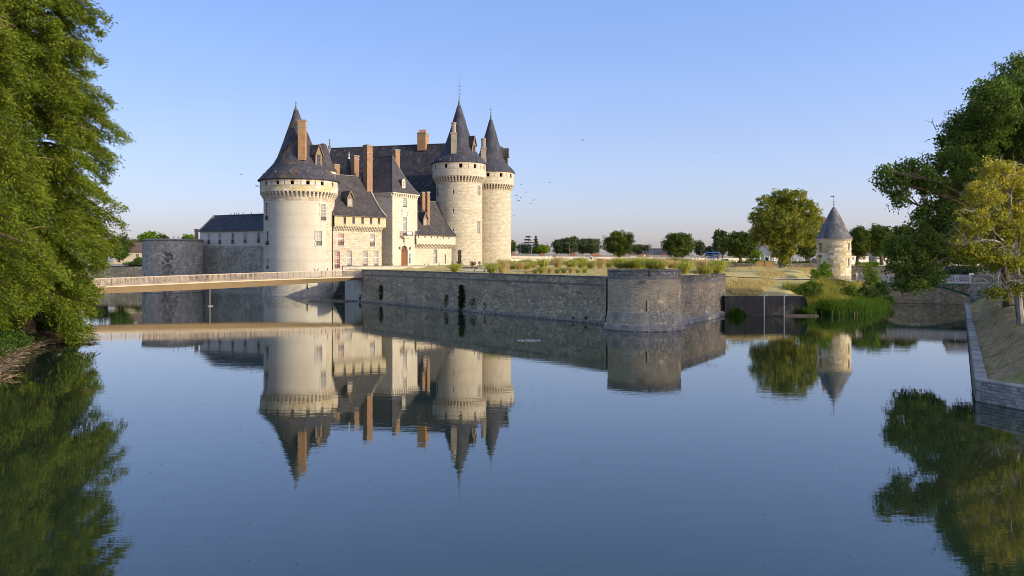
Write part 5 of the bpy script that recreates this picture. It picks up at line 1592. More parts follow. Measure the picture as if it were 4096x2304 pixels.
# ---- right quay wall and bank
QW = [(100.0, 194.0), (71.3, 137.7), (23.96, 45.2), (24.9, 42.0), (31.5, 20.0), (34, -10)]
def quay():
    par = thing('quay_wall', 'long quay wall with pale coping leading from the near corner to the lattice bridge', 'wall')
    S = Flat(QW[1], QW[2]); zt = lambda u: .62 + .46 * u / S.L
    mb = MB(); n = 30
    for i in range(n):
        a, b = S.L * i / n, S.L * (i + 1) / n
        mb.poly([S.map(a, -.6, -.12), S.map(b, -.6, -.12), S.map(b, zt(b)), S.map(a, zt(a))], [(a, 0), (b, 0), (b, 1), (a, 1)])
    mb.build('wall_face', M_RUB_G, par)
    coping(par, S, 1, .5, 0, S.L, L=1.3, h=.13, mat=M_QUAY, zf=lambda u: zt(u) - .02, over=.05)
    par = thing('quay_wall', 'near angled stretch of block quay wall cut off by the right frame edge', 'wall')
    for k, (p, q) in enumerate(((QW[2], QW[3]), (QW[3], QW[4]), (QW[4], QW[5]))):
        S = Flat(p, q); mb = MB(); wall(mb, S, 0, S.L, -.6, 1.06); mb.build('wall_core', M_MORTARG, par)
        if k < 2:
            masonry(S, block_list(S, .4 if k == 0 else 0, min(S.L, 10), .02, 1.04, .17, .34, [], .012, .35), par, M_QUAY, M_QUAY_M, 150, .03, rough=.015)
        if k == 0:
            masonry(S, [(0.0, .38, .02, .55), (0.0, .38, .57, 1.04)], par, M_QUAY, M_QUAY_M, 4, .04, colf=lambda u, z: .8)
        coping(par, S, 1.06, .5, 0, min(S.L, 14), L=.9, h=.11, mat=M_QUAY, over=.05)
M_GRY_QX = None
quay()
def bankz(x, y):
    d = min(seg_dist(x, y, a, b) for a, b in zip(QW[:-1], QW[1:]))
    t = max(0, min(1, (y - 40) / 98))
    base = 1.0 - .42 * t
    top = 3.75 if y < 150 else 4.0
    s = max(0, d - .45)
    z = base + s * .30 + .62 * max(0, min(1.6, s - .8)) + .0
    z = min(z, top)
    z += (.16 * math.sin(x * 1.7 + y * .6) * math.sin(y * .45 + 1) + .10 * math.sin(x * 2.9 - y * 1.1)) * min(1, s * .7)
    return z + (.10 * math.sin(x * .9 + y * .35) + .08 * math.sin(y * .8 - x * .3)) * min(1, s)
poly = [(QW[0][0] + .3, QW[0][1]), (71.5, 137.6), (24.25, 45.3), (25.2, 42.1), (31.8, 20.1), (34.3, -10), (300, -10), (700, 59), (160, 119), (110, 139.5), (104, 190)]
terrain('grass_bank', poly, bankz, .8, M_BANK, (23, 86, 36, 142))
strip('bank_path', [(80, 137.5), (66, 100), (56, 76), (46, 52)], 2.6, bankz, M_GRAVEL, .05)

# ---- left bank under the cypresses
LB = [(-26, 30), (-30.5, 48), (-33.4, 56.5), (-38.5, 68), (-41.0, 76.5), (-37.9, 78.6), (-41, 83), (-47, 90), (-58, 104), (-66, 118), (-78, 131), (-104, 150), (-126, 230), (-150, 264), (-900, 300), (-900, -10), (-30, -10)]
def leftz(x, y):
    d = min(seg_dist(x, y, a, b) for a, b in zip(LB[:13], LB[1:14]))
    return min(3.6, -.12 + .5 * d ** .8) + .12 * math.sin(x * 1.3 + y) * min(1, d) * .6
terrain('left_bank', LB, leftz, .9, M_SOIL, (-75, -28, 40, 128))
# ================================================================ bridges
def footbridge():
    par = thing('footbridge', 'long slim bronze coloured footbridge with slatted railing crossing the moat on one pier', 'footbridge')
    A = Vector((-76.0, 122.6)); B = Vector((-27.9, 159.9))
    d = (B - A); L = d.length; d /= L; n = Vector((d.y, -d.x))      # n towards the camera side
    W = 1.35
    def dz(t): return 3.02 + (4.60 - 3.02) * (1 - (1 - t) ** 1.25)
    def dep(t): return .42 + .62 * math.sin(PI * min(1, max(0, t))) ** .8
    def P(t, off, z): p = A + d * L * t + n * off; return (p.x, p.y, z)
    N = 28
    g = MB(); dk = MB(); fs = MB()
    for i in range(N):
        a, b = i / N, (i + 1) / N
        za, zb = dz(a), dz(b); qa, qb = dep(a), dep(b)
        lo = .78
        for (s) in (1, -1):
            pts = [P(a, s * lo, za - .2 - qa), P(b, s * lo, zb - .2 - qb), P(b, s * (W + .02), zb - .2), P(a, s * (W + .02), za - .2)]
            g.poly(pts if s > 0 else pts[::-1])
        g.poly([P(a, -lo, za - .2 - qa), P(b, -lo, zb - .2 - qb), P(b, lo, zb - .2 - qb), P(a, lo, za - .2 - qa)])
        dk.poly([P(a, W + .1, za), P(b, W + .1, zb), P(b, -W - .1, zb), P(a, -W - .1, za)])
        for s in (1, -1):
            pts = [P(a, s * (W + .12), za - .2), P(b, s * (W + .12), zb - .2), P(b, s * (W + .12), zb + .02), P(a, s * (W + .12), za + .02)]
            fs.poly(pts if s > 0 else pts[::-1])
            pts = [P(a, s * (W + .12), za - .2), P(b, s * (W + .12), zb - .2), P(b, s * (W - .05), zb - .2), P(a, s * (W - .05), za - .2)]
            fs.poly(pts[::-1] if s > 0 else pts)
    g.build('girder', M_BRONZE, par); dk.build('deck', M_CONC_G, par); fs.build('edge_beam', M_FASC, par)
    # cross end plate
    e = MB(); e.poly([P(1, .78, dz(1) - .62), P(1, -.78, dz(1) - .62), P(1, -W, dz(1) - .2), P(1, W, dz(1) - .2)]); e.build('end_plate', M_BRONZE, par)
    for s, nm in ((1, 'railing'), (-1, 'railing')):
        rl = MB(); k = 36
        for i in range(k):
            a, b = i / k, (i + 1) / k
            rl.bar(P(a, s * (W + .04), dz(a) + 1.12), P(b, s * (W + .04), dz(b) + 1.12), .07, .05)
        ro = rl.build('railing', M_RAIL, par)
        bl = MB()
        for i in range(k): bl.bar(P(i / k, s * (W + .04), dz(i / k) + .12), P((i + 1) / k, s * (W + .04), dz((i + 1) / k) + .12), .04, .04)
        bl.build('bottom_rail', M_RAIL, ro)
        me = MB(); me.box(-.03, .03, -.05, .05, 0, 1.14); pm = me.mesh('railing_post'); pm.materials.append(M_RAILD)
        m = int(L / 2.0)
        for i in range(m + 1):
            t = i / m; o = link('railing_post', pm, None, ro, Matrix.Translation(P(t, s * (W + .04), dz(t))) @ Matrix.Rotation(math.atan2(d.y, d.x), 4, 'Z'))
        st = MB(); ns = int(L / .13)
        for i in range(ns):
            t = (i + .5) / ns; lean = .07 * math.sin(i * .9)
            p0 = Vector(P(t, s * (W + .04), dz(t) + .12)); p1 = Vector(P(t + lean / L, s * (W + .04), dz(t) + 1.12))
            st.bar(p0, p1, .028, .05, rnd(0, 1))
        st.build('balusters', M_RAIL, ro, kind='stuff')
    # pier
    t = .548
    for tt in (t,):
        pm = MB(); p = A + d * L * tt
        pm.M = Matrix.Translation((p.x, p.y, 0)) @ Matrix.Rotation(math.atan2(d.y, d.x), 4, 'Z')
        pm.box(-.16, .16, -.85, .85, -1, dz(tt) - .2 - dep(tt) + .05); pm.build('pier', M_DARKST, par)
        pm = MB(); pm.M = Matrix.Translation((p.x, p.y, 0)) @ Matrix.Rotation(math.atan2(d.y, d.x), 4, 'Z'); pm.box(-.4, .4, -1.1, 1.1, -1, .12); pm.build('pier_foot', M_CONC_G, par)
    # gate posts at the castle end
    for i in range(2):
        q = P(1.0, (W + .1) * (1 - 2 * i), dz(1) - .6); m_ = MB(); m_.box(-.12, .12, -.12, .12, 0, 1.9); m_.build('end_post', M_COPE_J, par, Matrix.Translation(q))
    ab = MB(); p = A - d * 1.2
    ab.M = Matrix.Translation((p.x, p.y, 0)) @ Matrix.Rotation(math.atan2(d.y, d.x), 4, 'Z'); ab.box(-2.5, 1.6, -2, 2, -.5, 2.75); ab.build('abutment', M_CONC_G, par)
    return P, dz, W
M_FASC = plain('pale_bronze_edge', (0.62, 0.46, 0.28), 0.4, 0.5, 0.05, .5)
M_RAILD = plain('dark_bronze_post', (0.20, 0.13, 0.10), 0.5, 0.4, 0.1, 2)
M_DARKST = plain('dark_steel_pier', (0.05, 0.045, 0.04), 0.5, 0.4, 0.1, 2)
FBP, FBZ, FBW = footbridge()

def iron_bridge():
    par = thing('iron_footbridge', 'green arched iron footbridge with cream lattice railings half hidden by the oak', 'footbridge')
    A = Vector((58.9, 148.6)); B = Vector((72.95, 139.0)); d = B - A; L = d.length; d /= L; n = Vector((d.y, -d.x)); W = 1.5
    def P(u, off, z): p = A + d * u + n * off; return Vector((p.x, p.y, z))
    zd = 3.95
    m = MB(); m.M = Matrix.Translation((A.x, A.y, 0)) @ Matrix.Rotation(math.atan2(d.y, d.x), 4, 'Z')
    m.box(0, L, -W, W, zd - .18, zd); m.build('deck', M_CONC, par)
    for s in (1, -1):
        g = MB(); off = s * (W - .15); N = 12
        arch = lambda u: zd - .35 - 1.75 * (2 * abs(u / L - .5)) ** 2.0
        g.bar(P(0, off, zd - .3), P(L, off, zd - .3), .2, .22)
        for i in range(N):
            a, b = L * i / N, L * (i + 1) / N
            g.bar(P(a, off, arch(a) - .1), P(b, off, arch(b) - .1), .2, .2)
            if i > 0: g.bar(P(a, off, arch(a)), P(a, off, zd - .35), .1, .1)
            if a < L / 2: g.bar(P(a, off, zd - .35), P(b, off, arch(b)), .08, .08)
            else: g.bar(P(a, off, arch(a)), P(b, off, zd - .35), .08, .08)
        g.build('arch_truss', M_GREENI, par)
        r = MB(); off = s * (W - .02)
        for z in (zd + .08, zd + .95, zd + 1.14): r.bar(P(0, off, z), P(L, off, z), .08, .1)
        k = int(L / .42)
        for i in range(k):
            a = L * i / k
            for j in (0, 1):
                u0, u1 = a, min(L, a + .84)
                z0, z1 = zd + .1, zd + .95
                if u1 - u0 < .5: continue
                if j: z0, z1 = z1, z0
                r.bar(P(u0, off, z0), P(u1, off, z1), .04, .085)
        ro = r.build('lattice_railing', M_LATT, par)
        for i in range(9):
            u = L * i / 8; q = MB(); e = .13 if i in (0, 8) else .08
            p = P(u, off, 0); q.box(p.x - e, p.x + e, p.y - e, p.y + e, zd, zd + 1.2 + (.25 if i in (0, 8) else 0)); q.build('railing_post', M_LATT, ro)
    # abutments with stone parapets
    for (sgn, u0, u1, wx) in ((0, -6.0, 0, 0), (1, L, L + 8.0, 0)):
        for s in (1, -1):
            F0 = Flat(P(u0, s * (W + .02), 0).xy, P(u1, s * (W + .02), 0).xy)
            b = MB(); b.M = F0.frame(F0.L / 2, 0, 0); h = F0.L / 2
            y0, y1 = (0, .35) if s > 0 else (-.35, 0)
            b.box(-h, h, y0, y1, -.6, 3.8); b.build('abutment_wall', M_RUB_G if sgn else M_RUB, par)
            b = MB(); b.M = F0.frame(F0.L / 2, 0, 0); b.box(-h, h, y0 - .06, y1 + .06, 3.8, 4.0); b.build('base_course', M_CONC, par)
            b = MB(); b.M = F0.frame(F0.L / 2, 0, 0); b.box(-h, h, y0, y1, 4.0, 5.05); b.build('parapet', M_RUB_G, par)
            b = MB(); b.M = F0.frame(F0.L / 2, 0, 0); b.box(-h - .05, h + .05, y0 - .08, y1 + .08, 5.05, 5.2, top=(.03, .03)); b.build('parapet_coping', M_CONC_G, par)
        f = MB(); f.poly([P(u0, W, 3.93), P(u1, W, 3.93), P(u1, -W, 3.93), P(u0, -W, 3.93)]); f.build('approach', M_GRAVEL, par)
    b = MB(); b.M = Matrix.Translation((A.x, A.y, 0)) @ Matrix.Rotation(math.atan2(d.y, d.x), 4, 'Z'); b.box(-.5, 0, -W, W, -.6, 3.75); b.box(L, L + .5, -W, W, -.6, 3.75); b.box(L - .9, L, -W, W, -.6, 1.5); b.build('abutment_face', M_RUB, par)
iron_bridge()

def road_bridge():
    par = thing('road_bridge', 'long pale concrete road bridge with grey railing crossing behind the street trees', 'road bridge')
    A = Vector((-60, 318)); B = Vector((122, 418)); S = Flat(A, B); L = S.L
    z = lambda u: 10.75 - 1.0 * (u / L) ** 1.3
    g = MB(); r = MB(); c = MB(); N = 40
    for i in range(N):
        a, b = L * i / N, L * (i + 1) / N
        # haunched girder
        def low(u): return z(u) - 1.0 - 2.5 - .55 * math.cos(2 * PI * (u - 75) / 52)
        g.poly([S.map(a, low(a), .8), S.map(b, low(b), .8), S.map(b, z(b) - 1.9, .8), S.map(a, z(a) - 1.9, .8)], [(a, 0), (b, 0), (b, 1), (a, 1)])
        g.poly([S.map(a, low(a), .8), S.map(a, low(a), 9), S.map(b, low(b), 9), S.map(b, low(b), .8)])
        g.poly([S.map(b, low(b), 9), S.map(a, low(a), 9), S.map(a, z(a) - 1.9, 9), S.map(b, z(b) - 1.9, 9)])
        c.poly([S.map(a, z(a) - 1.9, 0), S.map(b, z(b) - 1.9, 0), S.map(b, z(b) - .95, 0), S.map(a, z(a) - .95, 0)])
        c.poly([S.map(a, z(a) - 1.9, 0), S.map(a, z(a) - 1.9, 10), S.map(b, z(b) - 1.9, 10), S.map(b, z(b) - 1.9, 0)])
        c.poly([S.map(a, z(a) - .95, 0), S.map(b, z(b) - .95, 0), S.map(b, z(b) - .95, 10), S.map(a, z(a) - .95, 10)])
        for zz in (.0, -.85): r.bar(S.map(a, z(a) + zz, .1), S.map(b, z(b) + zz, .1), .12, .1)
    n = int(L / .55)
    for i in range(n):
        u = L * i / n; r.bar(S.map(u, z(u) - .9, .1), S.map(u, z(u), .1), .42, .06)
    g.build('girder', M_GIRD, par); c.build('deck_edge', M_CONC, par); r.build('railing', M_CONC_G, par)
    for u in (S.hit(2230), S.hit(2450), S.hit(2695), S.hit(2900)):
        p = MB(); p.M = S.frame(u, 0, 1.2); p.box(-1.6, 1.6, -.4, 7, 4.5, z(u) - 2.2); p.build('pier', M_CONC, par)
    for k, px in enumerate((2053, 2170, 2169, 2340, 2372, 2372)):
        pass
    return S, z
M_GIRD = plain('pale_bridge_girder', (0.74, 0.68, 0.55), 0.9, 0.1, 0.06, .3)
RBS, RBZ = road_bridge()
def street_lamp(px, topy, Y, z0, lab, arm=.9, mat=None, group='lamp posts along the road bridge'):
    x = XY(px, Y)[0]; zt = ZA(topy, Y)
    par = thing('street_lamp', lab, 'lamp post', (x, Y, z0), group=group)
    m = MB(); h = zt - z0; m.tube([(0, 0, 0), (0, 0, h * .6), (0, 0, h)], [.11, .09, .06], 6); m.tube([(0, 0, h), (-arm, 0, h + .12)], .05, 5); m.build('pole', mat or M_CONC_G, par)
    m = MB(); m.box(-arm - .45, -arm + .15, -.12, .12, h + .05, h + .2); m.build('lamp_head', mat or M_CONC_G, par)
lps = [(2080, 968), (2126, 970), (2193, 970), (2211, 971), (2277, 972), (2308, 974), (2398, 976), (2600, 980), (2611, 983)]
wh = ['just right of the keep tower', 'in front of the cedar', 'left of the plane row', 'beside the plane row', 'before the left planes', 'before the middle planes', 'left of the first lime tree', 'right of the first lime tree', 'second right of the first lime tree']
for (px, ty), w in zip(lps, wh):
    u = RBS.hit(px); p = RBS.map(u, 0, 5); street_lamp(px, ty, p.y, RBZ(u) - .95, 'thin grey lamp post on the road bridge ' + w)
# flower boxes on the bridge railing
for i, px in enumerate((2054, 2168, 2285, 2299, 2375, 2392, 2562, 2590, 2650)):
    u = RBS.hit(px); p = RBS.map(u, RBZ(u), -.3); m = MB(); m.box(p.x - .8, p.x + .8, p.y - .2, p.y + .2, p.z - .35, p.z); 
    for k in range(14): 
        q = (p.x + rnd(-.8, .8), p.y - .1 + rnd(-.2, .2), p.z + rnd(0, .4)); m.box(q[0] - .12, q[0] + .12, q[1] - .12, q[1] + .12, q[2] - .1, q[2] + .14)
    tag(m.build('flower_box', M_TERRA), 'small orange flower box on the road bridge railing, ' + ('nearest the keep tower', 'second from the keep tower', 'left of the plane row pair', 'right of the plane row pair', 'just left of the first lime', 'touching the first lime crown', 'first after the lime gap', 'middle of the lime gap', 'nearest the second lime')[i], 'flower box', 'flower boxes on the road bridge')
# ================================================================ plants
def leaf_quads(C, size, tint, aspect=0.6, droop=None, flat=0.0):
    """diamond leaves at centres C (n,3)"""
    n = len(C)
    a = RNG.normal(size=(n, 3)); 
    if droop is not None: a = a * (1 - droop[3]) + np.array(droop[:3]) * droop[3] * 2
    a /= np.linalg.norm(a, axis=1, keepdims=True) + 1e-9
    r = RNG.normal(size=(n, 3))
    if flat: r[:, 2] *= (1 - flat)
    b = np.cross(a, r); b /= np.linalg.norm(b, axis=1, keepdims=True) + 1e-9
    s = size * RNG.uniform(.6, 1.3, size=(n, 1))
    V = np.stack([C - a * s, C - b * s * aspect, C + a * s, C + b * s * aspect], axis=1)
    return V, tint

def clumps(centers, rad, per, size, ctint=None, aspect=.6, squash=.8, shell=.0):
    m = len(centers)
    rad = np.broadcast_to(np.asarray(rad, dtype=float), (m,))
    if ctint is None: ctint = RNG.uniform(.1, .9, m)
    d = RNG.normal(size=(m, per, 3)); d /= np.linalg.norm(d, axis=2, keepdims=True)
    rr = RNG.uniform(0, 1, (m, per, 1)) ** (1 / 3 if shell == 0 else 1 / 5)
    P = centers[:, None, :] + d * rr * rad[:, None, None] * np.array([1, 1, squash])
    T = np.clip(ctint[:, None] * .65 + RNG.uniform(0, .35, (m, per)), 0, 1)
    return leaf_quads(P.reshape(-1, 3), size, T.reshape(-1), aspect)

def lobes_points(lobes, dens, inner=.5, nz=.0):
    """scatter clump centres in the outer part of every lobe; lobes (x,y,z,rx,ry,rz)"""
    out = []; 
    for (x, y, z, rx, ry, rz) in lobes:
        n = max(4, int(dens * (rx * ry + ry * rz + rx * rz) / 3 * 4 * PI))
        d = RNG.normal(size=(n, 3)); d /= np.linalg.norm(d, axis=1, keepdims=True)
        rr = RNG.uniform(inner ** 3, 1, (n, 1)) ** (1 / 3)
        wob = 1 + .16 * np.sin(d[:, :1] * 7 + x) * np.cos(d[:, 2:] * 6 + y) + .09 * RNG.normal(size=(n, 1))
        out.append(np.array([x, y, z]) + d * rr * wob * np.array([rx, ry, rz]))
    return np.concatenate(out)

def limbs(mb, base, top, lobes, r0, k=6, twig=0, rs=None):
    """tapered trunk and limbs running to the lobes"""
    base = Vector(base); top = Vector(top)
    mids = [base.lerp(top, t) + Vector((rnd(-.15, .15), rnd(-.15, .15), 0)) * (t > 0) for t in (0, .15, .4, .7, 1)]
    mb.tube(mids, [r0 * 1.5, r0 * 1.05, r0 * .9, r0 * .75, r0 * .6], 9)
    for (x, y, z, rx, ry, rz) in lobes:
        s = mids[3].lerp(mids[4], rnd(0, 1))
        e = Vector((x, y, z + rz * .2)); L = (e - s).length
        m1 = s.lerp(e, .35) + Vector((rnd(-.06, .06) * L, rnd(-.06, .06) * L, L * .08)); m2 = s.lerp(e, .7) + Vector((rnd(-.08, .08) * L, rnd(-.08, .08) * L, L * .05))
        r1 = max(.05, r0 * .42 * min(1.2, L / 8 + .4))
        mb.tube([s, m1, m2, e], [r1, r1 * .75, r1 * .5, r1 * .2], 6)
        for i in range(k):
            d = Vector((rnd(-1, 1), rnd(-1, 1), rnd(-.6, 1))).normalized()
            q = m2.lerp(e, rnd(-.3, 1)); t = Vector((x + d.x * rx * .9, y + d.y * ry * .9, z + d.z * rz * .9))
            mm = q.lerp(t, .5) + Vector((rnd(-.3, .3), rnd(-.3, .3), rnd(0, .4)))
            mb.tube([q, mm, t], [r1 * .35, r1 * .22, .02], 5)
            for j in range(twig):
                q2 = mm.lerp(t, rnd(0, 1)); t2 = q2 + Vector((rnd(-1, 1), rnd(-1, 1), rnd(-.4, 1))).normalized() * rnd(.5, 1.3)
                mb.tube([q2, q2.lerp(t2, .5) + Vector((0, 0, rnd(0, .12))), t2], [.03, .02, .008], 4)

def make_tree(name, label, base, top, lobes, r0, leafmat, barkmat, dens, per, crad, lsize, cat='tree', group=None, inner=.5, aspect=.6, k=6, twig=0, extra=None, tintf=None, dead=None, thin=None):
    par = thing(name, label, cat, base, group=group)
    b = Vector(base)
    rel = [(x - b.x, y - b.y, z - b.z, rx, ry, rz) for (x, y, z, rx, ry, rz) in lobes]
    mb = MB(); limbs(mb, (0, 0, -.3), Vector(top) - b, rel, r0, k, twig)
    if dead: dead(mb)
    mb.build('trunk', barkmat, par)
    C = lobes_points(rel, dens, inner)
    if thin is not None: C = C[thin(C)]
    ct = RNG.uniform(.1, .9, len(C)) if tintf is None else tintf(C)
    V, T = clumps(C, crad * RNG.uniform(.6, 1.25, len(C)), per, lsize, ct, aspect)
    me = quads_mesh('crown', V, T); link('crown', me, leafmat, par)
    return par

def pxlobes(L):
    out = []
    for (px, py, rpx, rpy, Y) in L:
        s = Y / F; out.append(((px - CX) * s, Y, H0 - (py - HY) * s, rpx * s, (rpx + rpy) * .5 * s, rpy * s))
    return out

# ---- the bald cypresses on the left
def cypress(name, label, base, H, prof, nb, leafn, r0, lean=(0, 0), seed=1, zmin=1.2, lsize=.30, amb=0.0):
    rr = random.Random(seed)
    par = thing(name, label, 'tree', base, group=None)
    mb = MB()
    pts = [Vector((lean[0] * t * H + .15 * math.sin(t * 9), lean[1] * t * H, -.4 + t * H)) for t in [i / 12 for i in range(13)]]
    mb.tube(pts, [r0 * (1.7 if i == 0 else 1) * (1 - i / 12.6) for i in range(13)], 10)
    tw = MB(); cen = []; tin = []; dirs = []
    for i in range(nb):
        z = zmin + (H - zmin) * (i + rr.random()) / nb
        az = rr.uniform(0, 2 * PI)
        Lb = prof(z) * .86 * rr.uniform(.68, 1.04) * (1 + .12 * math.sin(az * 3 + z))
        if Lb < .4: continue
        o = Vector((lean[0] * z, lean[1] * z, z))
        u = Vector((math.cos(az), math.sin(az), 0)); rise = rr.uniform(.05, .38); dr = rr.uniform(.42, .78)
        def bp(t): return o + u * Lb * t + Vector((0, 0, Lb * (rise * t - dr * t * t)))
        mb.tube([bp(t) for t in (0, .3, .6, 1)], [max(.04, .028 * Lb), .02 * Lb, .012 * Lb, .01], 5, cap=False)
        bt = rr.uniform(.15, .85)
        ns = int(leafn * (Lb / 8) * rr.uniform(.8, 1.2))
        for j in range(ns):
            t = .25 + .75 * rr.random() ** .7
            side = rr.uniform(-1, 1) * Lb * .34 * (1.15 - t)
            perp = Vector((-u.y, u.x, 0))
            p = bp(t) + perp * side + Vector((0, 0, -abs(side) * .28 - rr.random() ** 2 * .7 + rr.uniform(-.1, .2)))
            cen.append(p[:]); tin.append(bt * .55 + .3 * rr.random() + .15 * t)
            dirs.append((u + perp * (side / (abs(side) + 1e-3)) * rr.uniform(0, .9))[:2])
        if rr.random() < .30:
            q = bp(rr.uniform(.4, .8)); e = q + u * rr.uniform(.8, 2.4) + Vector((rr.uniform(-.5, .5), rr.uniform(-.5, .5), rr.uniform(-.5, .35)))
            tw = MB(); tw.tube([q, q.lerp(e, .5) + Vector((0, 0, .12)), e], [.035, .025, .01], 4); tw.build('dead_twig', M_TWIG, par)
    mb.build('trunk', M_BARK, par)
    C = np.array(cen); T = np.array(tin); D = np.array(dirs)
    # each spray is a fan of narrow drooping leaflets
    m = len(C); per = 9
    base_ = np.repeat(C, per, axis=0); tt = np.clip(np.repeat(T, per) * .8 + RNG.uniform(0, .25, m * per), 0, 1)
    dd = np.concatenate([np.repeat(D, per, axis=0), np.full((m * per, 1), -.55)], axis=1)
    a = dd * .8 + RNG.normal(size=(m * per, 3)) * .55; a /= np.linalg.norm(a, axis=1, keepdims=True)
    b = np.cross(a, RNG.normal(size=(m * per, 3))); b /= np.linalg.norm(b, axis=1, keepdims=True)
    P = base_ + RNG.normal(size=(m * per, 3)) * np.array([.22, .22, .14])
    s = lsize * RNG.uniform(.6, 1.3, (m * per, 1))
    V = np.stack([P - a * s * .4, P + a * s * .25 - b * s * .2, P + a * s, P + a * s * .25 + b * s * .2], axis=1)
    link('crown', quads_mesh('crown', V, tt), M_LF_CYP, par)
    return par
def profm(z):
    # reach of the branches at each height, measured on the outline against the sky
    k = [(0, 7.6), (3, 7.0), (5.5, 7.9), (8, 8.1), (11, 9.0), (13.0, 8.8), (15, 8.0), (18.0, 9.8), (21, 9.1), (24, 8.2), (27, 7.9), (31, 6.8), (35, 3)]
    for (a, b), (c, d) in zip(k[:-1], k[1:]):
        if a <= z <= c: return b + (d - b) * (z - a) / (c - a)
    return 2
cypress('bald_cypress', 'tall bald cypress with drooping feathery branches over the left end of the footbridge', (-42.3, 76.0, 1.3), 35, profm, 440, 125, .55, seed=3, zmin=.9, lsize=.235)
cypress('bald_cypress', 'nearer paler cypress whose branches fill the left frame edge', (-37.6, 60.5, 1.9), 26, lambda z: 6.3 - max(0, z - 12) * .30 + .6 * math.sin(z), 210, 100, .4, seed=8, zmin=3.0, lsize=.21)

# ---- the big oak at the right and the yellowing tree in front of it
OAK = pxlobes([(4090, 330, 110, 120, 92), (4060, 450, 130, 150, 88), (3960, 430, 110, 110, 84), (3880, 560, 120, 120, 86), (3985, 600, 150, 140, 92), (3800, 690, 110, 100, 84), (3900, 760, 130, 120, 90),
               (3650, 690, 80, 48, 82), (3730, 745, 62, 46, 82), (3690, 720, 55, 36, 81), (3575, 740, 62, 38, 80), (3535, 690, 38, 18, 79), (3600, 800, 40, 30, 80), (3740, 860, 80, 70, 84), (3880, 900, 140, 120, 88), (4050, 720, 150, 200, 94),
               (3660, 965, 90, 70, 82), (3590, 985, 55, 48, 80), (3620, 1050, 70, 62, 80), (3735, 1000, 95, 62, 82), (3700, 1095, 80, 48, 80), (3640, 1130, 62, 42, 79), (3712, 1120, 26, 22, 79), (3870, 1000, 120, 56, 86), (3990, 930, 150, 140, 90), (3790, 950, 100, 90, 84), (4150, 600, 150, 260, 88), (4150, 950, 140, 180, 90)]) 
def oak_dead(mb):
    for (px, py, dx, dy) in ((3745, 520, -45, -40), (3985, 300, -25, -40), (4010, 300, 20, -45), (3690, 640, -20, -30), (3505, 710, -40, 10), (3640, 800, -10, 45), (3720, 560, -25, 10)):
        Y = 84; a = PT(px, py, Y) - Vector((49.4, 87, 2.8)); b = PT(px + dx, py + dy, Y) - Vector((49.4, 87, 2.8))
        c = a.lerp(b, .5) + Vector((.2, 0, .2)); mb.tube([a, c, b], [.05, .035, .012], 4); mb.tube([c, c + (b - a) * .4 + Vector((.4, 0, .1))], [.03, .01], 4)
make_tree('oak_tree', 'big dark oak whose limbs reach over the moat and hide part of the lattice footbridge', (49.4, 87, 2.8), (48.6, 87, 10.5), OAK, .42, M_LF_OAK, M_BARK, 2.7, 30, .70, .14, inner=.55, k=7, twig=1, dead=oak_dead)
YEL = pxlobes([(4010, 700, 100, 66, 63), (3925, 790, 80, 66, 62), (4060, 790, 90, 100, 64), (3880, 900, 75, 60, 61), (3975, 900, 80, 90, 63), (3850, 980, 60, 38, 60.5), (3935, 1010, 90, 45, 61), (4060, 960, 80, 90, 63), (4020, 1050, 80, 40, 62), (3990, 1170, 50, 22, 61), (4075, 1150, 45, 30, 62)])
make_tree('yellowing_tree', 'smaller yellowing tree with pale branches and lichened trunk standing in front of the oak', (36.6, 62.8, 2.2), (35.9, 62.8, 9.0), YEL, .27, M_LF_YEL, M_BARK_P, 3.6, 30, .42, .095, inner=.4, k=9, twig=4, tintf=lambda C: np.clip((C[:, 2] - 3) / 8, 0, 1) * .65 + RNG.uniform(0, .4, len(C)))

make_tree('added_shade_tree', 'unseen tree added beyond the right frame edge to shade the bastion', (69, 65, 3.7), (69, 65, 16), [(69, 65, 21, 7, 7, 5), (66, 67, 25, 6, 6, 4), (72, 64, 26, 6, 6, 5), (69, 62, 18, 5, 5, 4), (68, 69, 19, 5, 5, 4), (69, 66, 29, 5, 5, 4)], .5, M_LF_OAK, M_BARK, .34, 22, .9, .2)  # unseen tree, added so its crown keeps direct sun off the bastion
make_tree('added_shade_tree', 'tree added behind the oak at the right edge to shade the short rampart wall', (64, 99, 3.7), (64, 99, 12), [(64, 97, 17, 5.5, 5.5, 5), (64, 102.5, 16, 5, 5, 4.5), (66, 99, 21, 5, 5, 4), (61.5, 100, 13, 3.5, 4, 3)], .45, M_LF_OAK, M_BARK, .9, 24, 1.0, .22)  # added tree that keeps the sun off the short rampart wall
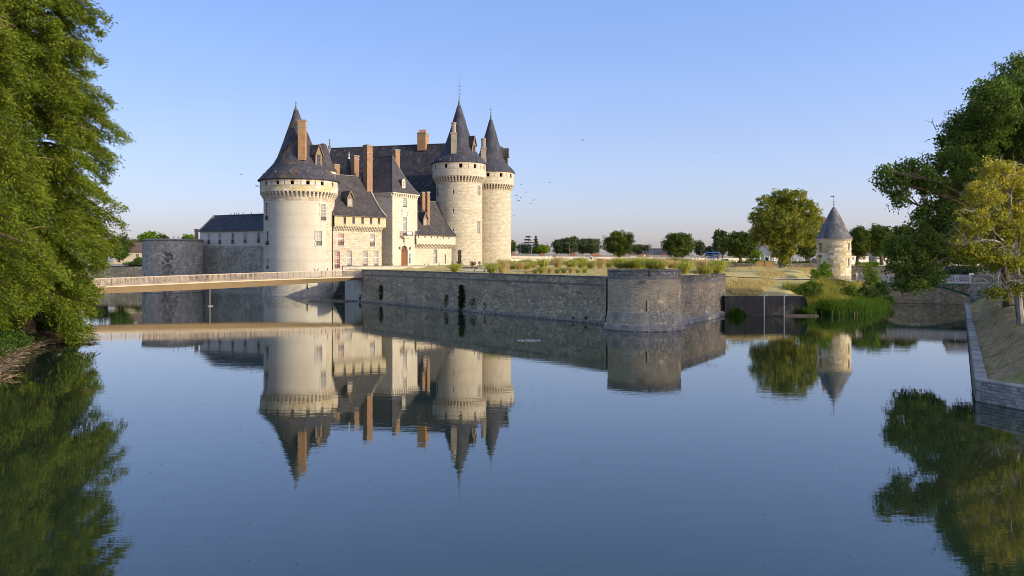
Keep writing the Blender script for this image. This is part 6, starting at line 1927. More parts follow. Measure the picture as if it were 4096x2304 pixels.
# ---- ivy and litter on the left bank
def leafmass(name, label, cat, C, rad, per, size, mat, kind='stuff', aspect=.8, tint=None):
    V, T = clumps(np.array(C), rad, per, size, tint, aspect)
    return tag(link(name, quads_mesh(name, V, T), mat), label, cat, kind=kind)
cc = []
for i in range(1500):
    y = rnd(46, 84); x0 = -30.5 - (y - 48) * .34 if y < 77 else -41.5
    x = x0 - abs(random.gauss(0, 3.2)) - .95
    z = leftz(x, y); cc.append((x, y, z + rnd(0, .35) + min(.9, .2 * abs(x - x0)) * rnd(.1, 1)))
leafmass('ivy_ground_cover', 'dark green ivy and bramble covering the bank below the cypress', 'undergrowth', cc, .42, 38, .085, M_LF_IVY)
def litter(n, fn, L, name, label, mat, w=.02, cat='litter'):
    V = np.zeros((n, 4, 3)); 
    for i in range(n):
        p, d = fn(); d = Vector(d).normalized(); s = Vector((-d.y, d.x, 0)) * w
        if s.length < 1e-4: s = Vector((w, 0, 0))
        l = L * rnd(.4, 1.2); p = Vector(p)
        V[i] = [p - s, p + s, p + d * l + s * .4 + Vector((0, 0, rnd(-.05, .05))), p + d * l - s * .4]
    return tag(link(name, quads_mesh(name, V, RNG.uniform(0, 1, n)), mat), label, cat, kind='stuff')
def fn():
    y = rnd(50, 79); t = (y - 48) / 8.5
    x0 = np.interp(y, [48, 56.5, 68, 76.5, 78.6], [-30.5, -33.4, -38.5, -41.0, -37.9])
    x = x0 - abs(random.gauss(0, .75)) + .35; z = max(.02, leftz(x, y) + .08)
    a = rnd(0, 2 * PI); return (x, y, z + rnd(0, .18)), (math.cos(a), math.sin(a), rnd(-.1, .35))
litter(9000, fn, .75, 'dead_reed_litter', 'tangle of dead reeds and twigs along the left water line', M_DEAD)
m = MB(); 
for k in range(7):
    a = rnd(-.3, 2.4); p = Vector((-31.6 + rnd(-.6, .6), 53.8 + rnd(-.4, .4), .02)); q = p + Vector((math.cos(a) * rnd(.6, 1.5), rnd(-.2, .4), rnd(.1, .5))); m.tube([p, p.lerp(q, .5) + Vector((0, 0, .12)), q], [.04, .03, .01], 4)
tag(m.build('dead_branch', M_TWIG), 'dead branch lying in the water near the left bank', 'branch')

# ---- background trees
def round_tree(label, px0, px1, py0, py1, pyb, Y, mat, trunkpx=None, group=None, dens=.85, per=34, ls=.22, name='lime_tree', nl=9, r0=.45, crad=.85, tb=None, sq=1.0, seed=0, twisty=0):
    rs = random.Random(seed + int(px0)); s = Y / F
    cx = (px0 + px1) / 2; w = (px1 - px0) / 2; h = (py1 - py0) / 2; cy = (py0 + py1) / 2
    L = []
    for i in range(nl):
        a = 2 * PI * i / nl; k = .55 if i % 2 else .48
        L.append((cx + w * k * math.cos(a) + rs.uniform(-.05, .05) * w, cy - h * k * math.sin(a) * .98 + rs.uniform(-.05, .05) * h, w * .47, h * .48, Y + rs.uniform(-1, 1) * w * s * .5))
    L.append((cx, cy, w * .6, h * .6, Y - w * s * .45)); L.append((cx, cy, w * .6, h * .6, Y + w * s * .45)); L.append((cx, cy - h * .1, w * .62, h * .62, Y))
    tp = trunkpx or cx; base = PT(tp, pyb, Y)
    top = PT((tp + cx) / 2, cy + h * .35, Y)
    return make_tree(name, label, base, top, pxlobes(L), r0, mat, M_BARK, dens, per, crad, ls, group=group, inner=.55, k=3)
G1 = 'clipped lime trees along the street'
round_tree('round clipped lime tree nearest the keep, behind the bastion', 2408, 2540, 923, 1026, 1058, 248, M_LF_LIM, 2477, G1)
round_tree('round clipped lime tree behind the road bridge girder, second from the keep', 2648, 2780, 932, 1028, 1058, 250, M_LF_LIM, 2714, G1)
round_tree('round clipped lime tree just right of the blue gate, left of the big tree', 2895, 3030, 921, 1032, 1060, 250, M_LF_LIM, 2962, G1)
round_tree('dark lime tree between the big pollard and the small tower', 3182, 3272, 958, 1036, 1062, 240, M_LF_LIM, 3228, G1)
round_tree('clipped lime just right of the small tower', 3388, 3490, 906, 1034, 1062, 238, M_LF_LIM, 3426, G1)
round_tree('clipped lime second right of the small tower, beside the oak', 3466, 3580, 893, 1032, 1062, 240, M_LF_LIM, 3526, G1)
round_tree('clipped lime partly hidden behind the oak foliage', 3560, 3670, 900, 1032, 1062, 242, M_LF_LIM, 3610, G1)
BIG = pxlobes([(3170, 820, 62, 62, 198), (3215, 850, 55, 60, 199), (3120, 805, 45, 48, 200), (3075, 835, 48, 55, 199), (3045, 885, 45, 50, 198), (3100, 890, 55, 60, 196), (3165, 900, 60, 60, 196), (3230, 910, 55, 55, 199), (3040, 940, 42, 34, 199), (3100, 950, 60, 45, 197),
               (3170, 950, 60, 42, 198), (3235, 950, 42, 30, 199), (3125, 1000, 45, 42, 199), (3150, 985, 40, 40, 199), (3262, 868, 30, 40, 200), (3135, 1040, 22, 22, 199.5)])
make_tree('pollard_plane_tree', 'big broad olive-green tree on the lawn left of the small round tower', PT(3129, 1076, 200), PT(3132, 960, 200), BIG, .75, M_LF_BIG, M_BARK_P, .95, 40, .85, .20, inner=.5, k=5, twig=1)
G2 = 'far trees beyond the road bridge'
def far_tree(label, px0, px1, py0, py1, Y, mat=None, name='broadleaf_tree', **k):
    return round_tree(label, px0, px1, py0, py1, max(py1 + 2, 1044), Y, mat or M_LF_FAR, None, G2, k.pop('dens', .5), k.pop('per', 22), k.pop('ls', .42), name, k.pop('nl', 7), k.pop('r0', .4), k.pop('crad', 1.3))
far_tree('dark green round bush tree right beside the keep tower', 2030, 2062, 965, 1012, 440, M_LF_LIM)
far_tree('dark rounded tree below the spreading cedar', 2066, 2128, 978, 1013, 430, M_LF_CON)
far_tree('bright green tree right of the spruce', 2134, 2204, 982, 1014, 430, M_LF_BRT)
for (a, b, t, w) in ((2208, 2276, 954, 'left end'), (2240, 2322, 948, 'second from the left'), (2296, 2366, 955, 'second from the right'), (2332, 2404, 953, 'right end')):
    far_tree('grey-green tree at the %s of the dense row above the road bridge' % w, a, b, t, 1014, 445)
far_tree('small open tree right behind the first lime', 2530, 2572, 978, 1012, 470); far_tree('second small tree between the two nearest limes', 2566, 2602, 980, 1012, 470)
far_tree('pale grey-green tree left of the blue gate', 2776, 2818, 962, 1022, 420)
far_tree('low blue-green tree behind the blue gate', 2815, 2865, 988, 1024, 420, M_LF_CON)
for (a, b, t, w) in ((2857, 2884, 919, 'left'), (2878, 2904, 917, 'right')):
    far_tree('tall columnar poplar, %s one of the pair' % w, a, b, t, 1024, 400, name='poplar_tree')
far_tree('bluish distant trees behind the white house', 2985, 3040, 985, 1030, 520); far_tree('distant trees right of the white house', 3060, 3120, 980, 1020, 560)
far_tree('pale willow bush on the far bank left of the big tree', 2995, 3045, 1003, 1048, 290, M_LF_BRT, 'willow_bush'); far_tree('pale green bush between the two limes right of the small tower', 3440, 3480, 1015, 1056, 300, M_LF_BRT, 'bush')
# left background
far_tree('dark round tree above the far shore wall, right of the cypress', 436, 534, 941, 1040, 300, M_LF_LIM, crad=1.0, ls=.28, dens=.8); far_tree('lower fresh green tree in front of the dark round tree', 430, 520, 985, 1040, 286, M_LF_IVY, crad=.9, ls=.25, dens=.9)
far_tree('yellow-green tree left behind the low round tower', 556, 640, 926, 1010, 330, M_LF_BRT); far_tree('dark tree top above the low round tower', 625, 684, 938, 1000, 335, M_LF_LIM); far_tree('yellow-green tree top left of the moat wing chimney', 728, 785, 937, 1000, 330, M_LF_BRT)
far_tree('blue distant wood behind the tile roofed house', 522, 562, 960, 1010, 520); far_tree('clipped dark bush against the low round tower', 536, 572, 1030, 1062, 275, M_LF_LIM, 'bush', ls=.2, crad=.6, dens=1.5)
far_tree('dark shrub on the far shore left end', 340, 440, 975, 1060, 300, M_LF_LIM, 'bush')
# conifers
def conifer(label, px, py0, Y, zb, w, name='spruce_tree', layers=16, droop=.25, flat=False):
    p = XY(px, Y); H = ZA(py0, Y) - zb; par = thing(name, label, 'tree', (p[0], Y, zb), group=G2)
    m = MB(); m.tube([(0, 0, 0), (0, 0, H * .5), (0, 0, H)], [.35, .22, .04], 6); m.build('trunk', M_BARK, par)
    C = []
    for i in range(layers):
        t = i / (layers - 1); z = H * (.12 + .86 * t); r = w * ((1 - t) ** .8 if not flat else (1.05 - t * .75) * (.6 + .4 * math.sin(i * 2.3) ** 2))
        n = int(8 + r * 9)
        for j in range(n):
            a = rnd(0, 2 * PI); q = r * rnd(.2, 1.05); C.append((q * math.cos(a), q * math.sin(a), z - q * droop * (0.3 if flat else 1) + rnd(-.2, .2)))
    V, T = clumps(np.array(C), .5 if not flat else .7, 16, .28, None, .4, .35); link('crown', quads_mesh('crown', V, T), M_LF_CON, par)
conifer('dark pointed spruce right of the keep tower', 2143, 943, 430, 7, 3.3); conifer('spreading blue-green cedar right of the keep tower', 2113, 945, 440, 7, 6.2, 'cedar_tree', 9, .25, True)

# ---- grass clumps in the garden
ORD = 'first second third fourth fifth sixth seventh eighth ninth tenth eleventh twelfth thirteenth fourteenth fifteenth sixteenth'.split()
def tuft_mesh(name, n, h, spread, w, tint0, tint1, droopk=.8):
    V = []; T = []
    for i in range(n):
        a = rnd(0, 2 * PI); r0 = abs(random.gauss(0, .16)); lean = rnd(.1, 1.0) * spread; hh = h * rnd(.55, 1.05)
        p0 = Vector((math.cos(a) * r0, math.sin(a) * r0, 0)); d = Vector((math.cos(a), math.sin(a), 0)); s = Vector((-d.y, d.x, 0)) * w
        p1 = p0 + d * lean * .35 + Vector((0, 0, hh * .65)); p2 = p0 + d * lean * .8 + Vector((0, 0, hh)); p3 = p0 + d * lean * 1.25 + Vector((0, 0, hh * (1 - .4 * droopk * lean)))
        t = rnd(tint0, tint1)
        V.append([p0 - s, p0 + s, p1 + s, p1 - s]); V.append([p1 - s, p1 + s, p2 + s * .7, p2 - s * .7]); V.append([p2 - s * .7, p2 + s * .7, p3 + s * .15, p3 - s * .15]); T += [t * .8, t, min(1, t * 1.15)]
    return quads_mesh(name, np.array([[v[:] for v in q] for q in V]), np.array(T))
TG = [tuft_mesh('grass_blades', 620, 1.25, 1.15, .016, .1, .8) for _ in range(3)]
TY = [tuft_mesh('grass_blades', 560, 1.35, .95, .016, .1, 1, .5) for _ in range(3)]
for m_ in TG: m_.materials.append(M_GR_G)
for m_ in TY: m_.materials.append(M_GR_Y)
def place_grass(pts):
    for (px, py, wpx, kind, lab, grp) in pts:
        # solve for the ground point seen at px,py
        lo, hi = 96.0, 205.0
        for _ in range(30):
            mid = (lo + hi) / 2; z = gz(XY(px, mid)[0], mid)
            if z < ZA(py, mid): lo = mid
            else: hi = mid
        Y = (lo + hi) / 2; x = XY(px, Y)[0]; z = gz(x, Y)
        s = wpx / F * Y / 1.35
        me = random.choice(TG if kind == 'g' else TY)
        o = tag(link('grass_clump', me), lab, 'ornamental grass', grp); o.location = (x, Y, z - .05); o.rotation_euler = (0, 0, rnd(0, 6.28)); o.scale = (s, s, s * rnd(.75, .95))
big = [(1820, 1090, 46, 'g', 'isolated green grass clump nearest the gate pavilion, left of the potted shrubs'), (1968, 1096, 52, 'g', 'blue-green arching grass clump just behind the rampart under the keep towers'), (2012, 1094, 62, 'y', 'tall straw and green grass clump right of the blue-green clump'),
       (2052, 1078, 40, 'g', 'dark green clump in front of the farther keep tower'), (2078, 1082, 44, 'y', 'pale clump behind the shorter green row'), (2104, 1080, 52, 'g', 'vivid green clump beside the pale one'), (2136, 1072, 38, 'y', 'pale straw clump in the back row, third from the keep'), (2172, 1073, 44, 'g', 'rounded green clump midway along the back row'),
       (2232, 1072, 56, 'y', 'wide straw clump below the bridge pier'), (2284, 1076, 52, 'g', 'broad green clump right of the wide straw clump'), (2326, 1072, 48, 'g', 'pale green plumed clump with arching tips'), (2362, 1074, 38, 'g', 'dark green clump left of the straw pair'), (2402, 1073, 46, 'y', 'straw clump left of the lime trunk'), (2437, 1072, 36, 'g', 'short green clump below the lime tree')]
place_grass([(a, b, c, d, e, 'ornamental grass clumps in the garden') for a, b, c, d, e in big])
row = []
for i, px in enumerate((2106, 2140, 2167, 2200, 2228, 2256, 2284, 2312, 2338)):
    row.append((px, 1096 - i * .6, rnd(22, 34), 'g' if i % 3 else 'y', 'small tufted clump, %s from the keep in the low front row behind the rampart' % ORD[i], 'small clumps in the front garden row'))
place_grass(row)
mid = []
for i in range(46):
    px = 2470 + i * 6.6 + rnd(-4, 4); k = i % 3
    py = (1062, 1068, 1076)[k] + rnd(-2, 2)
    yy = 'y' if (k < 2 and random.random() < .8) or random.random() < .3 else 'g'
    mid.append((px, py, rnd(34, 52), yy, '%s clump, %s from the left in the %s rank of grasses above the bastion' % ('straw' if yy == 'y' else 'green', ORD[i // 3], ('back', 'middle', 'front')[k]), 'grass clumps above the bastion'))
place_grass(mid)
place_grass([(2736, 1096, 60, 'g', 'large dark green clump right of the bastion rim', 'ornamental grass clumps in the garden'), (2808, 1094, 62, 'y', 'big plumed straw clump behind the short rampart wall', 'ornamental grass clumps in the garden'), (2826, 1098, 50, 'g', 'grey-green clump in front of the big straw clump', 'ornamental grass clumps in the garden'),
             (2872, 1096, 66, 'g', 'low wide green clump near the end of the short rampart wall', 'ornamental grass clumps in the garden'), (2700, 1070, 46, 'y', 'straw clump at the right end of the dense band', 'ornamental grass clumps in the garden'), (2752, 1066, 34, 'g', 'upright green clump at the band end', 'ornamental grass clumps in the garden')])

# ---- loose grasses
def blades(name, label, n, fn, h, w, mat, cat='grass'):
    V = np.zeros((2 * n, 4, 3)); T = np.zeros(2 * n)
    for i in range(n):
        p, k = fn(); p = Vector(p); a = rnd(0, 2 * PI); hh = h * k * rnd(.5, 1.1)
        d = Vector((math.cos(a), math.sin(a), 0)); s = Vector((-d.y, d.x, 0)) * w
        m1 = p + d * hh * rnd(0, .25) + Vector((0, 0, hh * .6)); e = m1 + d * hh * rnd(.05, .45) + Vector((0, 0, hh * .35))
        V[2 * i] = [p - s, p + s, m1 + s * .8, m1 - s * .8]; V[2 * i + 1] = [m1 - s * .8, m1 + s * .8, e + s * .1, e - s * .1]
        t = rnd(0, 1); T[2 * i] = t * .8; T[2 * i + 1] = t
    return tag(link(name, quads_mesh(name, V, T), mat), label, cat, kind='stuff')
def on_ground(x, y): return (x, y, gz(x, y) - .03)
def f1():
    while True:
        x, y = rnd(30.3, 41), rnd(118.3, 134)
        if x < 33.2 + (y - 118) * .45 and math.sin(x * .8) * math.cos(y * .7) > -.7: return on_ground(x, y), 1
blades('dry_bank_grass', 'tall dry straw grass on the slope behind the concrete wall', 7000, f1, .62, .02, M_GR_Y, 'tall grass')
def f2():
    while True:
        x, y = rnd(39.5, 60), rnd(117.5, 143)
        d = pdist(x, y, SHORE)
        if inpoly((x, y), poly0) and 1.6 < d < 9 and pdist(x, y, PATH) > 2.9: return on_ground(x, y), 1
poly0 = [(39.2, 117.9)] + SHORE + [(58.2, 159.2), (40, 160)]
blades('tall_bank_grass', 'tall yellow-green grass on the bank above the reeds', 14000, f2, 1.05, .02, mk_leaf('yellow_green_blades', [(0, (0.14, 0.16, 0.02)), (0.5, (0.28, 0.27, 0.05)), (1, (0.5, 0.42, 0.13))], .3), 'tall grass')
def f3():
    while True:
        i = random.randrange(0, 7); a, b = SHORE[i], SHORE[i + 1]; t = rnd(0, 1)
        n = Vector((b[1] - a[1], -(b[0] - a[0]))).normalized()
        off = rnd(-.5, 2.2); x = a[0] + (b[0] - a[0]) * t - n.x * off; y = a[1] + (b[1] - a[1]) * t - n.y * off
        return (x, y, max(-.1, gz(x, y) - .05 if inpoly((x, y), poly0) else -.05)), 1
blades('reed_bed', 'dark green reeds standing along the water edge right of the concrete wall', 11000, f3, 1.55, .022, M_GR_R, 'reeds')
def f4(): 
    a, r = rnd(0, 6.28), abs(random.gauss(0, .75)); return (29.6 + r * math.cos(a), 115.4 + r * math.sin(a) * .6, 0), max(.3, 1 - r * .4)
blades('reed_clump', 'bright reed clump in the water at the end of the short rampart wall', 900, f4, 1.45, .03, M_GR_R, 'reeds')
def f5():
    while True:
        x, y = rnd(30, 62), rnd(136, 206)
        if pdist(x, y, PATH) > 2.9 and math.sin(x * .45 + 1) * math.sin(y * .23) > .45: return on_ground(x, y), 1
blades('straw_lawn_patch', 'patches of straw coloured dry grass on the lawn before the small tower', 16000, f5, .5, .022, M_GR_Y, 'dry grass')
def f6():
    while True:
        x, y = rnd(-26, 34), rnd(104, 206)
        if gz(x, y) > 5.0 and x > -27.5 + (159.5 - y) * .66 + 1.2 and math.sin(x * .5) * math.sin(y * .33) > 0: return on_ground(x, y), 1
blades('garden_ground_cover', 'short dry grass between the garden clumps', 12000, f6, .3, .02, M_GR_Y, 'dry grass')
def f7():
    while True:
        x, y = rnd(24, 64), rnd(44, 125)
        d = min(seg_dist(x, y, a, b) for a, b in zip(QW[:-1], QW[1:]))
        if x > 24 + (y - 45.2) * .511 + .8 and d > .7 and d < 14: return (x, y, bankz(x, y) - .02), 1
blades('bank_turf', 'short dry turf on the sloping bank above the quay', 42000, f7, .11, .012, mk_leaf('turf_blades', [(0, (0.24, 0.20, 0.07)), (0.5, (0.46, 0.36, 0.17)), (1, (0.62, 0.50, 0.27))], .2, (1, 1, .8)), 'turf')

# ---- shrubs
def shrub(name, label, base, lobes, mat, dens, per, crad, ls, cat='shrub', group=None, **k):
    return make_tree(name, label, base, (base[0], base[1], base[2] + .8), lobes, .07, mat, M_BARK, dens, per, crad, ls, cat, group, inner=.2, **k)
b = PT(3245, 1190, 124); shrub('elder_bush', 'dark leafy bush at the right end of the concrete wall', (b.x, 124, gz(b.x, 124)), pxlobes([(3222, 1148, 32, 22, 124), (3262, 1148, 28, 26, 124.5), (3245, 1175, 38, 26, 123.5), (3250, 1134, 18, 16, 124), (3200, 1158, 14, 9, 124), (3285, 1165, 16, 12, 124)]), M_LF_OAK, 4, 26, .28, .085)
b = PT(3290, 1110, 141); shrub('bright_bush', 'bright yellow-green bush at the foot of the small round tower', (b.x, 141, gz(b.x, 141)), pxlobes([(3262, 1092, 24, 20, 141), (3295, 1085, 26, 26, 141.5), (3305, 1062, 18, 18, 142), (3280, 1105, 34, 16, 140.5), (3318, 1095, 16, 18, 141.5)]), M_LF_BRT, 4, 26, .32, .10)
b = PT(3485, 1150, 137); shrub('young_poplar', 'young light green sapling in front of the lattice railing', (b.x, 137, gz(b.x, 137)), pxlobes([(3480, 1058, 12, 12, 137), (3473, 1075, 22, 18, 137), (3490, 1092, 26, 22, 137), (3466, 1105, 24, 18, 137), (3496, 1118, 28, 20, 137), (3474, 1132, 22, 14, 136.5)]), M_LF_BRT, 2.6, 20, .3, .10, 'sapling')
for i, (px, py, r, Y, lab) in enumerate(((3530, 1160, 42, 138, 'leafy bush leaning over the water left of the iron bridge'), (3470, 1170, 50, 131, 'green bush rising behind the reeds'), (3400, 1178, 44, 129, 'willow shoots in the middle of the reed bank'), (3558, 1200, 24, 140, 'low bush touching the water under the iron bridge'))):
    x = XY(px, Y)[0]; shrub('bank_bush', lab, (x, Y, max(.1, gz(x, Y))), pxlobes([(px - r * .4, py, r * .6, r * .55, Y), (px + r * .4, py + 5, r * .6, r * .5, Y + .5), (px, py - r * .45, r * .5, r * .5, Y)]), M_LF_IVY if i != 2 else M_GR_R, 2.6, 26, .34, .10, group='bushes on the reed bank')
# creepers on the rampart
SRW = Flat(RA, RB)
def creeper(label, px, y0, y1, wpx, mat, name='wall_creeper', dense=1.0):
    u, zt = SRW.uz(px, y0); _, zb = SRW.uz(px, y1); zb = max(.1, zb)
    w = wpx / F * SRW.map(u, 0).y / 2; C = []
    n = int(150 * w * (zt - zb) * dense)
    for i in range(n):
        t = rnd(0, 1); ww = w * (.45 + .55 * math.sin(PI * min(1, t * 1.15))) * 1.5
        C.append(SRW.map(u + random.gauss(0, .38) * ww, zb + (zt - zb) * t, -rnd(.05, .35) * (1 if dense > .5 else .5))[:])
    V, T = clumps(np.array(C), .16, 9, .07); par = tag(link(name, quads_mesh(name, V, T), mat), label, 'creeper', 'plants growing on the long rampart')
creeper('dark hanging creeper midway along the long rampart', 1850, 1142, 1242, 46, M_LF_VIN, dense=1.3)
creeper('bright green creeper near the left end of the rampart', 1528, 1140, 1198, 26, M_LF_IVY)
creeper('green and brown sprays left of the hanging creeper', 1788, 1180, 1236, 34, M_LF_IVY, dense=.5)
creeper('wispy green weeds right of the hanging creeper', 1895, 1195, 1240, 56, M_LF_IVY, dense=.22)
creeper('wispy upright weed on the rampart foot', 1942, 1205, 1238, 18, M_LF_IVY, dense=.4); creeper('tiny dark fern at the pier corner', 1445, 1180, 1200, 6, M_LF_VIN, dense=1.2)
creeper('thin weeds high above the water, left part of rampart', 1712, 1185, 1225, 40, M_LF_IVY, dense=.15)
creeper('small dark weed near the bastion', 2300, 1265, 1285, 14, M_LF_VIN, dense=.8); creeper('second small dark weed next to the bastion', 2350, 1260, 1285, 12, M_LF_IVY, dense=.6)
# hedge by the iron bridge
x0, x1 = XY(3866, 141)[0], XY(3975, 141)[0]
C = [(rnd(x0, x1), rnd(146, 148), rnd(4.0, 6.35)) for i in range(650)]
leafmass('clipped_hedge', 'dark clipped hedge behind the right end of the lattice footbridge', 'hedge', C, .4, 26, .11, M_LF_CON, kind=None)
for px, lab in ((3470, 'yellow-green clipped shrub on the retaining wall'),):
    C = [(XY(px, 153)[0] + rnd(-2, 2), 153 + rnd(-.4, .4), 6.5 + rnd(0, .6)) for i in range(60)]; leafmass('wall_shrub', lab, 'shrub', C, .3, 20, .1, M_LF_BRT, kind=None)
C = [(rnd(-2, 74), rnd(216, 217), 6.4 + rnd(0, .9)) for i in range(900)]
leafmass('street_hedge', 'low dark hedge along the street behind the lawn wall', 'hedge', C, .5, 18, .16, M_LF_OAK, kind=None)
C = [(rnd(-118, -66), rnd(264, 270), 6.0 + rnd(0, 1.0)) for i in range(500)]
leafmass('far_shore_shrubs', 'garden shrubs above the far shore wall', 'shrubs', C, .7, 22, .2, M_LF_IVY)
# ================================================================ small round tower on the lawn
def small_tower():
    c = (XY(3335.5, 147)[0], 147.0); r = 2.72
    par = thing('small_round_tower', 'small yellow stone round tower with grey cone roof and weather vane beyond the lawn', 'tower')
    S = Round(c, r); L = 2 * PI * r; ze = 11.05
    holes = []; spec = []
    for (px, y0, y1, w, pn, rows) in ((3394, 973, 1003, 8, M_PANE_C, 6), (3393.5, 1033, 1063, 8, M_PANE_C, 6), (3283.5, 973, 1003, 11, None, 0), (3282.5, 1031, 1066, 9, M_PANE_C, 5)):
        u, z = S.uz(px, y1); _, z2 = S.uz(px, y0); p = S.map(u, 0); n = (p.xy - S.c).normalized(); cf = max(.3, -n.dot(p.xy.normalized()))
        holes.append((u % L, z, w / F * p.y / cf, z2 - z)); spec.append((pn, rows))
    mb = MB(); wall(mb, S, 0, L, 2.5, ze, holes, (), .3); mb.build('wall', M_MORTAR, par)
    masonry(S, block_list(S, 0, L, 4.9, ze - .2, .42, 1.0, holes, .02, .4), par, M_SML_P, M_SML_M, 300, .02, rough=.006)
    fb = MB(); S2 = Round(c, r + .03); wall(fb, S2, 0, 2 * PI * (r + .03), 2.4, 4.9); fb.build('rubble_foot', M_RUBFT, par)
    for h, (pn, rows) in zip(holes, spec):
        if pn is None:
            b = MB(); b.M = S.frame(h[0], h[1], .22); b.box(-h[2] / 2, h[2] / 2, 0, .05, 0, h[3], .2); b.build('blocked_window', M_STACK, par)
        else: window(par, S, *h, pn, 2, rows, 0, .2)
    mb = MB(); mb.lathe([(r - .01, ze - .2), (r + .12, ze - .12), (r + .2, ze), (r + .2, ze + .06)], 48, c, smooth=False, t=.6); mb.build('cornice', M_SUR, par)
    dn = MB(); dn.box(-.08, .08, -.16, .02, 0, .14, .5); me = dn.mesh('dentil'); me.materials.append(M_SUR)
    for i in range(44): link('dentil', me, None, par, S.frame(L * i / 44, ze - .34, 0))
    rb = MB(); rb.lathe([(3.02, ze + .04), (2.48, ze + .85), (1.95, ze + 1.95), (1.45, ze + 3.0), (.9, ze + 4.1), (.42, ze + 5.0), (.08, ze + 5.45)], 48, c); rb.lathe([(2.6, ze + .0), (3.02, ze + .04)], 48, c); rb.build('roof', M_SLATE_G, par)
    finial(par, c[0], c[1], ze + 5.3, ze + 7.5, .12, knobs=0, cone_h=.35, vane=True)
    chimney(par, 3295.5, 149.4, 15, .7, 13.9, 11.5, 0, M_BRICK, 2, band=False)
    lb = MB(); lb.M = S.frame(holes[3][0], holes[3][1] + holes[3][3] + .1, -.2); lb.box(-.1, .1, -.1, .1, 0, .35); lb.box(-.03, .03, 0, .25, .12, .16); lb.build('wall_lantern', M_IRON, par)
M_RUBFT = mk_rubble('reddish_rubble_foot', [(0, (0.24, 0.15, 0.10)), (0.5, (0.40, 0.31, 0.22)), (1, (0.55, 0.48, 0.38))], (0.46, 0.39, 0.29), (0.28, 0.22, 0.16), 3.4, 0.3)
small_tower()

# ================================================================ houses
def house(label, x, y, z, w, d, h, hr, rz, wallm, roofm, wins=2, chim=1, gable_win=1):
    par = thing('house', label, 'house', (x, y, z), rz)
    m = MB(); m.box(-w / 2, w / 2, -d / 2, d / 2, -1, h); 
    m.poly([(-w / 2, -d / 2, h), (-w / 2, d / 2, h), (-w / 2, 0, h + hr)]); m.poly([(w / 2, d / 2, h), (w / 2, -d / 2, h), (w / 2, 0, h + hr)]); m.build('wall', wallm, par)
    r = MB(); o = .35
    for s in (-1, 1):
        p = [(-w / 2 - o, s * (d / 2 + o), h - o * hr / (d / 2)), (w / 2 + o, s * (d / 2 + o), h - o * hr / (d / 2)), (w / 2 + o, 0, h + hr + .05), (-w / 2 - o, 0, h + hr + .05)]
        r.poly(p if s < 0 else p[::-1], [(0, 0), (w, 0), (w, d / 2), (0, d / 2)]); r.poly([(a, b, c - .15) for a, b, c in (p if s > 0 else p[::-1])])
    ro = r.build('roof', roofm, par)
    for i in range(chim):
        c = MB(); cx = -w / 2 + .6 + i * (w - 1.2); c.box(cx - .4, cx + .4, -.35, .35, h + hr * .6, h + hr + 1.1); co = c.build('chimney', M_BRICK, ro)
    for i in range(wins):
        xw = -w / 2 + w * (i + .5) / wins; f = MB(); f.box(xw - .5, xw + .5, -d / 2 - .05, -d / 2 + .02, h * .35, h * .35 + 1.4); fo = f.build('window', M_WHITE, par)
        g = MB(); 
        for q in (-1, 1): g.box(xw + q * .22 - .18, xw + q * .22 + .18, -d / 2 - .07, -d / 2 - .04, h * .35 + .1, h * .35 + 1.3)
        g.build('pane', M_PANE, fo)
    for i in range(gable_win):
        f = MB(); f.box(-w / 2 - .05, -w / 2 + .02, -.5 - 1.3, .5 - 1.3, 1.0, 2.3); f.box(-w / 2 - .05, -w / 2 + .02, .8, 1.8, 1.0, 2.3); f.build('window', M_PANE, par)
    return par
house('white gabled house with brick chimneys left of the big tree', XY(3068, 300)[0], 300, 6.6, 8.0, 7.5, 3.0, 3.9, .95, M_RENDER, M_TILE, 2, 2)
house('blue-grey roofed house left behind the white gabled one', XY(3040, 318)[0], 318, 6.6, 8.0, 7, 3.2, 3.6, .1, M_YREND, M_SLATE, 2, 1)
house('slate roofed house glimpsed above the road bridge between two limes', XY(2622, 470)[0], 470, 6.5, 15, 9, 3.6, 4.4, .1, M_RENDER, M_SLATE, 4, 2)
house('brown roofed house left of the slate roof above the road bridge', XY(2566, 480)[0], 480, 6.5, 14, 9, 3.2, 3.4, -.1, M_YREND, M_TILE, 4, 2)
house('cream house with brown tile roof seen left of the low round tower', XY(560, 300)[0], 302, 7.6, 16, 9, 3.3, 3.1, .05, M_YREND, M_TILE, 3, 0, 0)
house('small house behind the limes right of the small tower', XY(3402, 290)[0], 290, 6.5, 9, 7, 3.2, 3.2, .4, M_RENDER, M_TILE, 2, 1)
house('low white house beyond the limes near the oak', XY(3570, 290)[0], 292, 6.5, 13, 8, 3.0, 3.0, .1, M_RENDER, M_TILE, 3, 1)
house('pale low building behind the oak at the right edge', XY(3950, 190)[0], 190, 6.3, 16, 8, 3.6, 2.6, -.1, M_YREND, M_SLATE_G, 4, 0)

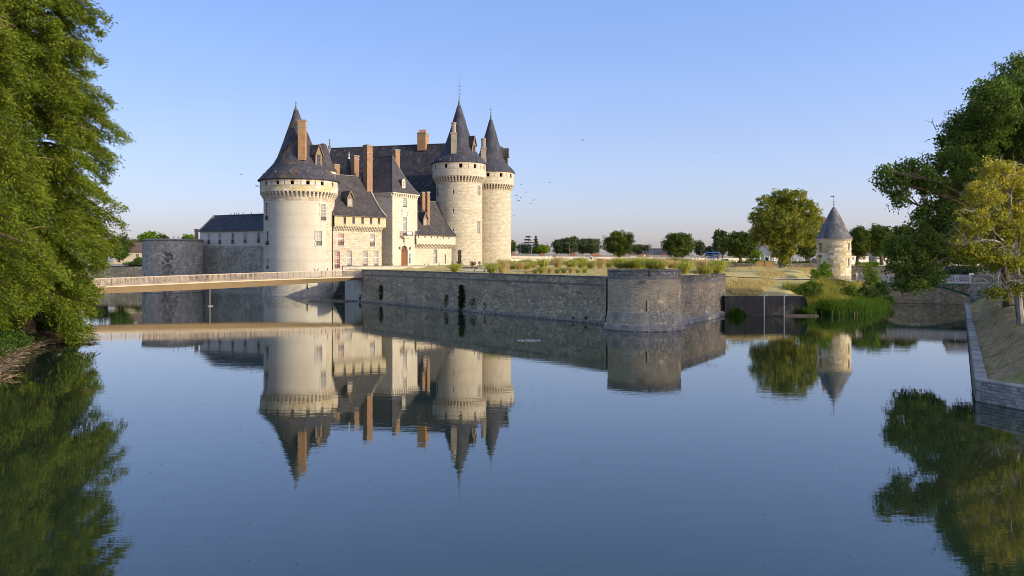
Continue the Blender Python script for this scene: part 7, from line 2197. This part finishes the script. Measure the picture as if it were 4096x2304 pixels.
# ================================================================ street things
x0, x1 = XY(2828, 226)[0], XY(2880, 226)[0]
par = thing('blue_gantry_gate', 'tall thin blue metal gate frame standing by the street', 'gate', (x0, 226, 6.4))
m = MB(); W_ = x1 - x0
for x in (0, W_ * .5, W_): m.bar((x, 0, 0), (x, 0, 3.3), .14)
m.bar((0, 0, 3.3), (W_, 0, 3.3), .3, .22); m.bar((0, 1.5, 3.3), (W_, 1.5, 3.3), .12); m.bar((0, 0, 2.8), (W_, 0, 2.8), .06); m.build('frame', M_BLUE, par)
m = MB()
for i in range(1, 9): m.bar((W_ * i / 9, 0, .2), (W_ * i / 9, 0, 2.8), .04)
m.build('bars', M_BLUE, par)
m = MB(); m.box(W_ * .78, W_ * 1.0, -.2, -.12, .1, 1.5); m.build('panel', M_RENDER, par)
x0, x1 = XY(2514, 224)[0], XY(2553, 224)[0]; W_ = x1 - x0
par = thing('white_stall_arch', 'white and pale blue entrance arch of a small street stall right of the first lime', 'arch', (x0, 224, 6.4))
m = MB(); m.box(0, .6, 0, .3, 0, 1.5); m.box(W_ - .6, W_, 0, .3, 0, 1.5)
for i in range(8):
    a, b = PI * i / 8, PI * (i + 1) / 8; m.bar((W_ / 2 - W_ * .46 * math.cos(a), .15, 1.5 + .7 * math.sin(a)), (W_ / 2 - W_ * .46 * math.cos(b), .15, 1.5 + .7 * math.sin(b)), .3, .3)
m.build('arch_frame', M_RENDER, par)
m = MB()
for i in range(4):
    for j in range(3): m.box(.08 + i * .13, .17 + i * .13, -.03, .0, .25 + j * .4, .5 + j * .4)
m.build('arch_panels', M_BLUE, par)
def van(label, px, Y, z, rz, L, mat, group=None):
    par = thing('parked_car', label, 'car', (XY(px, Y)[0], Y, z), rz, group)
    m = MB(); W2 = .85
    prof = [(-L / 2, .35), (-L / 2, .95), (-L / 2 + .2, 1.05), (-L / 2 + .75, 1.65), (L / 2 - 1.5, 1.7), (L / 2 - .85, 1.08), (L / 2 - .1, .9), (L / 2, .6), (L / 2, .35)]
    n = len(prof)
    ins = lambda z: W2 - max(0, z - 1.0) * .22
    A = [(x, -ins(z), z) for x, z in prof]; B = [(x, ins(z), z) for x, z in prof]
    m.poly(A); m.poly(B[::-1])
    for i in range(n): j = (i + 1) % n; m.poly([A[j], A[i], B[i], B[j]])
    b = m.build('body', mat, par)
    g = MB()
    for s in (-1, 1):
        y = lambda z: s * (ins(z) + .012)
        q = [(-L / 2 + .55, y(1.1), 1.1), (L / 2 - 1.1, y(1.1), 1.1), (L / 2 - 1.6, y(1.58), 1.58), (-L / 2 + .9, y(1.58), 1.58)]
        g.poly(q if s < 0 else q[::-1])
    g.poly([(L / 2 - .83, -.7, 1.1), (L / 2 - .83, .7, 1.1), (L / 2 - 1.45, .62, 1.66), (L / 2 - 1.45, -.62, 1.66)]); g.build('windows', M_PANE, par)
    for sx in (-1, 1):
        for sy in (-1, 1):
            t = MB(); t.tube([(sx * L * .31, sy * (W2 - .2), .32), (sx * L * .31, sy * (W2 + .02), .32)], .32, 14); wo_ = t.build('wheel', M_IRON, par)
            t = MB(); t.tube([(sx * L * .31, sy * (W2 + .0), .32), (sx * L * .31, sy * (W2 + .035), .32)], .19, 10); t.build('rim', M_PIPE, wo_)
    for sy in (-1, 1):
        t = MB(); t.box(L / 2 - .06, L / 2 + .02, sy * .6 - .15, sy * .6 + .15, .62, .78); t.build('headlight', M_WHITE, par)
van('silver car on the street behind the grass band, second lime at its right', 2628, 222, 6.42, .15, 4.1, M_CAR, 'parked cars on the street')
van('dark car hidden partly at the small tower', 3258, 232, 6.42, 0, 4.2, M_IRON, 'parked cars on the street')
van('pale blue car under the stall arch', 2532, 229, 6.42, .1, 4.0, mk_pane('pale_blue_paint', (0.25, 0.42, 0.55)), 'parked cars on the street')
van('white car near the blue gate', 2900, 229, 6.42, .1, 4.2, M_RENDER, 'parked cars on the street')
def post(name, label, cat, px, y0, y1, Y, r, mat, group=None, top=None, z=None):
    zb = 6.4 if z is None else z; x = XY(px, Y)[0]; par = thing(name, label, cat, (x, Y, zb), group=group)
    m = MB(); m.tube([(0, 0, 0), (0, 0, ZA(y0, Y) - zb)], r, 6); m.build('pole', mat, par)
    if top: top(par, ZA(y0, Y) - zb)
for i, (px, y0) in enumerate(((2185, 1023), (2364, 1027), (2577, 1017), (2783, 1022), (3040, 1022), (3059, 1020), (3077, 1020), (3088, 1020), (3208, 1026), (3216, 1028), (3508, 1036), (3536, 1040))):
    post('white_pole', 'white bunting pole on the street near ' + ['the keep itself', 'the first bridge pier', 'the stall arch', 'the blue gate', 'the white house left corner', 'the white house door', 'the white house right corner', 'the big tree left side', 'the big tree right side', 'the dark lime trunk', 'the lime beside the oak left trunk', 'the lime beside the oak right trunk'][i], 'pole', px, y0, 1055, 224, .09, M_WHITE, 'white bunting poles')
def sign_top(par, h):
    m = MB(); n = 12
    for i in range(n): a, b = 2 * PI * i / n, 2 * PI * (i + 1) / n; m.poly([(0, -.1, h), (.35 * math.cos(a), -.1, h + .35 * math.sin(a)), (.35 * math.cos(b), -.1, h + .35 * math.sin(b))])
    m.build('disc', M_RED, par); m = MB()
    for i in range(n): a, b = 2 * PI * i / n, 2 * PI * (i + 1) / n; m.poly([(0, -.11, h), (.24 * math.cos(a), -.11, h + .24 * math.sin(a)), (.24 * math.cos(b), -.11, h + .24 * math.sin(b))])
    m.build('disc_centre', M_BLUE, par)
    m = MB(); m.box(-.22, .22, -.09, -.05, h - 1.0, h - .42); m.build('plate', M_WHITE, par)
post('no_parking_sign', 'round red and blue no parking sign left of the first lime, farther one', 'road sign', 2345, 1045, 1055, 218, .04, M_PIPE, 'no parking signs', sign_top)
post('no_parking_sign', 'round red and blue no parking sign beside the first lime trunk', 'road sign', 2440, 1046, 1055, 218, .04, M_PIPE, 'no parking signs', sign_top)
def speaker_top(par, h): m = MB(); m.box(-.2, .2, -.15, .15, h - .5, h); m.build('box', M_IRON, par)
post('speaker_pole', 'grey pole with a small dark box before the bridge girder', 'pole', 2364.5, 1029, 1055, 221, .06, M_PIPE, None, speaker_top)
for i, (px, y0, lab) in enumerate(((3158, 1034, 'black lamp standard right of the big tree trunk'), (2219, 1007, 'slim lamp column at the first bridge pier'), (2821, 1005, 'slim lamp column left of the blue gate'))):
    street_lamp(px, y0, 222, 6.4, lab, .5, M_IRON, 'lamp standards on the street')
street_lamp(3972, 1000, 112, bankz(XY(3972, 112)[0], 112), 'dark green lamp post on the bank behind the yellowing tree', .3, M_GREENI, None)
def bunting(label, px0, y0, px1, y1, Y, sag=.5):
    a = PT(px0, y0, Y); b = PT(px1, y1, Y); par = thing('bunting', label, 'bunting', a, group='strings of bunting')
    L = (b - a).length; n = int(L / .55); m = MB(); pts = [((b - a) * t + Vector((0, 0, -4 * sag * t * (1 - t)))) for t in [i / n for i in range(n + 1)]]
    m.tube(pts, .012, 3); m.build('string', M_PIPE, par)
    cols = [M_WHITE, M_RED, M_BLUE]
    for c in range(3):
        m = MB()
        for i in range(c, n, 3):
            p = pts[i]; m.poly([p, p + Vector((.36, 0, 0)), p + Vector((.18, .04, -.42))])
        m.build('pennants', cols[c], par)
bunting('bunting string before the road bridge girder from the keep to the dark box pole', 2200, 1022, 2364, 1024, 222); bunting('bunting string from the dark box pole to the first lime', 2364, 1024, 2476, 1036, 222)
bunting('bunting string between the stall arch and the second lime', 2577, 1020, 2700, 1028, 222); bunting('bunting string from the second lime to the blue gate', 2716, 1030, 2822, 1022, 222)
bunting('bunting string across the white house front', 2990, 1032, 3092, 1016, 226); bunting('bunting string right of the big tree toward the small tower', 3160, 1032, 3260, 1030, 226)
for i, (a, b) in enumerate(((3024, 3059), (3059, 3096))):
    Y = 207.0; x0, x1 = XY(a, Y)[0], XY(b, Y)[0]; z = gz(x0, Y); par = thing('timber_panel', ['left timber fence panel on the lawn before the big tree', 'right timber fence panel on the lawn, touching the big tree'][i], 'fence panel', (x0, Y, z), group='timber panels')
    n = 9
    for k in range(n):
        m = MB(); h = 1.55 / n; m.box(.04, x1 - x0 - .04, -.02, .02, h * k + .01, h * (k + 1) - .015); m.build('board', M_PANEL, par)
    m = MB(); m.box(-.05, .05, -.05, .05, 0, 1.62); m.box(x1 - x0 - .05, x1 - x0 + .03, -.05, .05, 0, 1.62); m.build('post', M_WOOD_G, par)
for i in range(11):
    px = 2838 + i * 18; Y = 209.2; x = XY(px, Y)[0]; m = MB(); z = gz(x, Y); m.box(x - .09, x + .09, Y - .07, Y + .07, z - .1, z + 1.15)
    tag(m.build('wooden_bollard', M_WOOD_G), 'short wooden post before the streaked street wall, %s from the left of its row' % ORD[i], 'bollard', 'wooden posts before the street wall')
for i, px in enumerate((3232, 3264)):
    Y = 205; x = XY(px, Y)[0]; z = gz(x, Y); m = MB(); m.bar((x, Y, z), (x, Y, z + 1.1), .1); m.bar((x + 1.3, Y, z), (x + 1.3, Y, z + 1.1), .1); m.bar((x, Y, z + 1.1), (x + 1.3, Y, z + 1.1), .1); m.bar((x, Y, z + .55), (x + 1.3, Y, z + .55), .06)
    tag(m.build('barrier_rail', M_TILE), ['brown barrier rail left of the tower door', 'brown barrier rail right beside the tower door'][i], 'barrier', 'brown barrier rails')
def planter(px, Y, lab, s=1.0):
    x = XY(px, Y)[0]; z = gz(x, Y); par = thing('potted_shrub', lab, 'potted plant', (x, Y, z), group='planted urns')
    m = MB(); m.lathe([(.18, 0), (.3, .05), (.16, .2), (.34, .45), (.45, .75), (.4, .78)], 10); m.build('urn', M_COPE_J, par)
    C = [(rnd(-.55, .55) * s, rnd(-.4, .4) * s, .85 + rnd(0, .7) * s) for i in range(26)]; V, T = clumps(np.array(C), .24 * s, 14, .09); link('foliage', quads_mesh('foliage', V, T), M_LF_VIN, par)
planter(1837.5, 184, 'dark reddish shrub in an urn, left of two before the keep tower window'); planter(1892, 183, 'dark reddish shrub in an urn, right of two before the keep tower')
for px, lab in ((2115, 'flower urn on the street wall nearest the keep'), (2213, 'flower urn on the street wall below the first lamp column'), (2308, 'flower urn on the street wall left of the first lime'), (2420, 'flower urn beside the first lime trunk')):
    x = XY(px, 214)[0]; par = thing('flower_urn', lab, 'flower urn', (x, 213.8, 6.85), group='flower urns on the street wall')
    m = MB(); m.lathe([(.2, 0), (.14, .12), (.4, .35), (.42, .4)], 8); m.build('urn', M_COPE_J, par)
    C = [(rnd(-.6, .6), rnd(-.3, .3), .5 + rnd(0, .35)) for i in range(22)]; V, T = clumps(np.array(C), .2, 10, .1); link('foliage', quads_mesh('foliage', V, T), M_LF_VIN, par)
def bench(px, Y, rz, lab):
    x = XY(px, Y)[0]; par = thing('park_bench', lab, 'bench', (x, Y, bankz(x, Y)), rz, 'black benches near the lattice bridge')
    for i in range(4): m = MB(); m.box(-.8, .8, -.25 + i * .13, -.15 + i * .13, .42, .46); m.build('seat_slat', M_IRON, par)
    for i in range(3): m = MB(); m.box(-.8, .8, .27 + i * .04, .30 + i * .04, .55 + i * .13, .65 + i * .13); m.build('back_slat', M_IRON, par)
    for s in (-1, 1):
        m = MB(); m.bar((s * .75, -.25, 0), (s * .75, -.2, .44), .06); m.bar((s * .75, .3, 0), (s * .75, .3, .5), .06); m.bar((s * .75, .28, .4), (s * .75, .42, .95), .05); m.bar((s * .75, -.25, .64), (s * .75, .3, .64), .05); m.bar((s * .75, -.25, .44), (s * .75, -.25, .64), .05); m.build('leg', M_IRON, par)
bench(4007, 136, -1.3, 'nearer black bench beside the path at the right end of the lattice bridge'); bench(3982, 146, -1.2, 'farther black bench partly hidden behind the green lamp post')

# ================================================================ birds and floating bits
def bird_mesh(flying):
    m = MB()
    m.lathe([(.005, -.16), (.05, -.1), (.065, 0), (.05, .1), (.03, .16), (.005, .2)], 8)
    me0 = m
    if flying:
        m.poly([(0, -.06, .0), (.34, -.03, .12), (.36, .05, .14), (0, .06, .08)]); m.poly([(0, -.06, .0), (0, .06, .08), (-.34, .05, .14), (-.36, -.03, .12)])
    else:
        m.poly([(-.04, .02, -.1), (.04, .02, -.1), (.03, .06, -.3), (-.03, .06, -.3)]); m.box(-.015, .015, -.02, .0, -.2, -.12); m.lathe([(.005, .17), (.04, .2), (.04, .25), (.005, .29)], 6, (0, -.03))
    me = m.mesh('bird'); me.materials.append(M_BIRD); return me
BF, BS = bird_mesh(True), bird_mesh(False)
def bird(label, p, flying, rz, group, s=1.0):
    o = tag(link('bird', BF if flying else BS), label, 'bird', group); o.location = p; o.scale = (s,) * 3
    o.rotation_euler = (R(90) if flying else R(25), R(rnd(-20, 20)) if flying else 0, rz)
WHERE_B = {}
for px, py in ((2082, 739), (2064, 780), (2065, 783), (2076, 784), (2069, 793), (2083, 791), (2072, 803), (2075, 804), (2103, 770), (2123, 813), (2055, 861), (966, 697), (1027, 744), (2134, 800), (2200, 730), (2330, 560), (2860, 610)):
    bird('small dark swift-like bird flying in the open sky', PT(px, py, rnd(150, 230)), True, rnd(0, 6), 'birds flying round the castle', rnd(.6, .9))
bird('larger dark bird gliding just left of the great tower parapet', PT(1027, 744, 175), True, 1.0, 'birds flying round the castle', 1.5)
for px, t in ((865, .25), (880, .33), (889, .37), (897, .41), (914, .5), (948, .68)):
    S_ = Flat(XY(800, 214.3), XY(1075, 203.2)); u = S_.hit(px); p = S_.map(u, 18.75 + .28, 4.6)
    bird('pigeon on the blue slate ridge, %s from the gable end' % ORD[(865, 880, 889, 897, 914, 948).index(px)], p, False, rnd(0, 6), 'pigeons perched on the moat wing ridge', 1.3)
for px in (694, 715, 746, 773):
    S_ = Round((XY(692, 208)[0], 208.0), 6.75); p = S_.map(S_.hit(px), 12.9, .4); bird('pigeon on the rim of the low round tower, %s from the left' % ORD[(694, 715, 746, 773).index(px)], p, False, rnd(0, 6), 'pigeons on the low round tower', 1.2)
for px in (1259, 1272, 1309):
    # on the near railing of the footbridge
    best = min((abs((FBP(t / 400, FBW, 0)[0] / FBP(t / 400, FBW, 0)[1]) * F + CX - px), t / 400) for t in range(401))[1]
    q = FBP(best, FBW + .04, FBZ(best) + 1.38); bird('pigeon on the footbridge railing before the great tower, %s from the left' % ORD[(1259, 1272, 1309).index(px)], q, False, rnd(0, 6), 'pigeons on the footbridge railing', 1.1)
PW = {1572: 'in front of the pavilion left edge', 1700: 'left of the pair below the low wing', 1716: 'right of the pair below the low wing', 1760: 'nearest the nearer keep tower', 1538: 'left of the dark pair by the terrace', 1552: 'right of the dark pair by the terrace', 1890: 'on the rampart below the potted shrubs', 1930: 'on the rampart below the ball pier'}
for px in (1572, 1700, 1716, 1760, 1538, 1552, 1890, 1930):
    u = SRW.hit(px) if px > 1880 else None
    if u: p = SRW.map(u, 5.72 - .35 * u / SRW.L + .38, .3)
    else:
        S_ = Flat((-35.0, 181.0), (-8.5, 195.0)); p = S_.map(S_.hit(px), 6.7, .2)
    bird('pigeon on the low wall, ' + PW[px], p, False, rnd(0, 6), 'pigeons on the low walls', 1.1)
# fountain ripple patch and floating specks
p = WP(2115, 1363); m = MB(); n = 24
for i in range(n):
    a, b = 2 * PI * i / n, 2 * PI * (i + 1) / n
    for (r0, r1, z) in ((.35, .42, .03), (.7, .78, .02)): m.poly([(p[0] + r0 * math.cos(a) * 1.4, p[1] + r0 * math.sin(a) * 1.6, z), (p[0] + r1 * math.cos(a) * 1.4, p[1] + r1 * math.sin(a) * 1.6, z), (p[0] + r1 * math.cos(b) * 1.4, p[1] + r1 * math.sin(b) * 1.6, z), (p[0] + r0 * math.cos(b) * 1.4, p[1] + r0 * math.sin(b) * 1.6, z)][::-1])
for i in range(45):
    a, r = rnd(0, 6.28), rnd(0, 1) ** .5; x, y = p[0] + r * 1.0 * math.cos(a), p[1] + r * 1.15 * math.sin(a); e = rnd(.02, .05); m.box(x - e, x + e, y - e, y + e, 0, .03)
tag(m.build('surface_foam', M_RENDER), 'pale ring of foam bubbling on the moat before the rampart', 'foam', kind='stuff')
V = []; 
for i in range(1500):
    y = 9 + 130 * rnd(0, 1) ** 1.7; x = rnd(-.5, .5) * y * 1.1; e = rnd(.008, .03) * (1 + y / 60); z = .006
    if inpoly((x, y), LB) or x > 23 + (y - 45) * .5: continue
    a = rnd(0, PI); c_, s_ = math.cos(a) * e, math.sin(a) * e; V.append([(x - c_, y - s_, z), (x + s_ * .5, y - c_ * .5, z), (x + c_, y + s_, z), (x - s_ * .5, y + c_ * .5, z)])
tag(link('floating_specks', quads_mesh('floating_specks', np.array(V), RNG.uniform(0, .6, len(V))), M_DEAD), 'tiny leaves and bits floating on the water', 'floating leaves', kind='stuff')

C = [(rnd(-25, 125), rnd(455, 475) if i % 2 else rnd(430, 445), 6.2 + rnd(0, 3.6)) for i in range(1500)]
V, T = clumps(np.array(C), 1.5, 16, .5)
tag(link('far_hedges', quads_mesh('far_hedges', V, T), M_LF_FAR), 'dark hedges and undergrowth seen below and beyond the road bridge', 'hedges', kind='stuff')
# ================================================================ put every thing's origin at its base
def finish():
    for o in [o for o in SC.objects if o.parent is None and o.type == 'EMPTY' and o.location.length < 1e-6 and len(o.children)]:
        lo = Vector((1e9, 1e9, 1e9)); hi = -lo
        for ch in o.children_recursive:
            if ch.type != 'MESH': continue
            M = ch.matrix_local.copy(); q = ch.parent
            while q is not None and q is not o: M = q.matrix_local @ M; q = q.parent
            for c in ((Vector(ch.bound_box[0])), Vector(ch.bound_box[6])):
                w = M @ c
                for k in range(3): lo[k] = min(lo[k], w[k]); hi[k] = max(hi[k], w[k])
        b = Vector(((lo.x + hi.x) / 2, (lo.y + hi.y) / 2, lo.z))
        for ch in o.children: ch.matrix_local = Matrix.Translation(-b) @ ch.matrix_local
        o.location = b
bpy.context.view_layer.update()
finish()
bpy.context.view_layer.update()
